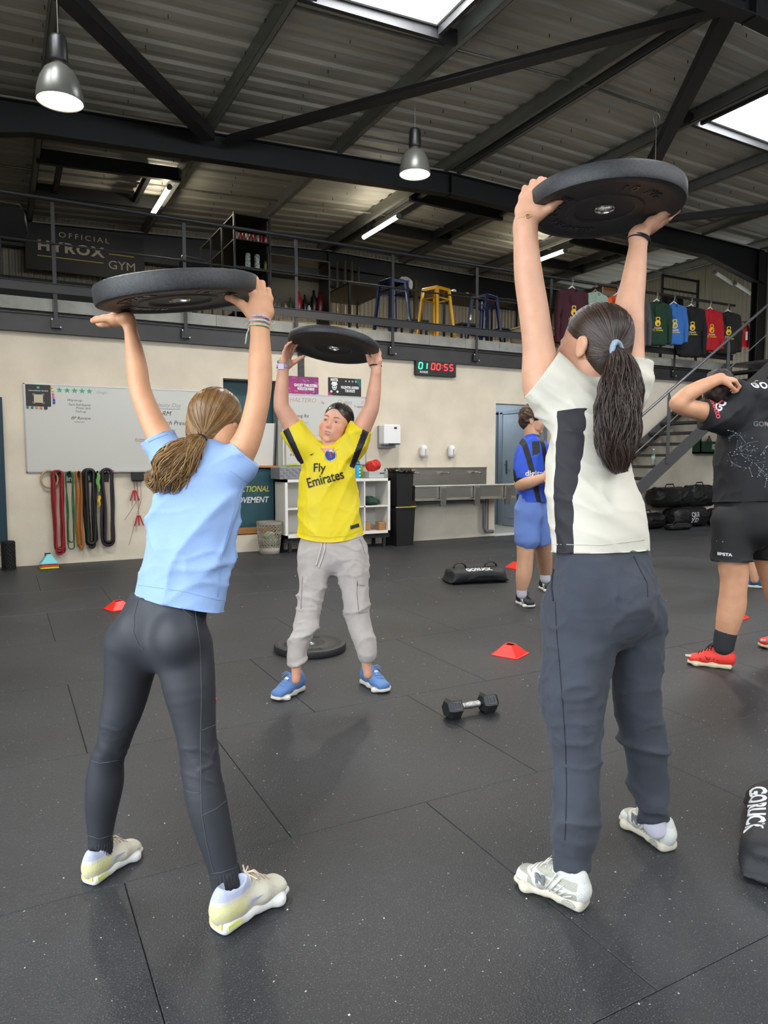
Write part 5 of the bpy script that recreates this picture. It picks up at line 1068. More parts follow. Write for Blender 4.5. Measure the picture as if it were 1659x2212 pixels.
def hand(Wp, a, n, thumb, S=1., curl=((.3, .5, .4),)*4, spread=.0, th=((.5, .7, .3), (.8, .4, .3)), rw=.021):
    """prims of a hand: wrist Wp, finger direction a, palm-facing n, thumb +1/-1 along a x n"""
    a = nrm(a); n = nrm(arr(n)-a*(arr(n)@a)); s = np.cross(a, n)*thumb; Wp = arr(Wp); o = []
    o.append(es(Wp-a*.012*S, Wp+a*.05*S, rw*1.05, rw*.8, .036*S, .0145*S, s, .012)); o.append(es(Wp+a*.045*S, Wp+a*.082*S, .037*S, .014*S, .036*S, .0115*S, s, .01))
    o.append(el(Wp+a*.035*S+s*.022*S+n*.008*S, (.019*S,)*3, k=.014)); o.append(el(Wp+a*.04*S-s*.022*S+n*.006*S, (.016*S,)*3, k=.014))
    L = ((.040, .025, .021), (.044, .028, .022), (.041, .027, .022), (.033, .021, .019)); off = (.0285, .0098, -.0095, -.0275); base = (.085, .089, .086, .079)
    for i in range(4):
        p = Wp+a*base[i]*S+s*off[i]*S; ang = 0.; c = curl[i] if i < len(curl) else curl[-1]; r0 = (.0098, .0100, .0094, .0083)[i]*S; sp = spread*(1.5-i)
        for j in range(3):
            ang += c[j]; d = a*math.cos(ang)+n*math.sin(ang); d = nrm(d+s*sp*math.cos(ang)); q = p+d*L[i][j]*S; r1 = r0*(.93 if j < 2 else .82)
            o.append(rc(p, q, r0, r1, .0045 if j else .006)); o.append(el(p, (r0*1.06,)*3, k=.003)); p = q; r0 = r1
    p = Wp+a*.028*S+s*.027*S+n*.006*S; r0 = .0145*S; l = (.036, .031, .024); ds_ = (th[0], th[0] if len(th) < 3 else th[1], th[-1])
    for j in range(3):
        d = nrm(a*ds_[j][0]+s*ds_[j][1]+n*ds_[j][2]); q = p+d*l[j]*S; r1 = (.0118, .0108, .0092)[j]*S; o.append(rc(p, q, r0, r1, .006)); p = q; r0 = r1
    return o
def xform(V, o, X, Y, Z, s=1.): return arr(o)+(V[:, 0:1]*X+V[:, 1:2]*Y+V[:, 2:3]*Z)*s
def frame(fwd, up, roll=0.):
    f = nrm(fwd); u = arr(up)-f*(arr(up)@f); u = nrm(u); x = np.cross(f, u)      # x = person's right
    if roll: x, u = x*math.cos(roll)+u*math.sin(roll), u*math.cos(roll)-x*math.sin(roll)
    return x, f, u
def head_prims(face=True):
    o = [el((0, -.012, .032), (.074, .094, .083), k=.03), el((0, .03, -.022), (.063, .061, .082), k=.03), el((0, .042, -.070), (.046, .044, .034), k=.028), el((0, -.03, -.03), (.06, .06, .06), k=.03)]
    for s in (-1, 1):
        o += [el((s*.039, .060, -.032), (.028, .028, .030), k=.025), el((s*.0755, -.004, -.012), (.007, .018, .030), k=.006), el((s*.08, -.012, -.002), (.006, .015, .019), k=.006), el((s*.078, .001, -.032), (.005, .009, .011), k=.005), el((s*.086, -.002, -.006), (.0055, .0085, .0145), k=.004, op='-'), el((s*.044, .038, -.068), (.02, .035, .022), k=.02)]
        if face: o += [el((s*.030, .1, .009), (.0150, .0105, .0095), k=.018, op='-'), el((s*.0305, .0745, .007), (.0165, .0150, .0125), k=.004),
                       el((s*.0305, .0895, .0060), (.0125, .0065, .0031), k=.002, op='-')]
    if face:
        o += [rc((0, .086, .022), (0, .100, -.018), .0065, .0085, .014), el((0, .1035, -.023), (.0092, .0088, .0080), k=.008), el((-.0115, .095, -.027), (.0062, .0085, .0056), k=.006), el((.0115, .095, -.027), (.0062, .0085, .0056), k=.006),
              el((-.006, .100, -.0325), (.0026, .005, .0026), k=.002, op='-'), el((.006, .100, -.0325), (.0026, .005, .0026), k=.002, op='-'),
              el((0, .079, -.05), (.03, .018, .022), k=.014), el((0, .080, -.094), (.019, .014, .014), k=.014),
              el((-.007, .0945, -.0520), (.0115, .0055, .0040), k=.006), el((.007, .0945, -.0520), (.0115, .0055, .0040), k=.006), el((0, .0930, -.0655), (.0135, .0060, .0048), k=.006), el((0, .103, -.0585), (.0120, .018, .0030), k=.002, op='-')]
    return o
def face_col(c, N): 
    x, y, z = c[:, 0], c[:, 1], c[:, 2]; lip = (y > .086) & ((((z+.0525)/.0048)**2+(x/.0185)**2 < 1) | (((z+.0655)/.0056)**2+(x/.0165)**2 < 1)); return lip.astype(int)
def cap_prims(nape=-.085, front=.066):
    return [el((0, -.014, .034), (.0775, .0972, .0868), k=.015), el((0, -.045, -.03), (.066, .062, .072), k=.03), el((0, .098, -.030), (.0735, .058, .116), k=.004, op='-'), el((0, .035, -.10), (.1, .085, .075), k=.006, op='-'), el((0, -.05, nape-.075), (.09, .1, .07), k=.01, op='-')]
def strands(name, paths, rad, mats, parent, seed=1, nk=3):
    """paths (N,m,3), rad (m,) or (N,m): thin locks of hair as one mesh"""
    A = np.array(paths); N_, m, _ = A.shape; R = np.broadcast_to(np.array(rad, float), (N_, m)); T = np.gradient(A, axis=1); T /= np.linalg.norm(T, axis=2, keepdims=True)+1e-12
    ref = np.random.default_rng(seed).normal(size=(N_, 1, 3)); U_ = ref-T*(ref*T).sum(2, keepdims=True); U_ /= np.linalg.norm(U_, axis=2, keepdims=True)+1e-12; W_ = np.cross(T, U_); V = []
    for k in range(nk): a = 2*math.pi*k/nk; V.append(A+(U_*math.cos(a)+W_*math.sin(a))*R[..., None])
    V = np.stack(V, 2).reshape(-1, 3); b = (np.arange(N_)[:, None, None]*m+np.arange(m-1)[None, :, None])*nk; k = np.arange(nk)[None, None]; k2 = (k+1) % nk
    Fc = np.stack([b+k, b+k2, b+nk+k2, b+nk+k], -1).reshape(-1, 4); o = smesh(name, [(V, Fc)], mats, parent, kind='stuff')
    mi = np.random.default_rng(seed+1).choice([0, 0, 1, 1, 2], N_) % len(mats); o.data.polygons.foreach_set('material_index', np.repeat(mi, (m-1)*nk).astype(np.int32)); return o
def strand_tubes(mb, pts, r, n=4):
    mb.tube(pts, r, n, cap=False, sq=(1, .45))
def hairset(name, cols, rough=.36):
    out = []
    for i, c in enumerate(cols):
        out.append(M('%s_%d' % (name, i), c, rough, spec=.6, var=.12, vs=30))
    return out
def comb_hair(o, X, Y, Z, s, tie, n, mats, parent, seed=1, lift=1.045, bv=None, name="hair_strands", spreadr=.012, rs=.0012):
    """strands lying on the scalp, combed from hairline to the tie (local head coordinates)"""
    r_ = random.Random(seed); C0 = arr((0, -.014, .034)); R0 = arr((.0795, .0985, .0885)); tdir = nrm((arr(tie)-C0)/R0); out = []; m = 12
    for k in range(n):
        u = r_.uniform(-1, 1); t = r_.random()
        if t < .55: ph = u*2.0; e = .62+.1*math.cos(ph*1.2); st = arr((math.sin(ph)*math.cos(.3), math.cos(ph)*.78, e*math.cos(ph*.75)))
        else: ph = u*math.pi; st = arr((math.sin(ph), -math.cos(ph)*.9, -.35-.45*r_.random()))
        st = nrm(st)
        if st[1] > .55 and st[2] < .45: st[2] = .5; st = nrm(st)
        w = math.acos(max(-.999, min(.999, st@tdir)))
        if w < .25: continue
        t0 = r_.uniform(0, .6) if r_.random() < .7 else 0; pts = []; ho = r_.random()
        for i in range(m):
            q = t0+(1-t0)*i/(m-1); d = nrm(R0*(math.sin((1-q)*w)*st+math.sin(q*w)*tdir)/math.sin(w))
            h = bv.ray_cast(Vector(C0+d*.3), Vector(-d))
            if h[0] is None: break
            p = arr(h[0])+arr(h[1])*(.0002+.0012*ho)
            if i == m-1: p = arr(tie)+arr([r_.uniform(-1, 1) for _ in range(3)])*spreadr*.6
            pts.append(arr(o)+(p[0]*X+p[1]*Y+p[2]*Z)*s)
        if len(pts) == m: out.append(pts)
    return strands(name, out, np.array([.2]+[1.]*(m-2)+[.6])*rs*s, mats, parent, seed)
def tail(path, rad, n, mats, parent, seed=2, wave=.01, wf=3., rs=.0032, name='ponytail', wob=.25, m=22, core=None):
    r_ = random.Random(seed); P = [arr(p) for p in path]; T = np.linspace(0, 1, len(P)); PA = np.array(P)
    def cur(t): 
        # smooth interpolation
        i = min(len(P)-2, int(t*(len(P)-1))); u = t*(len(P)-1)-i; p0 = P[max(0, i-1)]; p1 = P[i]; p2 = P[i+1]; p3 = P[min(len(P)-1, i+2)]
        return .5*((2*p1)+(p2-p0)*u+(2*p0-5*p1+4*p2-p3)*u*u+(3*p1-p0-3*p2+p3)*u**3)
    C_ = np.array([cur(t) for t in np.linspace(0, 1, 60)]); D_ = np.gradient(C_, axis=0); D_ /= np.linalg.norm(D_, axis=1)[:, None]; Un = cR-D_*(D_@cR)[:, None]; Un /= np.linalg.norm(Un, axis=1)[:, None]; Vn = np.cross(D_, Un); Rn = np.interp(np.linspace(0, 1, 60), T, rad); out = []; m = 20
    loc_ = [(r_.random()*6.283, math.sqrt(r_.uniform(.2, 1)), r_.uniform(.8, 1.), r_.random()*6.283, r_.random()*6.28, wf*r_.uniform(.8, 1.25), r_.uniform(-1, 1)) for _ in range(max(8, n//9))]
    for k in range(n):
        a, rr, L, ph, ph2, f, da = loc_[k % len(loc_)]; a += r_.gauss(0, .16); rr = min(1.04, max(.1, rr+r_.gauss(0, .07))); L = min(1, max(.5, L+r_.gauss(0, .05))); ph += r_.gauss(0, .35); ph2 += r_.gauss(0, .35)
        t = np.linspace(0, 1, m)*L; ix = np.minimum(59, (t*59).astype(int)); R = Rn[ix]*rr; aa = a+da*t; w = wave*np.minimum(1, t*3)
        out.append(C_[ix]+Un[ix]*(R*np.cos(aa)+w*np.sin(ph+t*f*6.28))[:, None]+Vn[ix]*(R*np.sin(aa)+w*np.cos(ph2+t*f*6.28))[:, None])
    out = np.array(out); out[:, 1:-1] = (out[:, 1:-1]*2+out[:, :-2]+out[:, 2:])/4
    o = strands(name, out, np.array([.8]+[1]*(m-5)+[.85, .65, .4, .15])*rs, mats, parent, seed, 3)
    k = 10; pr = []
    for i in range(k-1): pr.append(rc(cur(i/k), cur((i+1)/k), np.interp(i/k, T, rad)*.8+.002, np.interp((i+1)/k, T, rad)*.8+.002, .01))
    V, Fc = surf(pr, .007, lambda V, N: .004*vnoise(V*60, 4)); smesh(name+'_core', [(V, Fc)], mats[0], parent)
    return o
def shoe(heel, toe, mats, parent, L=None, kind='run', up=None, scale=1., lab=None, tilt=0.):
    """mats: dict sole, upper, accent, lace, lining. Local x = toe direction, origin under mid foot"""
    heel = arr(heel); toe = arr(toe); x = toe-heel; x[2] = 0; L = L or np.linalg.norm(x); x = nrm(x); z = Z_.copy(); y = np.cross(z, x); s = L/.265; o = (heel+toe)/2; o[2] = 0
    if tilt: x, z = x*math.cos(tilt)+z*math.sin(tilt), z*math.cos(tilt)-x*math.sin(tilt)
    chunky = kind in ('dad', 'train'); hs = .034 if chunky else .028
    sole = [es((-.095, 0, hs*.5), (-.02, 0, hs*.5), .036, hs*.55, .031, hs*.5, (0, 1, 0), .015, pw=3.2), es((-.02, 0, hs*.5), (.06, 0, hs*.45), .031, hs*.5, .046, hs*.45, (0, 1, 0), .015, pw=3.2), es((.06, 0, hs*.45), (.098, 0, hs*.55), .045, hs*.42, .034, hs*.32, (0, 1, 0), .015, pw=3.),
            pl((0, 0, .0015), (0, 0, 1), op='-')]
    sole[-1] = dict(t='p', c=arr((0, 0, .001)), n=arr((0, 0, -1.)), k=0, op='x')
    sole = sole[:-1]
    if chunky: sole += [el((-.018, .05, .0), (.022, .03, .012), k=.006, op='-'), el((-.018, -.05, .0), (.022, .03, .012), k=.006, op='-')]
    V, Fc = surf(sole, .0045); V[:, 2] = np.maximum(V[:, 2], .0012+.05*np.maximum(0, V[:, 0]-.085)); V = xform(V, o, x, y, z, s)
    so = smesh('shoe_sole', [(V, Fc)], mats['sole'] if isinstance(mats['sole'], (list, tuple)) else [mats['sole']], parent)
    up_ = [el((-.088, 0, .055), (.036, .030, .042), k=.02), es((-.085, 0, .045), (-.05, 0, .045), .030, .03, .031, .03, (0, 1, 0), .02), es((-.05, 0, .048), (.02, 0, .046), .031, .034, .037, .032, (0, 1, 0), .02), es((.02, 0, .042), (.085, 0, .034), .040, .028, .038, .02, (0, 1, 0), .02),
           rc((.01, 0, .07), (-.035, 0, .098), .018, .019, .016), rc((-.088, 0, .06), (-.095, 0, .092), .024, .017, .02), es((-.06, 0, .06), (-.06, 0, .088), .034, .046, .029, .042, (0, 1, 0), .012),
           el((-.058, 0, .112), (.036, .022, .05), k=.006, op='-')]
    V, Fc = surf(up_, .0042, lambda V, N: .0006*vnoise(V*70, 3)); Vl = V.copy(); V = xform(V, o, x, y, z, s)
    def m1(P):
        q = P-o; lx = (q@x)/s; ly = (q@y)/s; lz = (q@z)/s; m = np.full(len(P), -1.)
        if kind == 'dad':
            for v in (np.minimum(lz-.03, np.minimum(lx-.055, .05-lz)), .0065-np.abs(lx+.02+(lz-.05)*.8), -.098-lx, .0055-np.abs(lx-.035-(lz-.05)*.5), .0035-np.abs(lz-.042-.2*np.abs(lx+.02)), .003-np.abs(lz-.066-.12*lx)): m = np.maximum(m, v)
        elif kind == 'train': m = np.maximum(m, np.minimum(-.045-lx, np.minimum(lz-.042, .074-lz)))
        elif kind == 'stripe':
            for k in range(3): m = np.maximum(m, np.minimum(.0048-np.abs(lx-(-.005+k*.02)+(lz-.04)*.6), .066-lz))
        elif kind == 'flame':
            for k in range(5): m = np.maximum(m, np.minimum(.0007-np.abs((lz-.034-.0045*k)-.16*np.maximum(0, .05-np.abs(lx))-.05*lx), .045-np.abs(lx)))
        return m
    def m2(P):
        q = P-o; lx = (q@x)/s; lz = (q@z)/s; return np.minimum(-.015-lx, lz-.083)
    u = smesh('shoe_upper', [(V, Fc)], mats['upper'], parent, masks={'mask': m1, 'mask2': m2})
    mb = MB()
    bv = BVHTree.FromPolygons([tuple(v) for v in Vl], [tuple(f) for f in Fc.tolist()])
    def sp(px_, py_): 
        h = bv.ray_cast(Vector((px_, py_, .2)), Vector((0, 0, -1))); return arr(h[0])+arr((0, 0, .0022)) if h[0] is not None else arr((px_, py_, .07))
    for k in range(5):
        xx = -.012+k*.0155; ww = .019-.0008*k; p = [sp(xx+.004*(t), t*ww) for t in (-1, -.5, 0, .5, 1)]; mb.tube([xform(np.array([q]), o, x, y, z, s)[0] for q in p], .0026*s, 6)
    c0 = sp(-.018, 0)
    for sg in (-1, 1):
        lp = [c0, c0+arr((.008, sg*.02, .008)), c0+arr((.022, sg*.034, -.004)), c0+arr((.014, sg*.026, -.012)), c0]; mb.tube([xform(np.array([q]), o, x, y, z, s)[0] for q in lp], .0019*s, 5)
        lp = [c0, c0+arr((.018, sg*.012, .004)), c0+arr((.036, sg*.03, -.02))]; mb.tube([xform(np.array([q]), o, x, y, z, s)[0] for q in lp], .0019*s, 5)
    mb.build('shoe_laces', mats['lace'], u, True)
    return o, x, y, z, s, so, u
def band_around(c, axis, r, w, th, m, parent, name, n=28, wav=0, **k):
    c = arr(c); ax = nrm(axis); u = nrm(np.cross(ax, (.3, .2, 1))); v = np.cross(ax, u)
    pts = [c+(u*math.cos(t)+v*math.sin(t))*r+ax*wav*math.sin(3*t) for t in np.linspace(0, 2*math.pi, n, endpoint=False)]
    return MB().tube(pts, th, 6, closed=True, sq=(1, w/th if w else 1), up=u).build(name, m, parent, True, **k)
def project_text(Vt, Ft, origin, xa, ya, bvh, mat, parent, name, ro=.0022, dist=.4, sub=True):
    xa = nrm(xa); ya = nrm(arr(ya)-xa*(arr(ya)@xa)); n = np.cross(xa, ya); origin = arr(origin)
    if sub:   # refine triangles so that they follow the folds
        bm = bmesh.new(); vs = [bm.verts.new(v) for v in Vt]
        for f in Ft:
            try: bm.faces.new([vs[i] for i in f])
            except ValueError: pass
        bmesh.ops.triangulate(bm, faces=bm.faces); 
        for _ in range(3):
            e = [e for e in bm.edges if e.calc_length() > .014]
            if not e: break
            bmesh.ops.subdivide_edges(bm, edges=e, cuts=1, use_grid_fill=False); bmesh.ops.triangulate(bm, faces=[f for f in bm.faces if len(f.verts) > 3])
        bm.verts.index_update(); Vt = [v.co[:] for v in bm.verts]; Ft = [tuple(v.index for v in f.verts) for f in bm.faces]; bm.free()
    out = []; last = 0.; miss = set()
    for iv, v in enumerate(Vt):
        P = origin+xa*v[0]+ya*v[1]+n*dist*.5; h = bvh.ray_cast(Vector(P), Vector(-n), dist)
        if h[0] is not None: last = (arr(h[0])-P)@(-n); out.append(arr(h[0])+n*(ro+v[2]))
        else: out.append(P-n*(last-ro-v[2])); miss.add(iv)
    Ft = [f for f in Ft if not any(i in miss for i in f) and max(np.linalg.norm(out[f[i]]-out[f[i-1]]) for i in range(len(f))) < .045]
    if not Ft: return None
    mb = MB(); mb.add(out, Ft); return mb.build(name, mat, parent)
def bvh_of(V, Fc): return BVHTree.FromPolygons([tuple(v) for v in V], [tuple(f) for f in Fc.tolist()])
def cut_below(V, o, n):
    """flatten everything beyond the plane onto it (hems)"""
    n = nrm(n); d = (V-arr(o))@n; return V-np.maximum(d, 0)[:, None]*n
def stitched(pts, r, m, parent, name='seam', bvh=None):
    return MB().tube(pts, r, 5).build(name, m, parent, True)
def surf_line(px_pts, bvh, r, m, parent, name='seam', off=.0006):
    """a seam lying on a surface: points along sight lines from the front side"""
    out = []
    for (a, b) in px_pts:
        d = at(a, b, 1)-cC; h = bvh.ray_cast(Vector(cC), Vector(nrm(d)))
        if h[0] is not None: out.append(arr(h[0])+arr(h[1])*off)
    if len(out) > 1: return MB().tube(out, r, 5).build(name, m, parent, True)
def seg(pts, n=6):
    o = []
    for i in range(len(pts)-1):
        for k in range(n): t = k/n; o.append((pts[i][0]*(1-t)+pts[i+1][0]*t, pts[i][1]*(1-t)+pts[i+1][1]*t))
    return o+[pts[-1]]

# ------------------------------------------------------------------ plates held overhead
def plate_held(px, py, d, ratio, roll, lab, txt, T=.054):
    c = at(px, py, d); v = nrm(c-cC); a = cR*math.cos(roll)+cU*math.sin(roll); a = nrm(a-v*(a@v)); b = np.cross(a, v); b = b if b[2] > 0 else -b
    n = nrm(v*ratio+b*math.sqrt(1-ratio*ratio)); plate(c+n*.027, n, lab, xa=a, txt=txt, T=T); return c+n*.031, n, a

PL, nL, aL = plate_held(389, 654, 1.98, .135, math.radians(4.), 'black rubber weight plate held up by the girl in the blue shirt', ('RUBBER BUMPER', '15 KG'))
PM, nM, aM = plate_held(720, 758, 3.45, .31, math.radians(-9), 'black rubber weight plate held up by the girl in the yellow shirt', ('', ''), T=.038)
PR, nR, aR = plate_held(1306, 458, 2.08, .355, math.radians(7), 'black rubber weight plate held up by the white-shirted woman', ('BUMPER PLATE', '10 KG'))

# ================================================================== girl in the light blue shirt
def girl_blue():
    t = thing('person', 'girl seen from behind in a light blue t-shirt and black leggings, holding a plate overhead', 'person', (.33, 1.95, 0))
    sk = skin('skin_tan', 'c99470'); dF = 1.97
    fw = nrm(math.sin(math.radians(24))*cR+math.cos(math.radians(24))*arr((cF[0], cF[1], 0))); sd = nrm(np.cross(fw, Z_))     # her right
    # arms and hands
    wl = J(283, 706, 1.99); wr_ = J(561, 700, 1.96)
    AL = limb([(372, 985, 1.99, 66), (345, 940, 2.0, 56), (325, 900, 2.01, 50), (303, 842, 2.03, 45), (296, 795, 2.045, 44), (289, 750, 2.055, 36), (282, 712, 2.065, 27), (280, 700, 2.068, 28)], .02)
    AR = limb([(500, 1005, 1.95, 74), (527, 965, 1.94, 62), (545, 920, 1.94, 54), (560, 850, 1.94, 51), (562, 800, 1.94, 52), (562, 750, 1.945, 46), (561, 700, 1.95, 38)], .02)
    # left hand flat under the plate, fingers pointing left
    wl = J(276, 698, 2.068); wl = wl-nL*((wl-(PL-nL*.027))@nL+.022)
    HL = [rc(J(280, 702, 2.068), wl, .0178, .02, .012)]+hand(wl-cF*.01, nrm(cF*.75-cR*.62), nrm(nL), -1, .9, curl=((.12, .1, .08),)*4, spread=.04, th=((.75, .65, .12), (.9, .45, .1), (1, .2, .05)), rw=.019)
    HR = hand(J(562, 704, 1.95), nrm(cU*1.+cR*.04), nrm(-cR*.62+cF*.8), 1, 1.0, curl=((.55, .95, .6), (.45, 1.05, .65), (.45, 1.05, .65), (.5, 1.05, .65)), spread=.03, th=((.65, .6, .3), (.5, .45, .7), (.3, .25, 1)), rw=.024)
    body = [surf(AL+HL, .0034), surf(AR+HR, .0034)]
    nk = limb([(462, 1010, 1.99, 70), (478, 972, 2.01, 62), (480, 930, 2.03, 62)], .02)
    o = J(468, 916, 2.06); X, Yf, Z = frame(nrm(fw+Z_*.02+cR*.02), nrm(Z_+cR*.20), 0.)
    s = .88
    V, Fc = surf(head_prims(False), .005); body.append((xform(V, o, X, Yf, Z, s), Fc)); body.append(surf(nk+limb([(440, 1020, 1.98, 90), (405, 1150, 1.96, 100), (380, 1270, 1.96, 100)], .03), .009))
    hm = hairset('blond_hair', ('73532f', '8f6c3e', 'a98650'))
    V, Fc = surf(cap_prims(nape=-.10), .005); cb = bvh_of(V, Fc); hp = smesh('hair', [(xform(V, o, X, Yf, Z, s), Fc)], hm[0], t)
    tieP = J(434, 952, 1.96); loc = tieP-o; tie = arr((loc@X, loc@Yf, loc@Z))/s
    comb_hair(o, X, Yf, Z, s, tie, 3200, hm, hp, 11, bv=cb)
    tail([tieP, J(420, 962, 1.92), J(398, 985, 1.90), J(378, 1012, 1.90), J(362, 1032, 1.905), J(345, 1030, 1.91), J(340, 1012, 1.91)], [.012, .026, .042, .052, .05, .034, .015], 1500, hm, hp, 5, wave=.012, wf=1.7, rs=.0012)
    mb = MB()
    for k in range(90):
        r_ = random.Random(k//6); c = J(352+r_.uniform(-12, 34), 1026+r_.uniform(-6, 18), 1.875); R = r_.uniform(.012, .022); ph = r_.random()*6
        mb.cur = k % 3; mb.tube([c+cR*(R+.0012*(k%6))*math.cos(q+ph)*1.2+cU*(R+.0012*(k%6))*.8*math.sin(q+ph)+cF*(.004*q+.001*(k%6)) for q in np.linspace(0, 4.4, 14)], [.0012]*12+[.0008, .0004], 4)
    mb.build('hair_curls', hm, hp, True, kind='stuff')
    MB().lathe(tieP-cF*.004, [(.012, -.008), (.019, -.006), (.021, 0), (.019, .006), (.012, .008), (.012, -.008)], 18, axis=nrm(J(420, 962, 1.92)-tieP+cF*.02)).build('hair_tie', M('navy_band', '1c2433', .6, bump=.5, bs=200), hp, True)
    # t-shirt
    sh = trunk([(452, 992, 1.985, 120), (432, 1040, 1.97, 192), (418, 1100, 1.96, 214), (405, 1180, 1.955, 216), (394, 1240, 1.95, 214), (380, 1320, 1.95, 212)], sd, (.62, .62, .58, .60, .64, .66), .04)
    sh += limb([(452, 1000, 1.985, 92), (380, 1000, 1.985, 96), (348, 958, 1.985, 70)], .03) + limb([(340, 950, 1.985, 62), (338, 936, 1.985, 58)], .02)
    sh += limb([(440, 1005, 1.97, 90), (498, 1012, 1.95, 100), (524, 985, 1.942, 78)], .03) + limb([(505, 1020, 1.93, 60), (540, 1006, 1.925, 30)], .02)
    f1 = folds(3, .022, 6.5, nrm(cR+cU*.55), .3); f2 = folds(8, .007, 13, nrm(cR*1+cU*.3), .3)
    def ds(V, N):
        u = (V-J(400, 1140, 1.9)); h = u@cU; return (f1(V, N)+f2(V, N))*(.35+.65*np.clip((.16-np.abs(h+.02))/.1, 0, 1))
    V, Fc = surf(sh, .0065, ds)
    ax = nrm(J(380, 1300, 1.95)-J(405, 1180, 1.955)); hn = nrm(ax+cR*.04); V = cut_below(V, J(380, 1301, 1.95), nrm(hn-cR*.02))
    aa = nrm(J(303, 842, 1.985)-J(345, 940, 1.99)); V = cut_below(V, J(337, 946, 1.985), nrm(aa+cR*-.05)); ab = nrm(cU*.8+cR*.75); V = cut_below(V, J(524, 975, 1.94), ab)
    bvs = bvh_of(V, Fc); nL_ = nrm(aa-cR*.05); oL_ = J(337, 946, 1.985); oR_ = J(524, 975, 1.94)
    body[0] = (pull_in(body[0][0], bvs, lambda V: ((V-oL_)@nL_ < -.004)), body[0][1]); body[1] = (pull_in(body[1][0], bvs, lambda V: ((V-oR_)@nrm(ab) < -.004)), body[1][1]); body[3] = (pull_in(body[3][0], bvs, lambda V: ((V-J(455, 985, 1.99))@cU < 0)), body[3][1])
    smesh('body', body, sk, t)
    shirt = smesh('t_shirt', [(V, Fc)], M('light_blue_cotton', '8aa5d0', .85, var=.03, vs=14, bump=.25, bs=260, sheen=.0), t); bv = bvh_of(V, Fc)
    sm_ = M('blue_stitch', '86a0c8', .8)
    surf_line(seg([(284, 1262), (330, 1268), (400, 1278), (470, 1296), (488, 1296)]), bv, .0008, sm_, shirt, 'hem_seam')
    surf_line(seg([(497, 1016), (520, 1032), (541, 1046)]), bv, .001, sm_, shirt, 'sleeve_seam'); surf_line(seg([(320, 955), (335, 948), (362, 938)]), bv, .001, sm_, shirt, 'sleeve_seam')
    surf_line(seg([(470, 1290), (478, 1200), (505, 1100), (525, 1050)]), bv, .0009, sm_, shirt, 'side_seam')
    # leggings
    lg = M('leggings_black', '2b2d33', .6, sheen=.0, bump=.12, bs=300)
    P = trunk([(385, 1250, 1.95, 168), (368, 1300, 1.95, 184), (352, 1345, 1.955, 200), (346, 1380, 1.955, 206)], sd, (.62, .64, .68, .7), .04)
    P += [el(J(300, 1365, 1.925), (.062, .062, .07), k=.03), el(J(386, 1378, 1.875), (.066, .066, .074), k=.03)]
    P += limb([(288, 1390, 1.965, 122), (276, 1477, 1.985, 99), (262, 1540, 1.99, 86), (244, 1604, 2.0, 68), (230, 1650, 2.02, 72), (226, 1694, 2.03, 78), (220, 1750, 2.04, 66), (217, 1803, 2.045, 52), (217, 1825, 2.045, 48)], .025, c1=True)
    P += limb([(398, 1400, 1.92, 122), (408, 1477, 1.905, 112), (418, 1540, 1.90, 96), (424, 1586, 1.895, 86), (431, 1635, 1.89, 80), (437, 1680, 1.885, 84), (448, 1740, 1.88, 85), (466, 1810, 1.875, 76), (480, 1868, 1.875, 64), (484, 1885, 1.875, 62)], .025, c1=True)
    kn = (J(244, 1600, 2.), J(431, 1640, 1.89))
    fz = folds(21, .0045, 26, cR, .22)
    def dl(V, N):
        w = 0
        for q in kn: w = w+np.exp(-(((V-q)**2).sum(1))/.07**2)
        return fz(V, N)*np.clip(w, 0, 1)+.0012*vnoise(V*14, 6)
    V, Fc = surf(P, .0055, dl); V = pull_in(V, bvs, lambda V: (V-J(380, 1301, 1.95))@hn < -.004, .012); leg = smesh('leggings', [(V, Fc)], lg, t); bv = bvh_of(V, Fc); ss = M('grey_seam', '4a4d54', .6)
    surf_line(seg([(420, 1304), (424, 1340), (432, 1400), (435, 1500), (433, 1600), (434, 1700), (436, 1760), (446, 1820), (458, 1870), (462, 1884)]), bv, .0011, ss, leg)
    surf_line(seg([(300, 1290), (290, 1330), (288, 1365), (300, 1395), (310, 1402)]), bv, .0009, ss, leg); surf_line(seg([(262, 1294), (300, 1292), (350, 1296), (390, 1312), (416, 1336)]), bv, .0009, ss, leg)
    surf_line(seg([(435, 1578), (465, 1566)]), bv, .001, ss, leg); surf_line(seg([(402, 1708), (420, 1713), (433, 1712)]), bv, .001, ss, leg); surf_line(seg([(436, 1762), (465, 1748), (488, 1730)]), bv, .001, ss, leg)
    surf_line(seg([(196, 1642), (215, 1649), (270, 1640)]), bv, .001, ss, leg); surf_line(seg([(191, 1805), (215, 1812), (246, 1803)]), bv, .0009, ss, leg); surf_line(seg([(450, 1888), (480, 1884), (514, 1872)]), bv, .0009, ss, leg)
    # socks and shoes
    sk_m = M('black_rib_sock', '26282c', .8); 
    def rib(c, ax): 
        ax = nrm(ax); u = nrm(np.cross(ax, (.3, 1, .2))); v = np.cross(ax, u)
        return lambda V, N: .0012*np.sign(np.sin(np.arctan2((V-c)@u, (V-c)@v)*26))
    for js in ([(217, 1815, 2.045, 50), (217, 1840, 2.045, 49), (214, 1860, 2.04, 46)], [(484, 1878, 1.875, 64), (491, 1912, 1.875, 66), (497, 1945, 1.875, 64)]):
        V, Fc = surf(limb(js, .015, c0=True), .003, rib(J(*js[0][:3]), J(*js[2][:3])-J(*js[0][:3]))); smesh('sock', [(V, Fc)], sk_m, t)
    mt = dict(sole=M('white_sole', 'd9d8d4', .45), upper=M2('offwhite_knit', 'c9c4b2', 'cfcb94', 'aeb4ca', bump=.4, bs=230), lace=M('cream_lace', 'cbbba6', .7), )
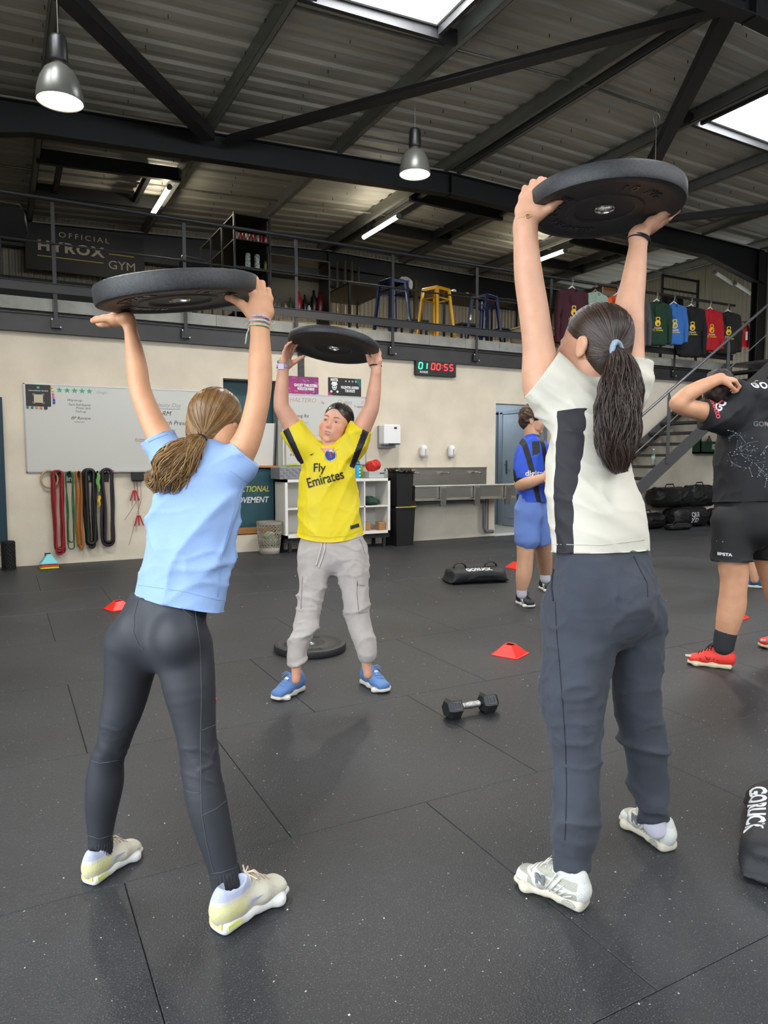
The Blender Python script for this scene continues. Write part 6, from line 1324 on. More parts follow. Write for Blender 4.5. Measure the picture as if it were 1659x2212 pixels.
    for hl, te in ((atZ(178, 1920), atZ(308, 1831)), (atZ(452, 2026), atZ(625, 1915))):
        o, x, y, z, s, so, u = shoe(hl, te, mt, t, kind='train')
        MB().obox(o+x*-.113*s+z*.024*s, y, z, x, .024*s, .007*s, .0008).obox(o-x*.085*s-y*.0385*s+z*.024*s, x, z, y, .02*s, .006*s, .0008).build('heel_flash', M('neon_yellow', 'dbe27a', .45), so)
        for dx in (0, .008, .016): pass
        MB().poly([(0, 0), (.05, .006), (.012, .012)], o-x*.04*s-y*.0385*s+z*.05*s, x, z, .0008).build('side_mark', M('lilac_mark', 'a9aecb', .5), u)
    # bracelets
    wc = J(560, 697, 1.945); ax = nrm(J(561, 650, 1.95)-J(562, 750, 1.945))
    for i, (h, c, n_) in enumerate(((.012, '8d97b8', 'braided_bracelet'), (.0, 'a9b4c4', 'braided_bracelet'), (-.012, '7fae9a', 'braided_bracelet'))):
        band_around(wc+ax*h, ax+cR*.1, .0262, .0, .0032, M('thread_'+c, c, .8, bump=.8, bs=400, col2='d8d0a0' if i == 2 else 'c9c0cf', vs=150), t, n_, wav=.001)
    MB().tube([wc-cR*.024-ax*.012-cF*.01, wc-cR*.032-ax*.035-cF*.012, wc-cR*.036-ax*.062-cF*.012], .0022, 5).tube([wc-cR*.024+ax*.0-cF*.01, wc-cR*.038-ax*.01-cF*.01], .0015, 5).tube([wc+cR*.026-cF*.005, wc+cR*.038-ax*.004, wc+cR*.044+ax*.002], .0015, 5).build('bracelet_ends', M('thread_7fae9a', '7fae9a'), t, True)
    return t
def hand_flat(Wp, a, n, S, th=None):
    """palm up under a plate: the fingers lie along a, palm normal n points to the plate"""
    return hand(arr(Wp), a, n, -1 if th is None else th, S, curl=((.05, .12, .08), (.03, .1, .08), (.05, .12, .08), (.1, .15, .1)), spread=.06, th=((.75, .75, .25), (.9, .5, .1)), rw=.019)
girl_blue()

def eyes(o, X, Y, Z, s, parent, look=(0, 0)):
    ew = M('eye_white', 'd8d2cc', .25); ir = M('iris_brown', '3a2a1c', .2)
    for sg in (-1, 1):
        c = arr((sg*.0305, .0760, .0068)); p = xform(np.array([c]), o, X, Y, Z, s)[0]; e = MB().lathe(p, [(0, -.0118*s)]+[(.0118*s*math.sin(q), -.0118*s*math.cos(q)) for q in np.linspace(.3, 2.85, 9)]+[(0, .0118*s)], 14, axis=Y).build('eye', ew, parent, True)
        d = nrm(Y+X*look[0]+Z*look[1]); q0 = p+d*.0106*s; MB().lathe(q0, [(.0062*s, -.0004), (.0045*s, .0010*s), (0, .0015*s)], 14, axis=d).build('iris', ir, e, True)
        b = MB(); pts = [(sg*(.014+.034*t), .0925-.012*t*t, .0262+.0042*math.sin(t*2.5)) for t in (0, .25, .5, .75, 1)]; b.tube([xform(np.array([q]), o, X, Y, Z, s)[0] for q in pts], [.0010*s, .0017*s, .0017*s, .0014*s, .0005*s], 6, sq=(1, .7)).build('eyebrow', M('brow_hair', '3a2a22', .8), parent, True)
        b = MB(); pts = [(sg*(.0185+.024*t), .0905-.008*abs(t-.4), .0092+.0022*math.sin(t*3.14)) for t in (0, .25, .5, .75, 1)]; b.tube([xform(np.array([q]), o, X, Y, Z, s)[0] for q in pts], .0009*s, 5).build('eyelashes', M('brow_hair', '3a2a22'), parent, True)
# ================================================================== girl in the yellow football shirt
def girl_yellow():
    t = thing('person', 'girl facing the camera in a yellow football shirt and grey joggers, holding a plate overhead', 'person', (1.43, 3.2, 0))
    sk = skin('skin_fair', 'd09a80'); f0 = -arr((cF[0], cF[1], 0)); f0 = nrm(f0); sd = nrm(np.cross(f0, Z_))    # her right = image left
    AL = limb([(668, 985, 3.52, 62), (650, 955, 3.52, 50), (634, 925, 3.51, 43), (616, 893, 3.49, 37), (608, 878, 3.48, 34), (608, 850, 3.47, 31), (610, 820, 3.46, 27), (612, 795, 3.45, 23)], .02)
    AR = limb([(752, 985, 3.52, 62), (768, 955, 3.52, 50), (780, 928, 3.51, 42), (797, 893, 3.49, 37), (803, 878, 3.48, 33), (808, 845, 3.47, 30), (811, 820, 3.46, 25), (813, 798, 3.45, 22)], .02)
    HL = hand(J(612, 798, 3.45), nrm(cU*1+cR*.25), nrm(cR*.85-cF*.5), 1, .96, curl=((.2, .35, .35), (.15, .35, .3), (.15, .4, .3), (.2, .5, .3)), spread=.03, th=((.75, .5, .4), (.75, .3, .6), (.5, 0.1, .8)), rw=.024)
    HR = hand(J(813, 800, 3.45), nrm(cU*1+cR*.0), nrm(-cR*.75-cF*.6), -1, .98, curl=((.5, .9, .6), (.4, 1., .65), (.4, 1., .65), (.45, 1.0, .65)), spread=.04, th=((.8, .5, .1), (.9, .3, .1), (.9, .1, .2)), rw=.023)
    body = [surf(AL+HL, .0042), surf(AR+HR, .0042)]
    o = J(727, 917, 3.56); X, Yf, Z = frame(nrm(f0+Z_*.10-cR*.32), nrm(Z_+cR*.27+f0*-.12)); s = .93
    V, Fc = surf(head_prims(True), .0026); hc = face_col
    c_ = V[Fc].mean(1); body_head = (xform(V, o, X, Yf, Z, s), Fc)
    body.append(surf(limb([(706, 1000, 3.53, 60), (712, 975, 3.545, 48), (722, 940, 3.56, 50)], .02)+limb([(708, 1010, 3.53, 50), (712, 1080, 3.53, 56), (716, 1170, 3.53, 60)], .03), .009))
    for js in ([(640, 1425, 3.42, 26), (640, 1452, 3.42, 21), (639, 1468, 3.42, 20)], [(791, 1420, 3.42, 26), (793, 1442, 3.42, 21), (795, 1457, 3.42, 20)]): body.append(surf(limb(js, .015), .005))
    def finish_body():
      def fl(V): q = V-o; x_, y_, z_ = (q@X)/s, (q@Yf)/s, (q@Z)/s; return (y_ > .03)*.5*np.clip(np.exp(-((np.abs(x_)-.045)/.018)**2-((z_+.03)/.022)**2)+.6*np.exp(-(x_/.012)**2-((z_+.02)/.012)**2), 0, 1)
      return smesh('body', body+[body_head], [sk, M('lip_rose', 'b8726a', .4)], t, masks={'flush': fl})
    def lips(b):
     n0 = sum(len(f) for v, f in body); mi = np.zeros(len(b.data.polygons), np.int32); mi[n0:] = hc(c_, None); b.data.polygons.foreach_set('material_index', mi)
    # flushed cheeks are part of her colouring
    nt = sk.node_tree; N = nt.nodes; at_ = N.new('ShaderNodeAttribute'); at_.attribute_name = 'flush'; mx = N.new('ShaderNodeMix'); mx.data_type = 'RGBA'; bs_ = N['Principled BSDF']; lk = bs_.inputs['Base Color'].links[0].from_socket
    nt.links.new(at_.outputs['Fac'], mx.inputs[0]); nt.links.new(lk, mx.inputs[6]); mx.inputs[7].default_value = lin('c2604e'); nt.links.new(mx.outputs[2], bs_.inputs['Base Color'])
    eyes(o, X, Yf, Z, s, t, look=(.0, -.25))
    MB().poly([(-.010, -.002), (.010, -.002), (.009, .0025), (-.009, .0025)], xform(np.array([(0, .0915, -.0575)]), o, X, Yf, Z, s)[0], -X, Z, .0015).build('teeth', M('teeth', 'd8d0c4', .3), t)
    hm = hairset('dark_brown_hair', ('1c1410', '2c201a', '3d2d24'))
    V, Fc = surf(cap_prims(nape=-.10), .005); cb = bvh_of(V, Fc); hp = smesh('hair', [(xform(V, o, X, Yf, Z, s), Fc)], hm[0], t)
    comb_hair(o, X, Yf, Z, s, (0, -.108, .02), 1200, hm, hp, 3, bv=cb, rs=.0014)
    V, Fc = surf([el((0, -.125, .01), (.032, .035, .035), k=.01)], .006, lambda V, N: .004*vnoise(V*50, 3)); smesh('hair_bun', [(xform(V, o, X, Yf, Z, s), Fc)], hm[0], hp)
    # shirt
    sh = trunk([(711, 1000, 3.53, 74), (710, 1020, 3.52, 118), (708, 1060, 3.52, 128), (710, 1110, 3.51, 134), (713, 1150, 3.51, 143), (713, 1185, 3.51, 146)], sd, (.66, .62, .56, .58, .62, .64), .04)
    sh += limb([(702, 1000, 3.53, 56), (664, 972, 3.52, 62), (640, 938, 3.51, 56), (632, 922, 3.51, 54)], .03)+limb([(716, 1000, 3.53, 56), (756, 970, 3.52, 62), (774, 938, 3.51, 54), (780, 922, 3.51, 52)], .03)
    sh += limb([(640, 950, 3.53, 40), (626, 942, 3.54, 30)], .02)+limb([(772, 955, 3.53, 40), (786, 946, 3.54, 26)], .02)
    f1 = folds(31, .014, 6.5, nrm(cU*1+cR*.55), .3); f2 = folds(18, .007, 12, nrm(cU-cR*.5), .35)
    V, Fc = surf(sh, .0075, lambda V, N: (f1(V, N)+f2(V, N))*.75)
    # wavy hem
    hx = (V-J(712, 1160, 3.5))@cR; hz = (V-J(712, 1160, 3.5))@Z_; lim = -.005-.028*(1-(hx/.17)**2)+.018; V[:, 2] = np.where(hz < lim, V[:, 2]-(hz-lim), V[:, 2])
    aL = nrm(J(616, 893, 3.49)-J(650, 955, 3.52)); V = cut_below(V, J(628, 921, 3.51), nrm(aL+cU*.1-cR*.15)); aR = nrm(J(797, 893, 3.49)-J(768, 955, 3.52)); V = cut_below(V, J(783, 924, 3.51), nrm(aR+cU*.0+cR*.1))
    yel = M('yellow_jersey', 'dcc40c', .6, var=.03, vs=30, bump=.1, bs=300); nv = M('navy_trim', '1b1626', .6)
    oL, oR = J(628, 925, 3.51), J(783, 925, 3.51)
    def cf(c):
        m = np.full(len(c), -1.); px_ = ((c-cC)@cR)/((c-cC)@cF)*FPX+IW/2; py_ = -((c-cC)@cU)/((c-cC)@cF)*FPX+IH/2
        # dark band along the outer side of each sleeve and down the flank, laid out on the cloth
        for sg, a0, a1 in ((-1, (622, 938), (652, 1002)), (1, (787, 940), (760, 1010))):
            d = arr(a1)-arr(a0); L = math.hypot(*d); d = d/L; u = (px_-a0[0])*d[0]+(py_-a0[1])*d[1]; v = (px_-a0[0])*-d[1]+(py_-a0[1])*d[0]
            m = np.maximum(m, np.minimum(5.5+1.5*(1-u/L)-np.abs(v), np.minimum(u+14, L-u)))
        return m
    # stripe bands use the cloth position only
    nLm = nrm(aL+cU*.1-cR*.15); oLm = J(628, 921, 3.51); nRm = nrm(aR+cR*.1); oRm = J(783, 924, 3.51); bvs = bvh_of(V, Fc)
    body[0] = (pull_in(body[0][0], bvs, lambda V: ((V-oLm)@nLm < -.004), .006), body[0][1]); body[1] = (pull_in(body[1][0], bvs, lambda V: ((V-oRm)@nRm < -.004), .006), body[1][1]); body[2] = (pull_in(body[2][0], bvs, lambda V: ((V-J(706, 972, 3.53))@cU < 0), .006), body[2][1])
    lips(finish_body())
    shirt = smesh('football_shirt', [(V, Fc)], M2('yellow_jersey2', 'dcc40c', '1b1626', rough=.6), t, masks={'mask': cf}); bv = bvh_of(V, Fc)
    r1 = nrm(J(740, 1030, 3.5)-J(680, 1046, 3.5)); up = np.cross(r1, nrm(f0)); up = up if up[2] > 0 else -up
    Vt, Ft = text_mesh('Emirates', .064, bold=.0008, ext=.0004); Vt[:, 0] *= .182/(Vt[:, 0].max()-Vt[:, 0].min()); Vt[:, 1] *= 1.05
    project_text(Vt, Ft, J(702, 1035, 3.43), r1, up, bv, ink, shirt, 'printed_lettering')
    Vt, Ft = text_mesh('Fly', .058, bold=.0008, ext=.0004); Vt[:, 0] *= .060/(Vt[:, 0].max()-Vt[:, 0].min()); project_text(Vt, Ft, J(689, 1011, 3.43), nrm(cR), Z_, bv, ink, shirt, 'printed_lettering')
    def disc(cx, cy, r, m, nm, ro, inner=0., sc=(1, 1)):
        n = 28; Vd = [(r*math.cos(k*2*math.pi/n)*sc[0], r*math.sin(k*2*math.pi/n)*sc[1], 0) for k in range(n)]
        if inner: Vd += [(inner*math.cos(k*2*math.pi/n), inner*math.sin(k*2*math.pi/n), 0) for k in range(n)]; Fd = [(k, (k+1) % n, n+(k+1) % n, n+k) for k in range(n)]
        else: Fd = [tuple(range(n))]
        return project_text(np.array(Vd), Fd, J(cx, cy, 3.4), nrm(cR), Z_, bv, m, shirt, nm, ro=ro, sub=False)
    disc(712, 983, .0295, wht, 'crest', .003); disc(712, 983, .0278, M('crest_blue', '1d3a7c', .5), 'crest_ring', .0038); disc(712, 983, .0255, wht, 'crest_ring', .0042, .0245); disc(712, 983, .0165, M('crest_blue', '1d3a7c'), 'crest_field', .0046)
    Vd = [(-.006, -.011, 0), (-.0025, 0, 0), (-.0012, .012, 0), (.0012, .012, 0), (.0025, 0, 0), (.006, -.011, 0), (.003, -.011, 0), (0, -.003, 0), (-.003, -.011, 0)]
    project_text(np.array(Vd)*1.15, [(0, 1, 7, 8), (1, 2, 3, 4, 7), (4, 5, 6, 7)], J(712, 983, 3.4), nrm(cR), Z_, bv, M('crest_red', 'c0283a', .5), shirt, 'crest_tower', ro=.0054, sub=False)
    Vt, Ft = text_mesh('PARIS', .0085, bold=.0002, ext=.0002); Vt[:, 1] += .0205; project_text(Vt, Ft, J(712, 983, 3.4), nrm(cR), Z_, bv, wht, shirt, 'crest_lettering', ro=.005)
    Vd = [(0, 0, 0), (.022, .008, 0), (.006, -.004, 0), (-.002, -.002, 0)]; project_text(np.array(Vd), [(0, 1, 2, 3)], J(667, 982, 3.4), nrm(cR), Z_, bv, ink, shirt, 'chest_mark', sub=False)
    Vd = [(-.021, -.009, 0), (.021, -.009, 0), (.021, .009, 0), (-.021, .009, 0)]; project_text(np.array(Vd), [(0, 1, 2, 3)], J(766, 1139, 3.4), nrm(cR+cU*.2), Z_, bv, M('hem_patch', '24242a', .4), shirt, 'hem_patch', ro=.0035)
    surf_line(seg([(691, 968), (699, 978), (706, 986), (714, 981), (731, 969)]), bv, .0022, yel, shirt, 'collar')
    surf_line(seg([(646, 1150), (670, 1158), (712, 1162), (750, 1158), (780, 1145)]), bv, .0010, M('yellow_stitch', 'b8a20c', .7), shirt, 'hem_seam')
    # neckline V: skin showing
    Vd = [(-.030, .022, 0), (.040, .022, 0), (.004, -.018, 0)]; project_text(np.array(Vd), [(0, 1, 2)], J(704, 977, 3.43), nrm(cR), Z_, bv, sk, t, 'neck_skin', ro=.0035)
    # joggers
    jg = M('grey_joggers', 'b3aaa4', .9, var=.04, vs=25, bump=.3, bs=200, sheen=.05)
    P = trunk([(716, 1130, 3.51, 122), (717, 1170, 3.51, 140), (718, 1200, 3.51, 146)], sd, (.62, .64, .62), .04)
    P += limb([(682, 1200, 3.5, 80), (677, 1256, 3.48, 63), (668, 1310, 3.46, 56), (663, 1338, 3.45, 54), (655, 1370, 3.43, 48), (645, 1400, 3.42, 44), (640, 1418, 3.42, 42)], .022)+limb([(639, 1420, 3.42, 34), (639, 1436, 3.42, 33)], .006, c1=True)
    P += limb([(757, 1200, 3.5, 78), (765, 1256, 3.48, 65), (770, 1310, 3.46, 59), (774, 1340, 3.45, 56), (784, 1375, 3.43, 50), (790, 1395, 3.42, 46), (792, 1412, 3.42, 42)], .022)+limb([(793, 1414, 3.42, 34), (793, 1431, 3.42, 32)], .006, c1=True)
    f3 = folds(55, .011, 9.5, nrm(cR+cU*.25), .3); f4 = folds(56, .004, 22, cR, .3)
    V, Fc = surf(P, .0072, lambda V, N: f3(V, N)*(.45+.55*np.clip((.75-V[:, 2])/.3, 0, 1))+f4(V, N)); V = pull_in(V, bvs, lambda V: (V-J(712, 1152, 3.5))@Z_ > 0, .006); jo = smesh('joggers', [(V, Fc)], jg, t); bv2 = bvh_of(V, Fc)
    lc = M('cream_cord', 'd4ccc4', .8); dkg = M('jogger_seam', '857d78', .9)
    for pts in ([(697, 1170), (692, 1190), (686, 1210), (682, 1222)], [(703, 1170), (701, 1190), (694, 1210), (688, 1227)]): surf_line(seg(pts), bv2, .0032, lc, jo, 'drawstring', .003)
    surf_line(seg([(654, 1245), (652, 1275), (650, 1315)]), bv2, .0015, dkg, jo, 'pocket_seam'); surf_line(seg([(772, 1254), (771, 1280), (775, 1325), (793, 1322)]), bv2, .0015, dkg, jo, 'pocket_seam'); surf_line(seg([(777, 1165), (783, 1180), (788, 1196)]), bv2, .0015, dkg, jo, 'pocket_seam')
    for pts in ([(772, 1254), (797, 1246)], ): 
        Vd = [(-.028, -.012, 0), (.0, -.028, 0), (.032, -.014, 0), (.032, .014, 0), (-.028, .008, 0)]; project_text(np.array(Vd), [(0, 1, 2, 3, 4)], J(785, 1258, 3.36), nrm(cR+cU*.25), Z_, bv2, jg, jo, 'pocket_flap', ro=.007)
    # watch and bracelets
    ax = nrm(J(612, 780, 3.45)-J(609, 820, 3.45)); band_around(J(611, 792, 3.45), ax, .0285, .011, .0035, M('lilac_silicone', 'a99bb8', .5), t, 'watch_strap'); MB().obox(J(607, 792, 3.42), cR, cF, cU, .014, .004, .013).build('watch_case', M('lilac_case', 'b9aec4', .3), t)
    tq = M('turquoise_bead', '3fa9a5', .35); mb = MB(); c0 = J(612, 783, 3.45); u = nrm(np.cross(ax, cF)); v = np.cross(ax, u)
    for k in range(20): q = c0+(u*math.cos(k*.314)+v*math.sin(k*.314))*.028+ax*.003*math.sin(k*.314); mb.lathe(q, [(0, -.0042), (.0036, -.002), (.0036, .002), (0, .0042)], 6)
    mb.build('bead_bracelet', tq, t, True, kind='stuff')
    ax = nrm(J(813, 780, 3.45)-J(811, 820, 3.45)); mb = MB(); c0 = J(812, 790, 3.45); u = nrm(np.cross(ax, cF)); v = np.cross(ax, u)
    for k in range(22): q = c0+(u*math.cos(k*.2856)+v*math.sin(k*.2856))*.0275; mb.lathe(q, [(0, -.005), (.0032, -.0025), (.0032, .0025), (0, .005)], 6, axis=nrm(u*-math.sin(k*.2856)+v*math.cos(k*.2856)))
    mb.build('bead_bracelet', blk, t, True, kind='stuff')
    mt = dict(sole=M('cream_sole', 'd2ccbd', .5), upper=M2('denim_blue_mesh', '5a7db3', 'c9bfa8', '6786b8', bump=.4, bs=240), lace=M('blue_lace', '6f93c4', .8))
    for hl, te in ((atZ(657, 1486), atZ(586, 1519)), (atZ(779, 1470), atZ(843, 1503))):
        o, x, y, z, s, so, u = shoe(hl, te, mt, t, L=.265, kind='plain'); MB().lathe(o+x*.012*s+z*.088*s, [(.011, 0), (.011, .003), (0, .003)], 16, axis=nrm(x*.6+z)).build('tongue_badge', wht, u)
    return t
girl_yellow()
# ================================================================== white-shirted woman at the right
def woman_white():
    t = thing('person', 'woman seen from behind in a white t-shirt with black side panel, holding a plate', 'person', (1.55, 1.5, 0))
    sk = skin('skin_pale', 'cd9b7e'); a_ = math.radians(-38); f0 = nrm(math.sin(a_)*arr((cR[0], cR[1], 0))+math.cos(a_)*nrm(arr((cF[0], cF[1], 0)))); sd = nrm(np.cross(f0, Z_))
    AL = limb([(1205, 900, 2.05, 110), (1172, 830, 2.05, 88), (1163, 747, 2.05, 68), (1152, 665, 2.05, 64), (1142, 600, 2.05, 61), (1137, 540, 2.05, 55), (1134, 484, 2.05, 49)], .02)
    AR = limb([(1350, 860, 2.10, 90), (1354, 800, 2.11, 76), (1356, 747, 2.12, 68), (1359, 665, 2.125, 62), (1368, 610, 2.13, 52), (1374, 565, 2.135, 44), (1380, 519, 2.14, 36)], .02)
    HL = hand(J(1136, 487, 2.05), nrm(cU*1+cR*.20), nrm(cR*.5+cF*.87), -1, 1.08, curl=((.4, .75, .6), (.35, .8, .6), (.35, .85, .6), (.4, .85, .6)), spread=.035, th=((.6, .8, .0), (.75, .65, .1), (.9, .4, .2)), rw=.031)
    wr = J(1381, 508, 2.14); wr = wr-nR*((wr-(PR-nR*.027))@nR+.045)
    HR = [rc(J(1380, 519, 2.14), wr, .024, .025, .012)]+hand(wr, nrm(nR*.45+cR*.85+cF*.25), nrm(nR-cR*.45), 1, 1.05, curl=((.25, .15, .1), (.25, .15, .1), (.3, .2, .1), (.35, .2, .1)), spread=.02, th=((.8, .6, .1), (.95, .3, .1), (1, .1, .1)), rw=.026)
    body = [surf(AL+HL, .0036), surf(AR+HR, .0036)]
    o = J(1282, 747, 2.10); hx = nrm(f0*1-cR*.18+Z_*.12); X, Yf, Z = frame(hx, nrm(Z_+cR*.02)); s = 1.03
    V, Fc = surf(head_prims(True), .0042); body.append((xform(V, o, X, Yf, Z, s), Fc))
    body.append(surf(limb([(1270, 870, 2.09, 95), (1268, 830, 2.095, 82), (1275, 790, 2.10, 84)], .02)+limb([(1275, 890, 2.08, 130), (1285, 1000, 2.08, 150), (1290, 1160, 2.08, 150)], .03), .009))
    hm = hairset('brown_hair', ('2b1d16', '3a2920', '4c382b')); V, Fc = surf(cap_prims(nape=-.105), .005); cb = bvh_of(V, Fc); hp = smesh('hair', [(xform(V, o, X, Yf, Z, s), Fc)], hm[0], t)
    tP = J(1331, 760, 1.995); loc = tP-o; tie = arr((loc@X, loc@Yf, loc@Z))/s
    comb_hair(o, X, Yf, Z, s, tie, 3400, hm, hp, 21, bv=cb)
    path = [tP, J(1340, 785, 1.965), J(1342, 830, 1.955), J(1338, 880, 1.955), J(1335, 930, 1.95), J(1333, 980, 1.95), J(1343, 1022, 1.95)]
    tail(path, [.014, .034, .050, .058, .056, .042, .014], 2400, hm, hp, 9, wave=.010, wf=2.0, rs=.0014)
    MB().tube([tP+(cR*math.cos(q)*.75+cU*math.sin(q)*1.1+cF*math.cos(q)*.7)*.023-cF*.006 for q in np.linspace(0, 6.28, 24, endpoint=False)], .0085, 8, closed=True).build('hair_scrunchie', M('grey_blue_band', '8a9bae', .7, bump=.8, bs=120), hp, True)
    # shirt
    sh = trunk([(1278, 860, 2.09, 130), (1280, 905, 2.085, 205), (1275, 960, 2.08, 215), (1278, 1040, 2.075, 216), (1288, 1115, 2.07, 236), (1294, 1165, 2.07, 244), (1296, 1215, 2.07, 246)], sd, (.68, .66, .64, .66, .70, .72, .72), .045)
    sh += limb([(1280, 880, 2.08, 120), (1222, 855, 2.06, 130), (1186, 822, 2.05, 124), (1168, 805, 2.05, 120)], .03)+limb([(1205, 885, 2.045, 90), (1172, 862, 2.04, 56)], .03)
    sh += limb([(1280, 880, 2.09, 120), (1345, 850, 2.10, 110), (1362, 800, 2.11, 92), (1364, 785, 2.11, 90)], .03)
    f1 = folds(61, .016, 5.2, nrm(cR-cU*.42), .28); f2 = folds(68, .007, 12, nrm(cR*1-cU*.5), .3)
    V, Fc = surf(sh, .0065, lambda V, N: f1(V, N)*(.5+.5*np.clip((V[:, 2]-1.0)/.12, 0, 1))+f2(V, N)*.8)
    V = cut_below(V, J(1296, 1189, 2.07), nrm(-cU+cR*.02)); aa = nrm(J(1163, 747, 2.05)-J(1185, 830, 2.05)); oS = J(1174, 803, 2.05); nS = nrm(-cR*.8+cU*.6); V = cut_below(V, oS, nS); V = cut_below(V, J(1372, 782, 2.11), nrm(cU+cR*.12))
    wj = M('white_jersey', 'd9d6ca', .75, var=.02, vs=15, bump=.12, bs=300); bj = M('black_jersey', '26252a', .7, bump=.12, bs=300)
    cen = J(1285, 1050, 2.075); ax = nrm(J(1275, 960, 2.08)-J(1296, 1190, 2.07))
    def cf(c):
        q = c-cen; fr = q@f0; lf = -(q@sd); h = q@ax; return np.minimum(lf-.02, np.minimum(.030-np.abs(fr+.012-.05*h), .215-h))
    bvs = bvh_of(V, Fc)
    body[0] = (pull_in(body[0][0], bvs, lambda V: ((V-oS)@nS < -.004), .006), body[0][1]); body[1] = (pull_in(body[1][0], bvs, lambda V: ((V-J(1372, 782, 2.11))@nrm(cU+cR*.12) < -.004), .006), body[1][1]); body[3] = (pull_in(body[3][0], bvs, lambda V: ((V-J(1270, 838, 2.09))@cU < 0), .006), body[3][1])
    smesh('body', body, sk, t)
    shirt = smesh('t_shirt', [(V, Fc)], M2('white_black_jersey', 'd0cabb', '26252a', rough=.75), t, masks={'mask': cf}); bv = bvh_of(V, Fc)
    ws = M('white_stitch', 'b9b6aa', .8)
    surf_line(seg([(1174, 1172), (1190, 1175), (1206, 1176)]), bv, .0012, wht, shirt, 'panel_stitch'); surf_line(seg([(1210, 1176), (1300, 1178), (1410, 1164)]), bv, .001, ws, shirt, 'hem_seam')
    # sweatpants
    jg = M('charcoal_sweat', '3a3e47', .9, var=.06, vs=18, bump=.3, bs=200, sheen=.05)
    P = trunk([(1300, 1170, 2.07, 216), (1305, 1205, 2.065, 236), (1308, 1259, 2.065, 258), (1312, 1310, 2.07, 256)], sd, (.66, .68, .72, .72), .05)
    P += [el(J(1350, 1300, 1.99), (.075, .07, .085), k=.05), el(J(1262, 1300, 2.005), (.07, .06, .08), k=.05)]
    P += limb([(1246, 1310, 2.05, 150), (1248, 1399, 2.03, 150), (1240, 1470, 2.01, 142), (1236, 1518, 2.0, 134), (1243, 1590, 1.98, 112), (1248, 1640, 1.97, 104), (1246, 1717, 1.95, 100), (1240, 1785, 1.94, 100), (1238, 1812, 1.94, 94), (1237, 1822, 1.94, 80)], .03)+limb([(1236, 1818, 1.94, 77), (1235, 1874, 1.94, 75)], .004, c1=True)
    P += limb([(1376, 1320, 2.11, 122), (1378, 1399, 2.12, 112), (1374, 1470, 2.13, 106), (1376, 1518, 2.14, 104), (1390, 1590, 2.15, 98), (1397, 1640, 2.16, 92), (1405, 1695, 2.17, 84), (1407, 1716, 2.17, 78), (1408, 1726, 2.17, 66)], .03)+limb([(1408, 1722, 2.17, 62), (1409, 1770, 2.17, 60)], .004, c1=True)
    f3 = folds(75, .012, 7.5, nrm(cR-cU*.3), .3); f4 = folds(76, .005, 18, cR, .3)
    V, Fc = surf(P, .0068, lambda V, N: f3(V, N)*(.45+.55*np.clip((.7-V[:, 2])/.3, 0, 1))+f4(V, N)*.8); V = pull_in(V, bvs, lambda V: (V-J(1296, 1189, 2.07))@nrm(-cU+cR*.02) < -.004, .006); jo = smesh('sweatpants', [(V, Fc)], jg, t); bv2 = bvh_of(V, Fc); ds_ = M('dark_seam', '24272d', .9)
    surf_line(seg([(1200, 1300), (1202, 1360), (1210, 1450), (1217, 1540), (1222, 1620), (1224, 1700), (1222, 1780), (1220, 1815)]), bv2, .0013, ds_, jo); surf_line(seg([(1197, 1195), (1196, 1230), (1192, 1270), (1196, 1298)]), bv2, .0035, ds_, jo, 'pocket_slit')
    surf_line(seg([(1368, 1200), (1382, 1230), (1398, 1260), (1399, 1290)]), bv2, .0012, ds_, jo)
    Vd = [(-.008, -.022, 0), (-.006, -.002, 0), (.016, .022, 0), (-.010, .0, 0)]; project_text(np.array(Vd), [(0, 1, 2, 3)], J(1192, 1336, 1.96), nrm(cR), Z_, bv2, wht, jo, 'side_mark', dist=.5, sub=False)
    # socks, shoes
    for js in ([(1236, 1862, 1.94, 66), (1232, 1890, 1.94, 66), (1226, 1910, 1.94, 66)], [(1409, 1760, 2.17, 54), (1412, 1776, 2.17, 50), (1417, 1790, 2.17, 44)]): V, Fc = surf(limb(js, .015), .005); smesh('sock', [(V, Fc)], M('white_sock', 'cfcdda', .85, bump=.2, bs=200), t)
    mt = dict(sole=M('ivory_sole', 'cfc8b4', .55, var=.06, vs=30), upper=M2('ivory_mesh', 'aaa89b', 'd2d2cc', 'c4c4bd', bump=.5, bs=260), accent=M('silver_white', 'cfcfca', .4, coat=.3), lace=M('ivory_lace', 'd4d2c8', .8))
    for i, (hl, te) in enumerate(((atZ(1281, 1972), atZ(1103, 1893)), (atZ(1458, 1848), atZ(1340, 1764)))):
        o, x, y, z, s, so, u = shoe(hl, te, mt, t, kind='dad'); L_ = -y if True else y
        sgn = 1 if (y@(cC-o)) > 0 else -1; Y2 = y*sgn
        text('N', .034*s, o-x*-.012*s+Y2*.041*s+z*.058*s, x*(-sgn) if False else np.cross(z, Y2), z, M('grey_letter', '77787a', .5), u, name='side_letter', bold=.003, ext=.002)
        MB().lathe(o-x*.075*s+Y2*.033*s+z*.018*s, [(.016*s, 0), (.016*s, .004), (.012*s, .005), (0, .005)], 18, axis=Y2, xa=x, sc=(1.35, .55)).build('sole_pod', M('grey_pod', 'a5a499', .4), so)
        mb = MB()
        for k in range(5): mb.tube([o+x*(-.085+k*.012)*s+Y2*(.036)*s+z*(.045+.012*k)*s, o+x*(-.06+k*.014)*s+Y2*.040*s+z*(.035)*s], .0022*s, 5)
        mb.build('overlay_ribs', mt['accent'], u, True)
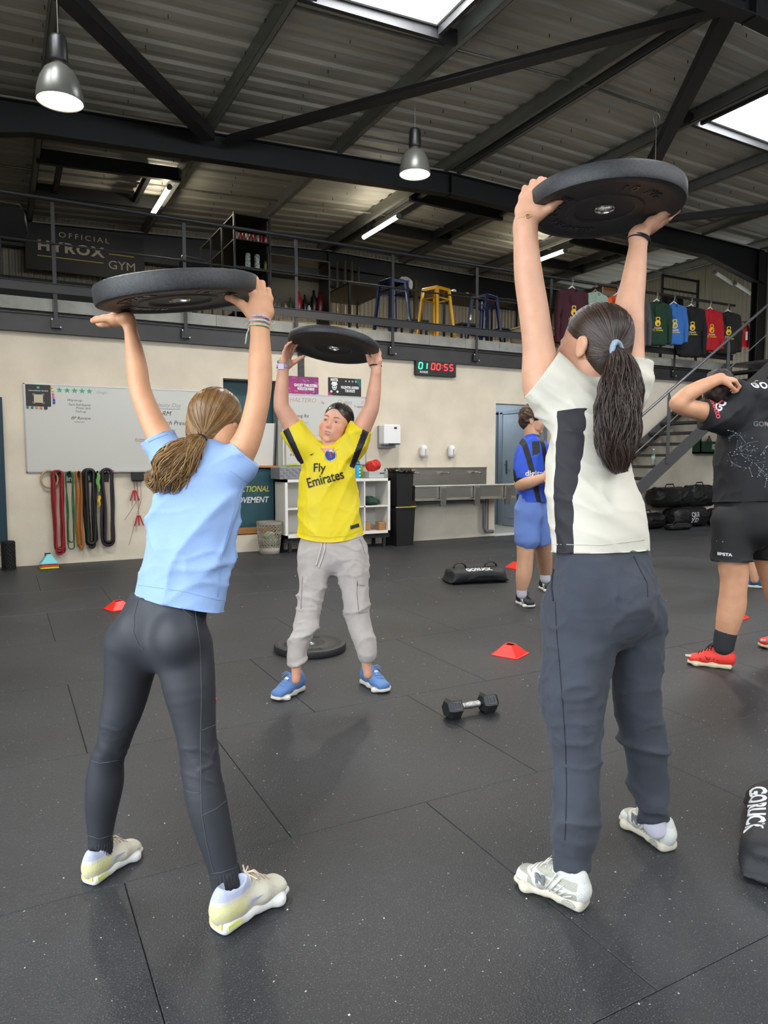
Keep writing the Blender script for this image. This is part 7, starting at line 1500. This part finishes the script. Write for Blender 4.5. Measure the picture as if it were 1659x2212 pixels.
    c0 = J(1135, 478, 2.05); ax = nrm(J(1134, 440, 2.05)-J(1137, 540, 2.05)); band_around(c0, ax, .0325, 0, .0008, M('gold', 'b8975a', .3, .9), t, 'thin_bracelet'); MB().tube([c0-cF*.033+cR*.0+(cR*math.cos(q)+cU*math.sin(q))*.0055 for q in np.linspace(0, 6.28, 16, endpoint=False)], .0012, 5, closed=True).build('bracelet_ring', M('gold', 'b8975a'), t)
    ax = nrm(J(1385, 500, 2.14)-J(1374, 565, 2.135)); 
    for h in (0, .006): band_around(J(1380, 519, 2.14)+ax*h, ax+cR*.1, .0315, 0, .0026, M('black_cord', '15151a', .6), t, 'cord_bracelet')
woman_white()

# ================================================================== man pulling his t-shirt over his head
def man():
    t = thing('person', 'man in a black t-shirt and shorts with red shoes, pulling his top over his head', 'person', (3.9, 2.65, 0))
    sk = skin('skin_sunny', 'd29c7a'); cFh = nrm(arr((cF[0], cF[1], 0))); f0 = nrm(-cR*.75-cFh*.35); sd = nrm(np.cross(f0, Z_))
    A1 = limb([(1560, 905, 4.02, 56), (1530, 893, 3.98, 44), (1500, 885, 3.92, 40), (1475, 880, 3.88, 35), (1464, 872, 3.86, 32)], .02)+limb([(1464, 872, 3.86, 32), (1480, 855, 3.86, 34), (1510, 838, 3.88, 32), (1540, 824, 3.9, 26), (1556, 818, 3.92, 25)], .02)
    H1 = hand(J(1552, 819, 3.92), nrm(cR*1-cU*.05), nrm(-cU*.8+cF*.4), -1, 1.0, curl=((.8, 1.1, .7), (.8, 1.15, .7), (.85, 1.15, .7), (.9, 1.1, .7)), th=((.8, .4, .5), (.8, -.2, .6), (.6, -.3, .6)), rw=.026)
    A2 = limb([(1660, 915, 4.1, 60), (1700, 880, 4.15, 44), (1725, 860, 4.15, 38)], .02)+limb([(1725, 860, 4.15, 38), (1690, 845, 4.08, 34), (1662, 832, 4.02, 26)], .02)
    H2 = hand(J(1668, 832, 4.02), nrm(-cR*1+cU*.1), nrm(-cU*.7+cF*.5), 1, 1.0, curl=((.6, 1.0, .7), (.6, 1.0, .7), (.65, 1.0, .7), (.7, 1.0, .7)), th=((.8, .4, .5), (.8, -.2, .6), (.6, -.3, .6)), rw=.026)
    body = [surf(A1+H1, .0046), surf(A2+H2, .0055)]
    o = J(1553, 848, 4.05); X, Yf, Z = frame(nrm(cR*.55+cF*.75-Z_*.75), nrm(Z_+cR*.3+cF*.4)); s = 1.03
    V, Fc = surf(head_prims(True), .006); body.append((xform(V, o, X, Yf, Z, s), Fc))
    body.append(surf(limb([(1575, 870, 4.06, 50), (1600, 900, 4.08, 60)], .02)+limb([(1618, 925, 4.1, 110), (1618, 1140, 4.1, 100)], .03)+limb([(1618, 925, 4.1, 90), (1570, 905, 4.03, 60)], .03)+limb([(1600, 900, 4.08, 60), (1560, 858, 4.05, 56)], .02)+limb([(1585, 1150, 4.06, 70), (1650, 1150, 4.15, 70)], .03), .012))
    L1 = limb([(1580, 1130, 4.05, 74), (1583, 1215, 4.05, 62), (1586, 1247, 4.05, 57), (1584, 1275, 4.05, 54), (1581, 1309, 4.06, 57), (1574, 1340, 4.06, 51), (1568, 1370, 4.07, 42), (1565, 1390, 4.07, 36)], .02)
    L2 = limb([(1650, 1130, 4.15, 78), (1665, 1215, 4.18, 62), (1676, 1260, 4.2, 56), (1690, 1320, 4.25, 48), (1697, 1350, 4.26, 34)], .02)
    body += [surf(L1, .0055), surf(L2, .009)]; 
    # top: torso, sleeves and the cloth drawn up over the head
    sh = trunk([(1607, 900, 4.08, 92), (1606, 960, 4.08, 124), (1612, 1020, 4.08, 136), (1610, 1070, 4.08, 136), (1606, 1100, 4.08, 138)], sd, (.7, .75, .78, .8, .8), .05)
    sh += limb([(1590, 905, 4.08, 80), (1550, 905, 4.0, 66), (1522, 888, 3.96, 56)], .03)+limb([(1640, 905, 4.1, 80), (1680, 895, 4.13, 64)], .03)
    sh += limb([(1605, 895, 4.02, 60), (1600, 855, 3.98, 44), (1597, 828, 3.95, 20)], .04)+limb([(1650, 895, 4.05, 80), (1650, 860, 4.0, 60), (1655, 838, 4.0, 22)], .04)+limb([(1598, 832, 3.95, 12), (1626, 845, 3.97, 30), (1655, 838, 4.0, 14)], .04)+limb([(1575, 880, 3.98, 46), (1600, 850, 3.96, 24)], .03)
    f1 = folds(91, .014, 6, nrm(cR+cU*.8), .3)
    V, Fc = surf(sh, .0095, f1); V = cut_below(V, J(1606, 1084, 4.08), nrm(-cU)); nS = nrm(-cR+cU*.15); oS = J(1523, 888, 3.96); V = cut_below(V, oS, nS); bv = bvh_of(V, Fc)
    body[0] = (pull_in(body[0][0], bv, lambda V: ((V-oS)@nS < -.004) & ((V-J(1560, 862, 4))@cU < 0), .006), body[0][1]); smesh('body', body, sk, t)
    hm = hairset('man_hair', ('2c2018', '46332a', '5d4636'), .6); Vh, Fh = surf([el((0, -.014, .034), (.083, .102, .092), k=.02), el((0, -.045, -.03), (.068, .064, .075), k=.03), el((0, .095, -.045), (.0700, .055, .112), k=.012, op='-'), el((0, -.05, -.18), (.09, .1, .07), k=.01, op='-')], .007, lambda V, N: .006*vnoise(V*60, 3)); smesh('hair', [(xform(Vh, o, X, Yf, Z, s), Fh)], hm[0], t)
    bt = M('black_tee', '17181b', .75, bump=.2, bs=200); shirt = smesh('t_shirt', [(V, Fc)], bt, t)
    pk = M('coral_print', 'e0485a', .6)
    for pts in ([(1538, 857), (1545, 849), (1555, 848), (1560, 855), (1550, 861), (1541, 866)], [(1536, 862), (1548, 868), (1556, 860), (1560, 866), (1550, 873)]): surf_line(seg(pts, 4), bv, .006, pk, shirt, 'printed_flower', .001)
    Vt, Ft = text_mesh('Gepetto', .05, bold=.001, ext=.0004); project_text(Vt, Ft, J(1531, 876, 3.97), nrm(-cU+cR*.35), nrm(cR+cU*.35), bv, pk, shirt, 'printed_lettering', dist=1.)
    Vt, Ft = text_mesh('GC', .06, bold=.002, ext=.0004); project_text(Vt, Ft, J(1548, 878, 3.97), nrm(cR*.7+cU*.7), nrm(cU-cR*.5), bv, wht, shirt, 'printed_lettering', dist=1.)
    Vt, Ft = text_mesh('GOLIK', .055, bold=.002, ext=.0004, space=1.2); project_text(Vt, Ft, J(1652, 836, 3.97), nrm(cR-cU*.08), nrm(cU), bv, wht, shirt, 'printed_lettering', dist=1.)
    Vt, Ft = text_mesh('GORUCK', .04, bold=.001, ext=.0004); project_text(Vt, Ft, J(1655, 918, 3.97), nrm(cR-cU*.03), nrm(cU), bv, M('dim_print', '5d6063', .6), shirt, 'printed_lettering', dist=1.)
    r_ = random.Random(4); mb = MB(); st_ = M('star_print', '9fa8b5', .6); pts = []
    for k in range(150):
        px_ = r_.uniform(1572, 1700); py_ = 925+(px_-1572)*.35+r_.uniform(0, 80)+max(0, (px_-1600))*.4*r_.random(); d = at(px_, py_, 1)-cC; h = bv.ray_cast(Vector(cC), Vector(nrm(d)))
        if h[0] is not None: p_ = arr(h[0])+arr(h[1])*.0015; pts.append(p_); mb.obox(p_, cR, cU, cF, r_.choice((.0012, .002, .0032)), .0016, .001)
    for k in range(60):
        a = r_.choice(pts); b = min(pts, key=lambda q: abs(np.linalg.norm(q-a)-.05)); mb.bar(a, b, .0009, .0009)
    mb.build('printed_constellation', st_, shirt, kind='stuff')
    # shorts
    P = trunk([(1606, 1060, 4.08, 128), (1608, 1110, 4.08, 138), (1610, 1140, 4.08, 140)], sd, (.74, .76, .74), .04)+limb([(1582, 1130, 4.05, 84), (1581, 1180, 4.05, 84), (1581, 1215, 4.05, 84)], .03, c1=True)+limb([(1648, 1130, 4.14, 88), (1660, 1180, 4.16, 86), (1668, 1212, 4.18, 84)], .03, c1=True)
    V, Fc = surf(P, .009, folds(95, .012, 7, nrm(cR+cU*.3), .3)); V = cut_below(V, J(1581, 1212, 4.05), -cU); so_ = smesh('shorts', [(V, Fc)], M('black_shorts', '141517', .7, bump=.2, bs=180), t); bv2 = bvh_of(V, Fc)
    for (cx, cy, w_, h_, m) in ((1560, 1166, .026, .006, wht), (1560, 1171, .02, .003, wht), (1560, 1176, .024, .004, wht), (1558, 1186, .02, .016, M('navy_mark', '3a3f5c', .6))):
        Vd = [(-w_/2, -h_/2, 0), (w_/2, -h_/2, 0), (w_/2, h_/2, 0), (-w_/2, h_/2, 0)]; project_text(np.array(Vd), [(0, 1, 2, 3)], J(cx, cy, 3.97), nrm(cR), Z_, bv2, m, so_, 'leg_emblem', dist=1., sub=False)
    Vt, Ft = text_mesh('KIPSTA', .022, bold=.0008, ext=.0004); project_text(Vt, Ft, J(1564, 1198, 3.97), nrm(cR), Z_, bv2, wht, so_, 'printed_lettering', dist=1.)
    for js in ([(1568, 1366, 4.07, 46), (1565, 1382, 4.07, 44), (1563, 1398, 4.07, 42)], [(1696, 1345, 4.26, 46), (1700, 1365, 4.27, 42)]): V, Fc = surf(limb(js, .012, c0=True), .006); smesh('sock', [(V, Fc)], M('black_rib_sock', '26282c'), t)
    mt = dict(sole=M('cream_coral_sole', 'd8c8a8', .5), upper=M2('red_mesh', 'e8382c', '7a1a1c', 'c42f2c', rough=.6, bump=.3, bs=240), lace=M('black_lace', '161616', .7))
    for hl, te in ((atZ(1596, 1447), atZ(1470, 1430)), (atZ(1730, 1400), atZ(1632, 1398))):
        o, x, y, z, s, so, u = shoe(hl, te, mt, t, kind='flame', L=.29); MB().obox(o+x*.1*s-z*.0+z*.05*s+(y if y@(cC-o) > 0 else -y)*.032*s, x, z, y, .014*s, .005*s, .003).build('toe_mark', wht, u)
        pass
man()
# ================================================================== boy in the blue and black jersey
def boy():
    t = thing('person', 'boy in glasses with a blue and black football jersey and blue shorts, half hidden', 'person', (3.9, 4.6, 0))
    sk = skin('skin_tan2', 'd0a080'); cFh = nrm(arr((cF[0], cF[1], 0))); f0 = nrm(cR*.9-cFh*.25); sd = nrm(np.cross(f0, Z_)); D = 5.65
    A = limb([(1135, 985, D-.05, 40), (1128, 1020, D-.08, 34), (1126, 1046, D-.1, 28)], .02)+limb([(1126, 1046, D-.1, 28), (1145, 1042, D-.18, 26), (1168, 1034, D-.2, 20)], .02)
    H = hand(J(1166, 1034, D-.2), nrm(cR), nrm(cU*.2+cF), 1, .9, curl=((.5, .6, .4),)*4)
    A2 = limb([(1180, 985, D+.1, 38), (1190, 1025, D+.1, 32), (1192, 1048, D+.1, 28)], .02)+limb([(1192, 1048, D+.1, 28), (1200, 1045, D-.05, 24), (1195, 1038, D-.15, 20)], .02)+hand(J(1196, 1040, D-.15), nrm(-cR*.3-cF), nrm(-cR), 1, .9, curl=((.5, .6, .4),)*4)
    o = J(1151, 907, D); X, Yf, Z = frame(nrm(f0-Z_*.12), Z_); s = .95
    body = [surf(A+H, .007), surf(A2, .009), surf(limb([(1150, 960, D, 36), (1148, 935, D, 32), (1150, 915, D, 34)], .02)+limb([(1150, 970, D, 50), (1150, 1100, D, 50)], .03), .012)]
    V, Fc = surf(head_prims(True), .0048); hd = (xform(V, o, X, Yf, Z, s), Fc); mi = face_col(V[Fc].mean(1), None)
    body += [surf(limb([(1136, 1140, D-.02, 46), (1135, 1180, D-.03, 38), (1134, 1215, D-.03, 35), (1131, 1245, D-.03, 34), (1127, 1270, D-.02, 24)], .02), .008), surf(limb([(1168, 1140, D+.1, 46), (1175, 1200, D+.3, 36), (1178, 1235, D+.42, 28)], .02), .01), hd]
    b = smesh('body', body, [sk, M('lip_rose', 'b06a62')], t); n0 = len(b.data.polygons)-len(hd[1]); m_ = np.zeros(len(b.data.polygons), np.int32); m_[n0:] = mi; b.data.polygons.foreach_set('material_index', m_)
    eyes(o, X, Yf, Z, s, t, look=(0, -.2))
    hm = hairset('boy_hair', ('3a281c', '5a4130', '7a5c42'), .5); V, Fc = surf([el((0, -.012, .042), (.088, .104, .092), k=.02), el((0, -.045, -.02), (.072, .066, .07), k=.03), el((0, .1, -.045), (.075, .055, .105), k=.012, op='-'), el((0, .03, -.11), (.1, .085, .08), k=.012, op='-'), el((0, -.05, -.16), (.09, .1, .07), k=.01, op='-')], .006, lambda V, N: .007*vnoise(V*45, 3)); cb = bvh_of(V, Fc); hp = smesh('hair', [(xform(V, o, X, Yf, Z, s), Fc)], hm[0], t)
    mb = MB(); r_ = random.Random(6); C0 = arr((0, -.012, .042))
    for k in range(500):
        d0 = nrm([r_.gauss(0, 1), r_.gauss(0, 1), abs(r_.gauss(0, 1))*.8-.25]); tw = nrm(arr((r_.uniform(-.3, .3), .7, -.3))); pts = []
        for i in range(6):
            d = nrm(d0+tw*i*.11); h = cb.ray_cast(Vector(C0+d*.3), Vector(-d))
            if h[0] is None: break
            pts.append(xform(np.array([arr(h[0])+arr(h[1])*(.001+.004*i/5)]), o, X, Yf, Z, s)[0])
        if len(pts) > 3: mb.cur = r_.choice((0, 1, 1, 2)); strand_tubes(mb, pts, [.0014]+[.0028]*(len(pts)-2)+[.0008])
    mb.build('hair_strands', hm, hp, True, kind='stuff')
    mb = MB()
    for sg in (-1, 1):
        pts = [xform(np.array([(sg*.031+.021*math.cos(q), .104, .004+.015*math.sin(q))]), o, X, Yf, Z, s)[0] for q in np.linspace(0, 6.28, 16, endpoint=False)]; mb.tube(pts, .0016, 5, closed=True)
        mb.tube([xform(np.array([q]), o, X, Yf, Z, s)[0] for q in ((sg*.052, .102, .008), (sg*.078, .05, .006), (sg*.081, -.01, .0))], .0018, 5)
    mb.build('glasses', blk, t)
    sh = trunk([(1150, 950, D, 44), (1148, 975, D, 78), (1147, 1020, D, 78), (1148, 1060, D, 78), (1149, 1095, D, 82)], sd, (.85, .72, .74, .74, .74), .04)+limb([(1146, 970, D, 52), (1134, 985, D-.05, 44), (1131, 1018, D-.08, 46), (1131, 1034, D-.09, 44)], .03, c1=True)+limb([(1155, 970, D, 52), (1180, 985, D+.1, 44), (1190, 1025, D+.1, 42)], .03)
    V, Fc = surf(sh, .011, folds(15, .012, 6, nrm(cR+cU), .3)); V = cut_below(V, J(1150, 1085, D), -cU)
    cen = J(1146, 1000, D)
    def mk(P): q = P-cen; u = q@cR; h = q@Z_; w = .03*np.sin(u*4+1); return np.maximum(np.maximum(.022-np.abs(((u+.035+h*.25)+.075) % .15-.075), np.where((h > .06+u*.3) & (h < .17), .03-np.abs(u-.015), -1)), .012-np.abs(h+.125)*(1+9*(u > -.03)))
    shirt = smesh('football_jersey', [(V, Fc)], M2('inter_blue', '2450c8', '101014', rough=.6), t, masks={'mask': mk}); bv = bvh_of(V, Fc)
    Vt, Ft = text_mesh('digitalbits', .06, bold=.001, ext=.0004); project_text(Vt, Ft, J(1172, 1022, 5.62), nrm(cR*.9-cFh*.3), Z_, bv, wht, shirt, 'printed_lettering', dist=1.)
    P = trunk([(1147, 1070, D, 76), (1145, 1110, D, 78)], sd, (.72, .74), .04)+limb([(1141, 1100, D-.02, 54), (1139, 1140, D-.03, 53), (1139, 1172, D-.03, 54)], .03, c1=True)+limb([(1160, 1100, D+.06, 54), (1166, 1172, D+.14, 52)], .03, c1=True)
    V, Fc = surf(P, .011, folds(16, .010, 7, Z_, .3)); smesh('shorts', [(V, Fc)], M('periwinkle_shorts', '6f8cd0', .85, bump=.2, bs=120), t)
    for js in ([(1128, 1250, D-.03, 25), (1127, 1270, D-.02, 23), (1127, 1283, D-.01, 22)], [(1177, 1215, D+.4, 24), (1178, 1250, D+.42, 22)]): V, Fc = surf(limb(js, .012, c0=True), .006); smesh('sock', [(V, Fc)], M('white_sock', 'cfcdda'), t)
    mt = dict(sole=M('white_sole', 'd9d8d4'), upper=M2('black_mesh_shoe', '18181a', 'dedede', '222224', rough=.6, bump=.3, bs=200), lace=M('black_lace', '161616'))
    for hl, te in ((atZ(1110, 1299), atZ(1160, 1318)), (atZ(1162, 1268), atZ(1200, 1284))): shoe(hl, te, mt, t, kind='stripe', L=.26)
boy()
# ================================================================== person hidden behind the man
def hidden():
    t = thing('person', 'person almost wholly hidden behind the man in black, with blue shoes', 'person', (6.1, 4.1, 0)); D = 6.55
    sk = skin('skin_tan2', 'd0a080'); cFh = nrm(arr((cF[0], cF[1], 0))); f0 = nrm(cR); sd = nrm(np.cross(f0, Z_))
    body = [surf(limb([(1628, 1150, D, 34), (1629, 1195, D, 24), (1629, 1230, D, 22), (1630, 1253, D, 16)], .02), .01), surf(limb([(1634, 1150, D+.2, 34), (1640, 1230, D+.25, 20)], .02), .012), surf(limb([(1632, 930, D, 30), (1632, 905, D, 26)], .02)+limb([(1618, 960, D-.1, 24), (1615, 1010, D-.1, 18), (1618, 1050, D-.1, 15)], .02)+limb([(1646, 960, D+.1, 24), (1650, 1010, D+.1, 18), (1650, 1050, D+.1, 15)], .02)+hand(J(1618, 1050, D-.1), -Z_, cR, 1, .9)+hand(J(1650, 1050, D+.1), -Z_, -cR, 1, .9), .01)]
    o = J(1632, 890, D); X, Yf, Z = frame(f0, Z_); V, Fc = surf(head_prims(True), .008); body.append((xform(V, o, X, Yf, Z, .95), Fc)); smesh('body', body, sk, t)
    V, Fc = surf(cap_prims(), .008); smesh('hair', [(xform(V, o, X, Yf, Z, .95), Fc)], M('boy_hair_0', '3a281c'), t)
    V, Fc = surf(trunk([(1632, 925, D, 30), (1632, 945, D, 50), (1632, 1000, D, 50), (1632, 1070, D, 52)], sd, .9, .04)+limb([(1626, 945, D-.05, 34), (1617, 985, D-.1, 28)], .03), .014); smesh('t_shirt', [(V, Fc)], M('grey_tee', '3a3d42', .8), t)
    V, Fc = surf(trunk([(1632, 1050, D, 50), (1632, 1090, D, 52)], sd, .95, .04)+limb([(1629, 1085, D, 42), (1629, 1165, D, 40)], .03, c1=True)+limb([(1635, 1085, D+.15, 42), (1636, 1165, D+.2, 40)], .03, c1=True), .014); smesh('shorts', [(V, Fc)], M('black_shorts', '141517'), t)
    mt = dict(sole=M('cream_sole', 'd2ccbd'), upper=M2('teal_blue_mesh', '1d5f90', '1a2c44', '16304c', rough=.6), lace=M('white_lace', 'd4d4d0', .7))
    for hl, te in ((atZ(1613, 1268), atZ(1668, 1272)), (atZ(1624, 1255), atZ(1678, 1258))): shoe(hl, te, mt, t, kind='plain', L=.27)
hidden()
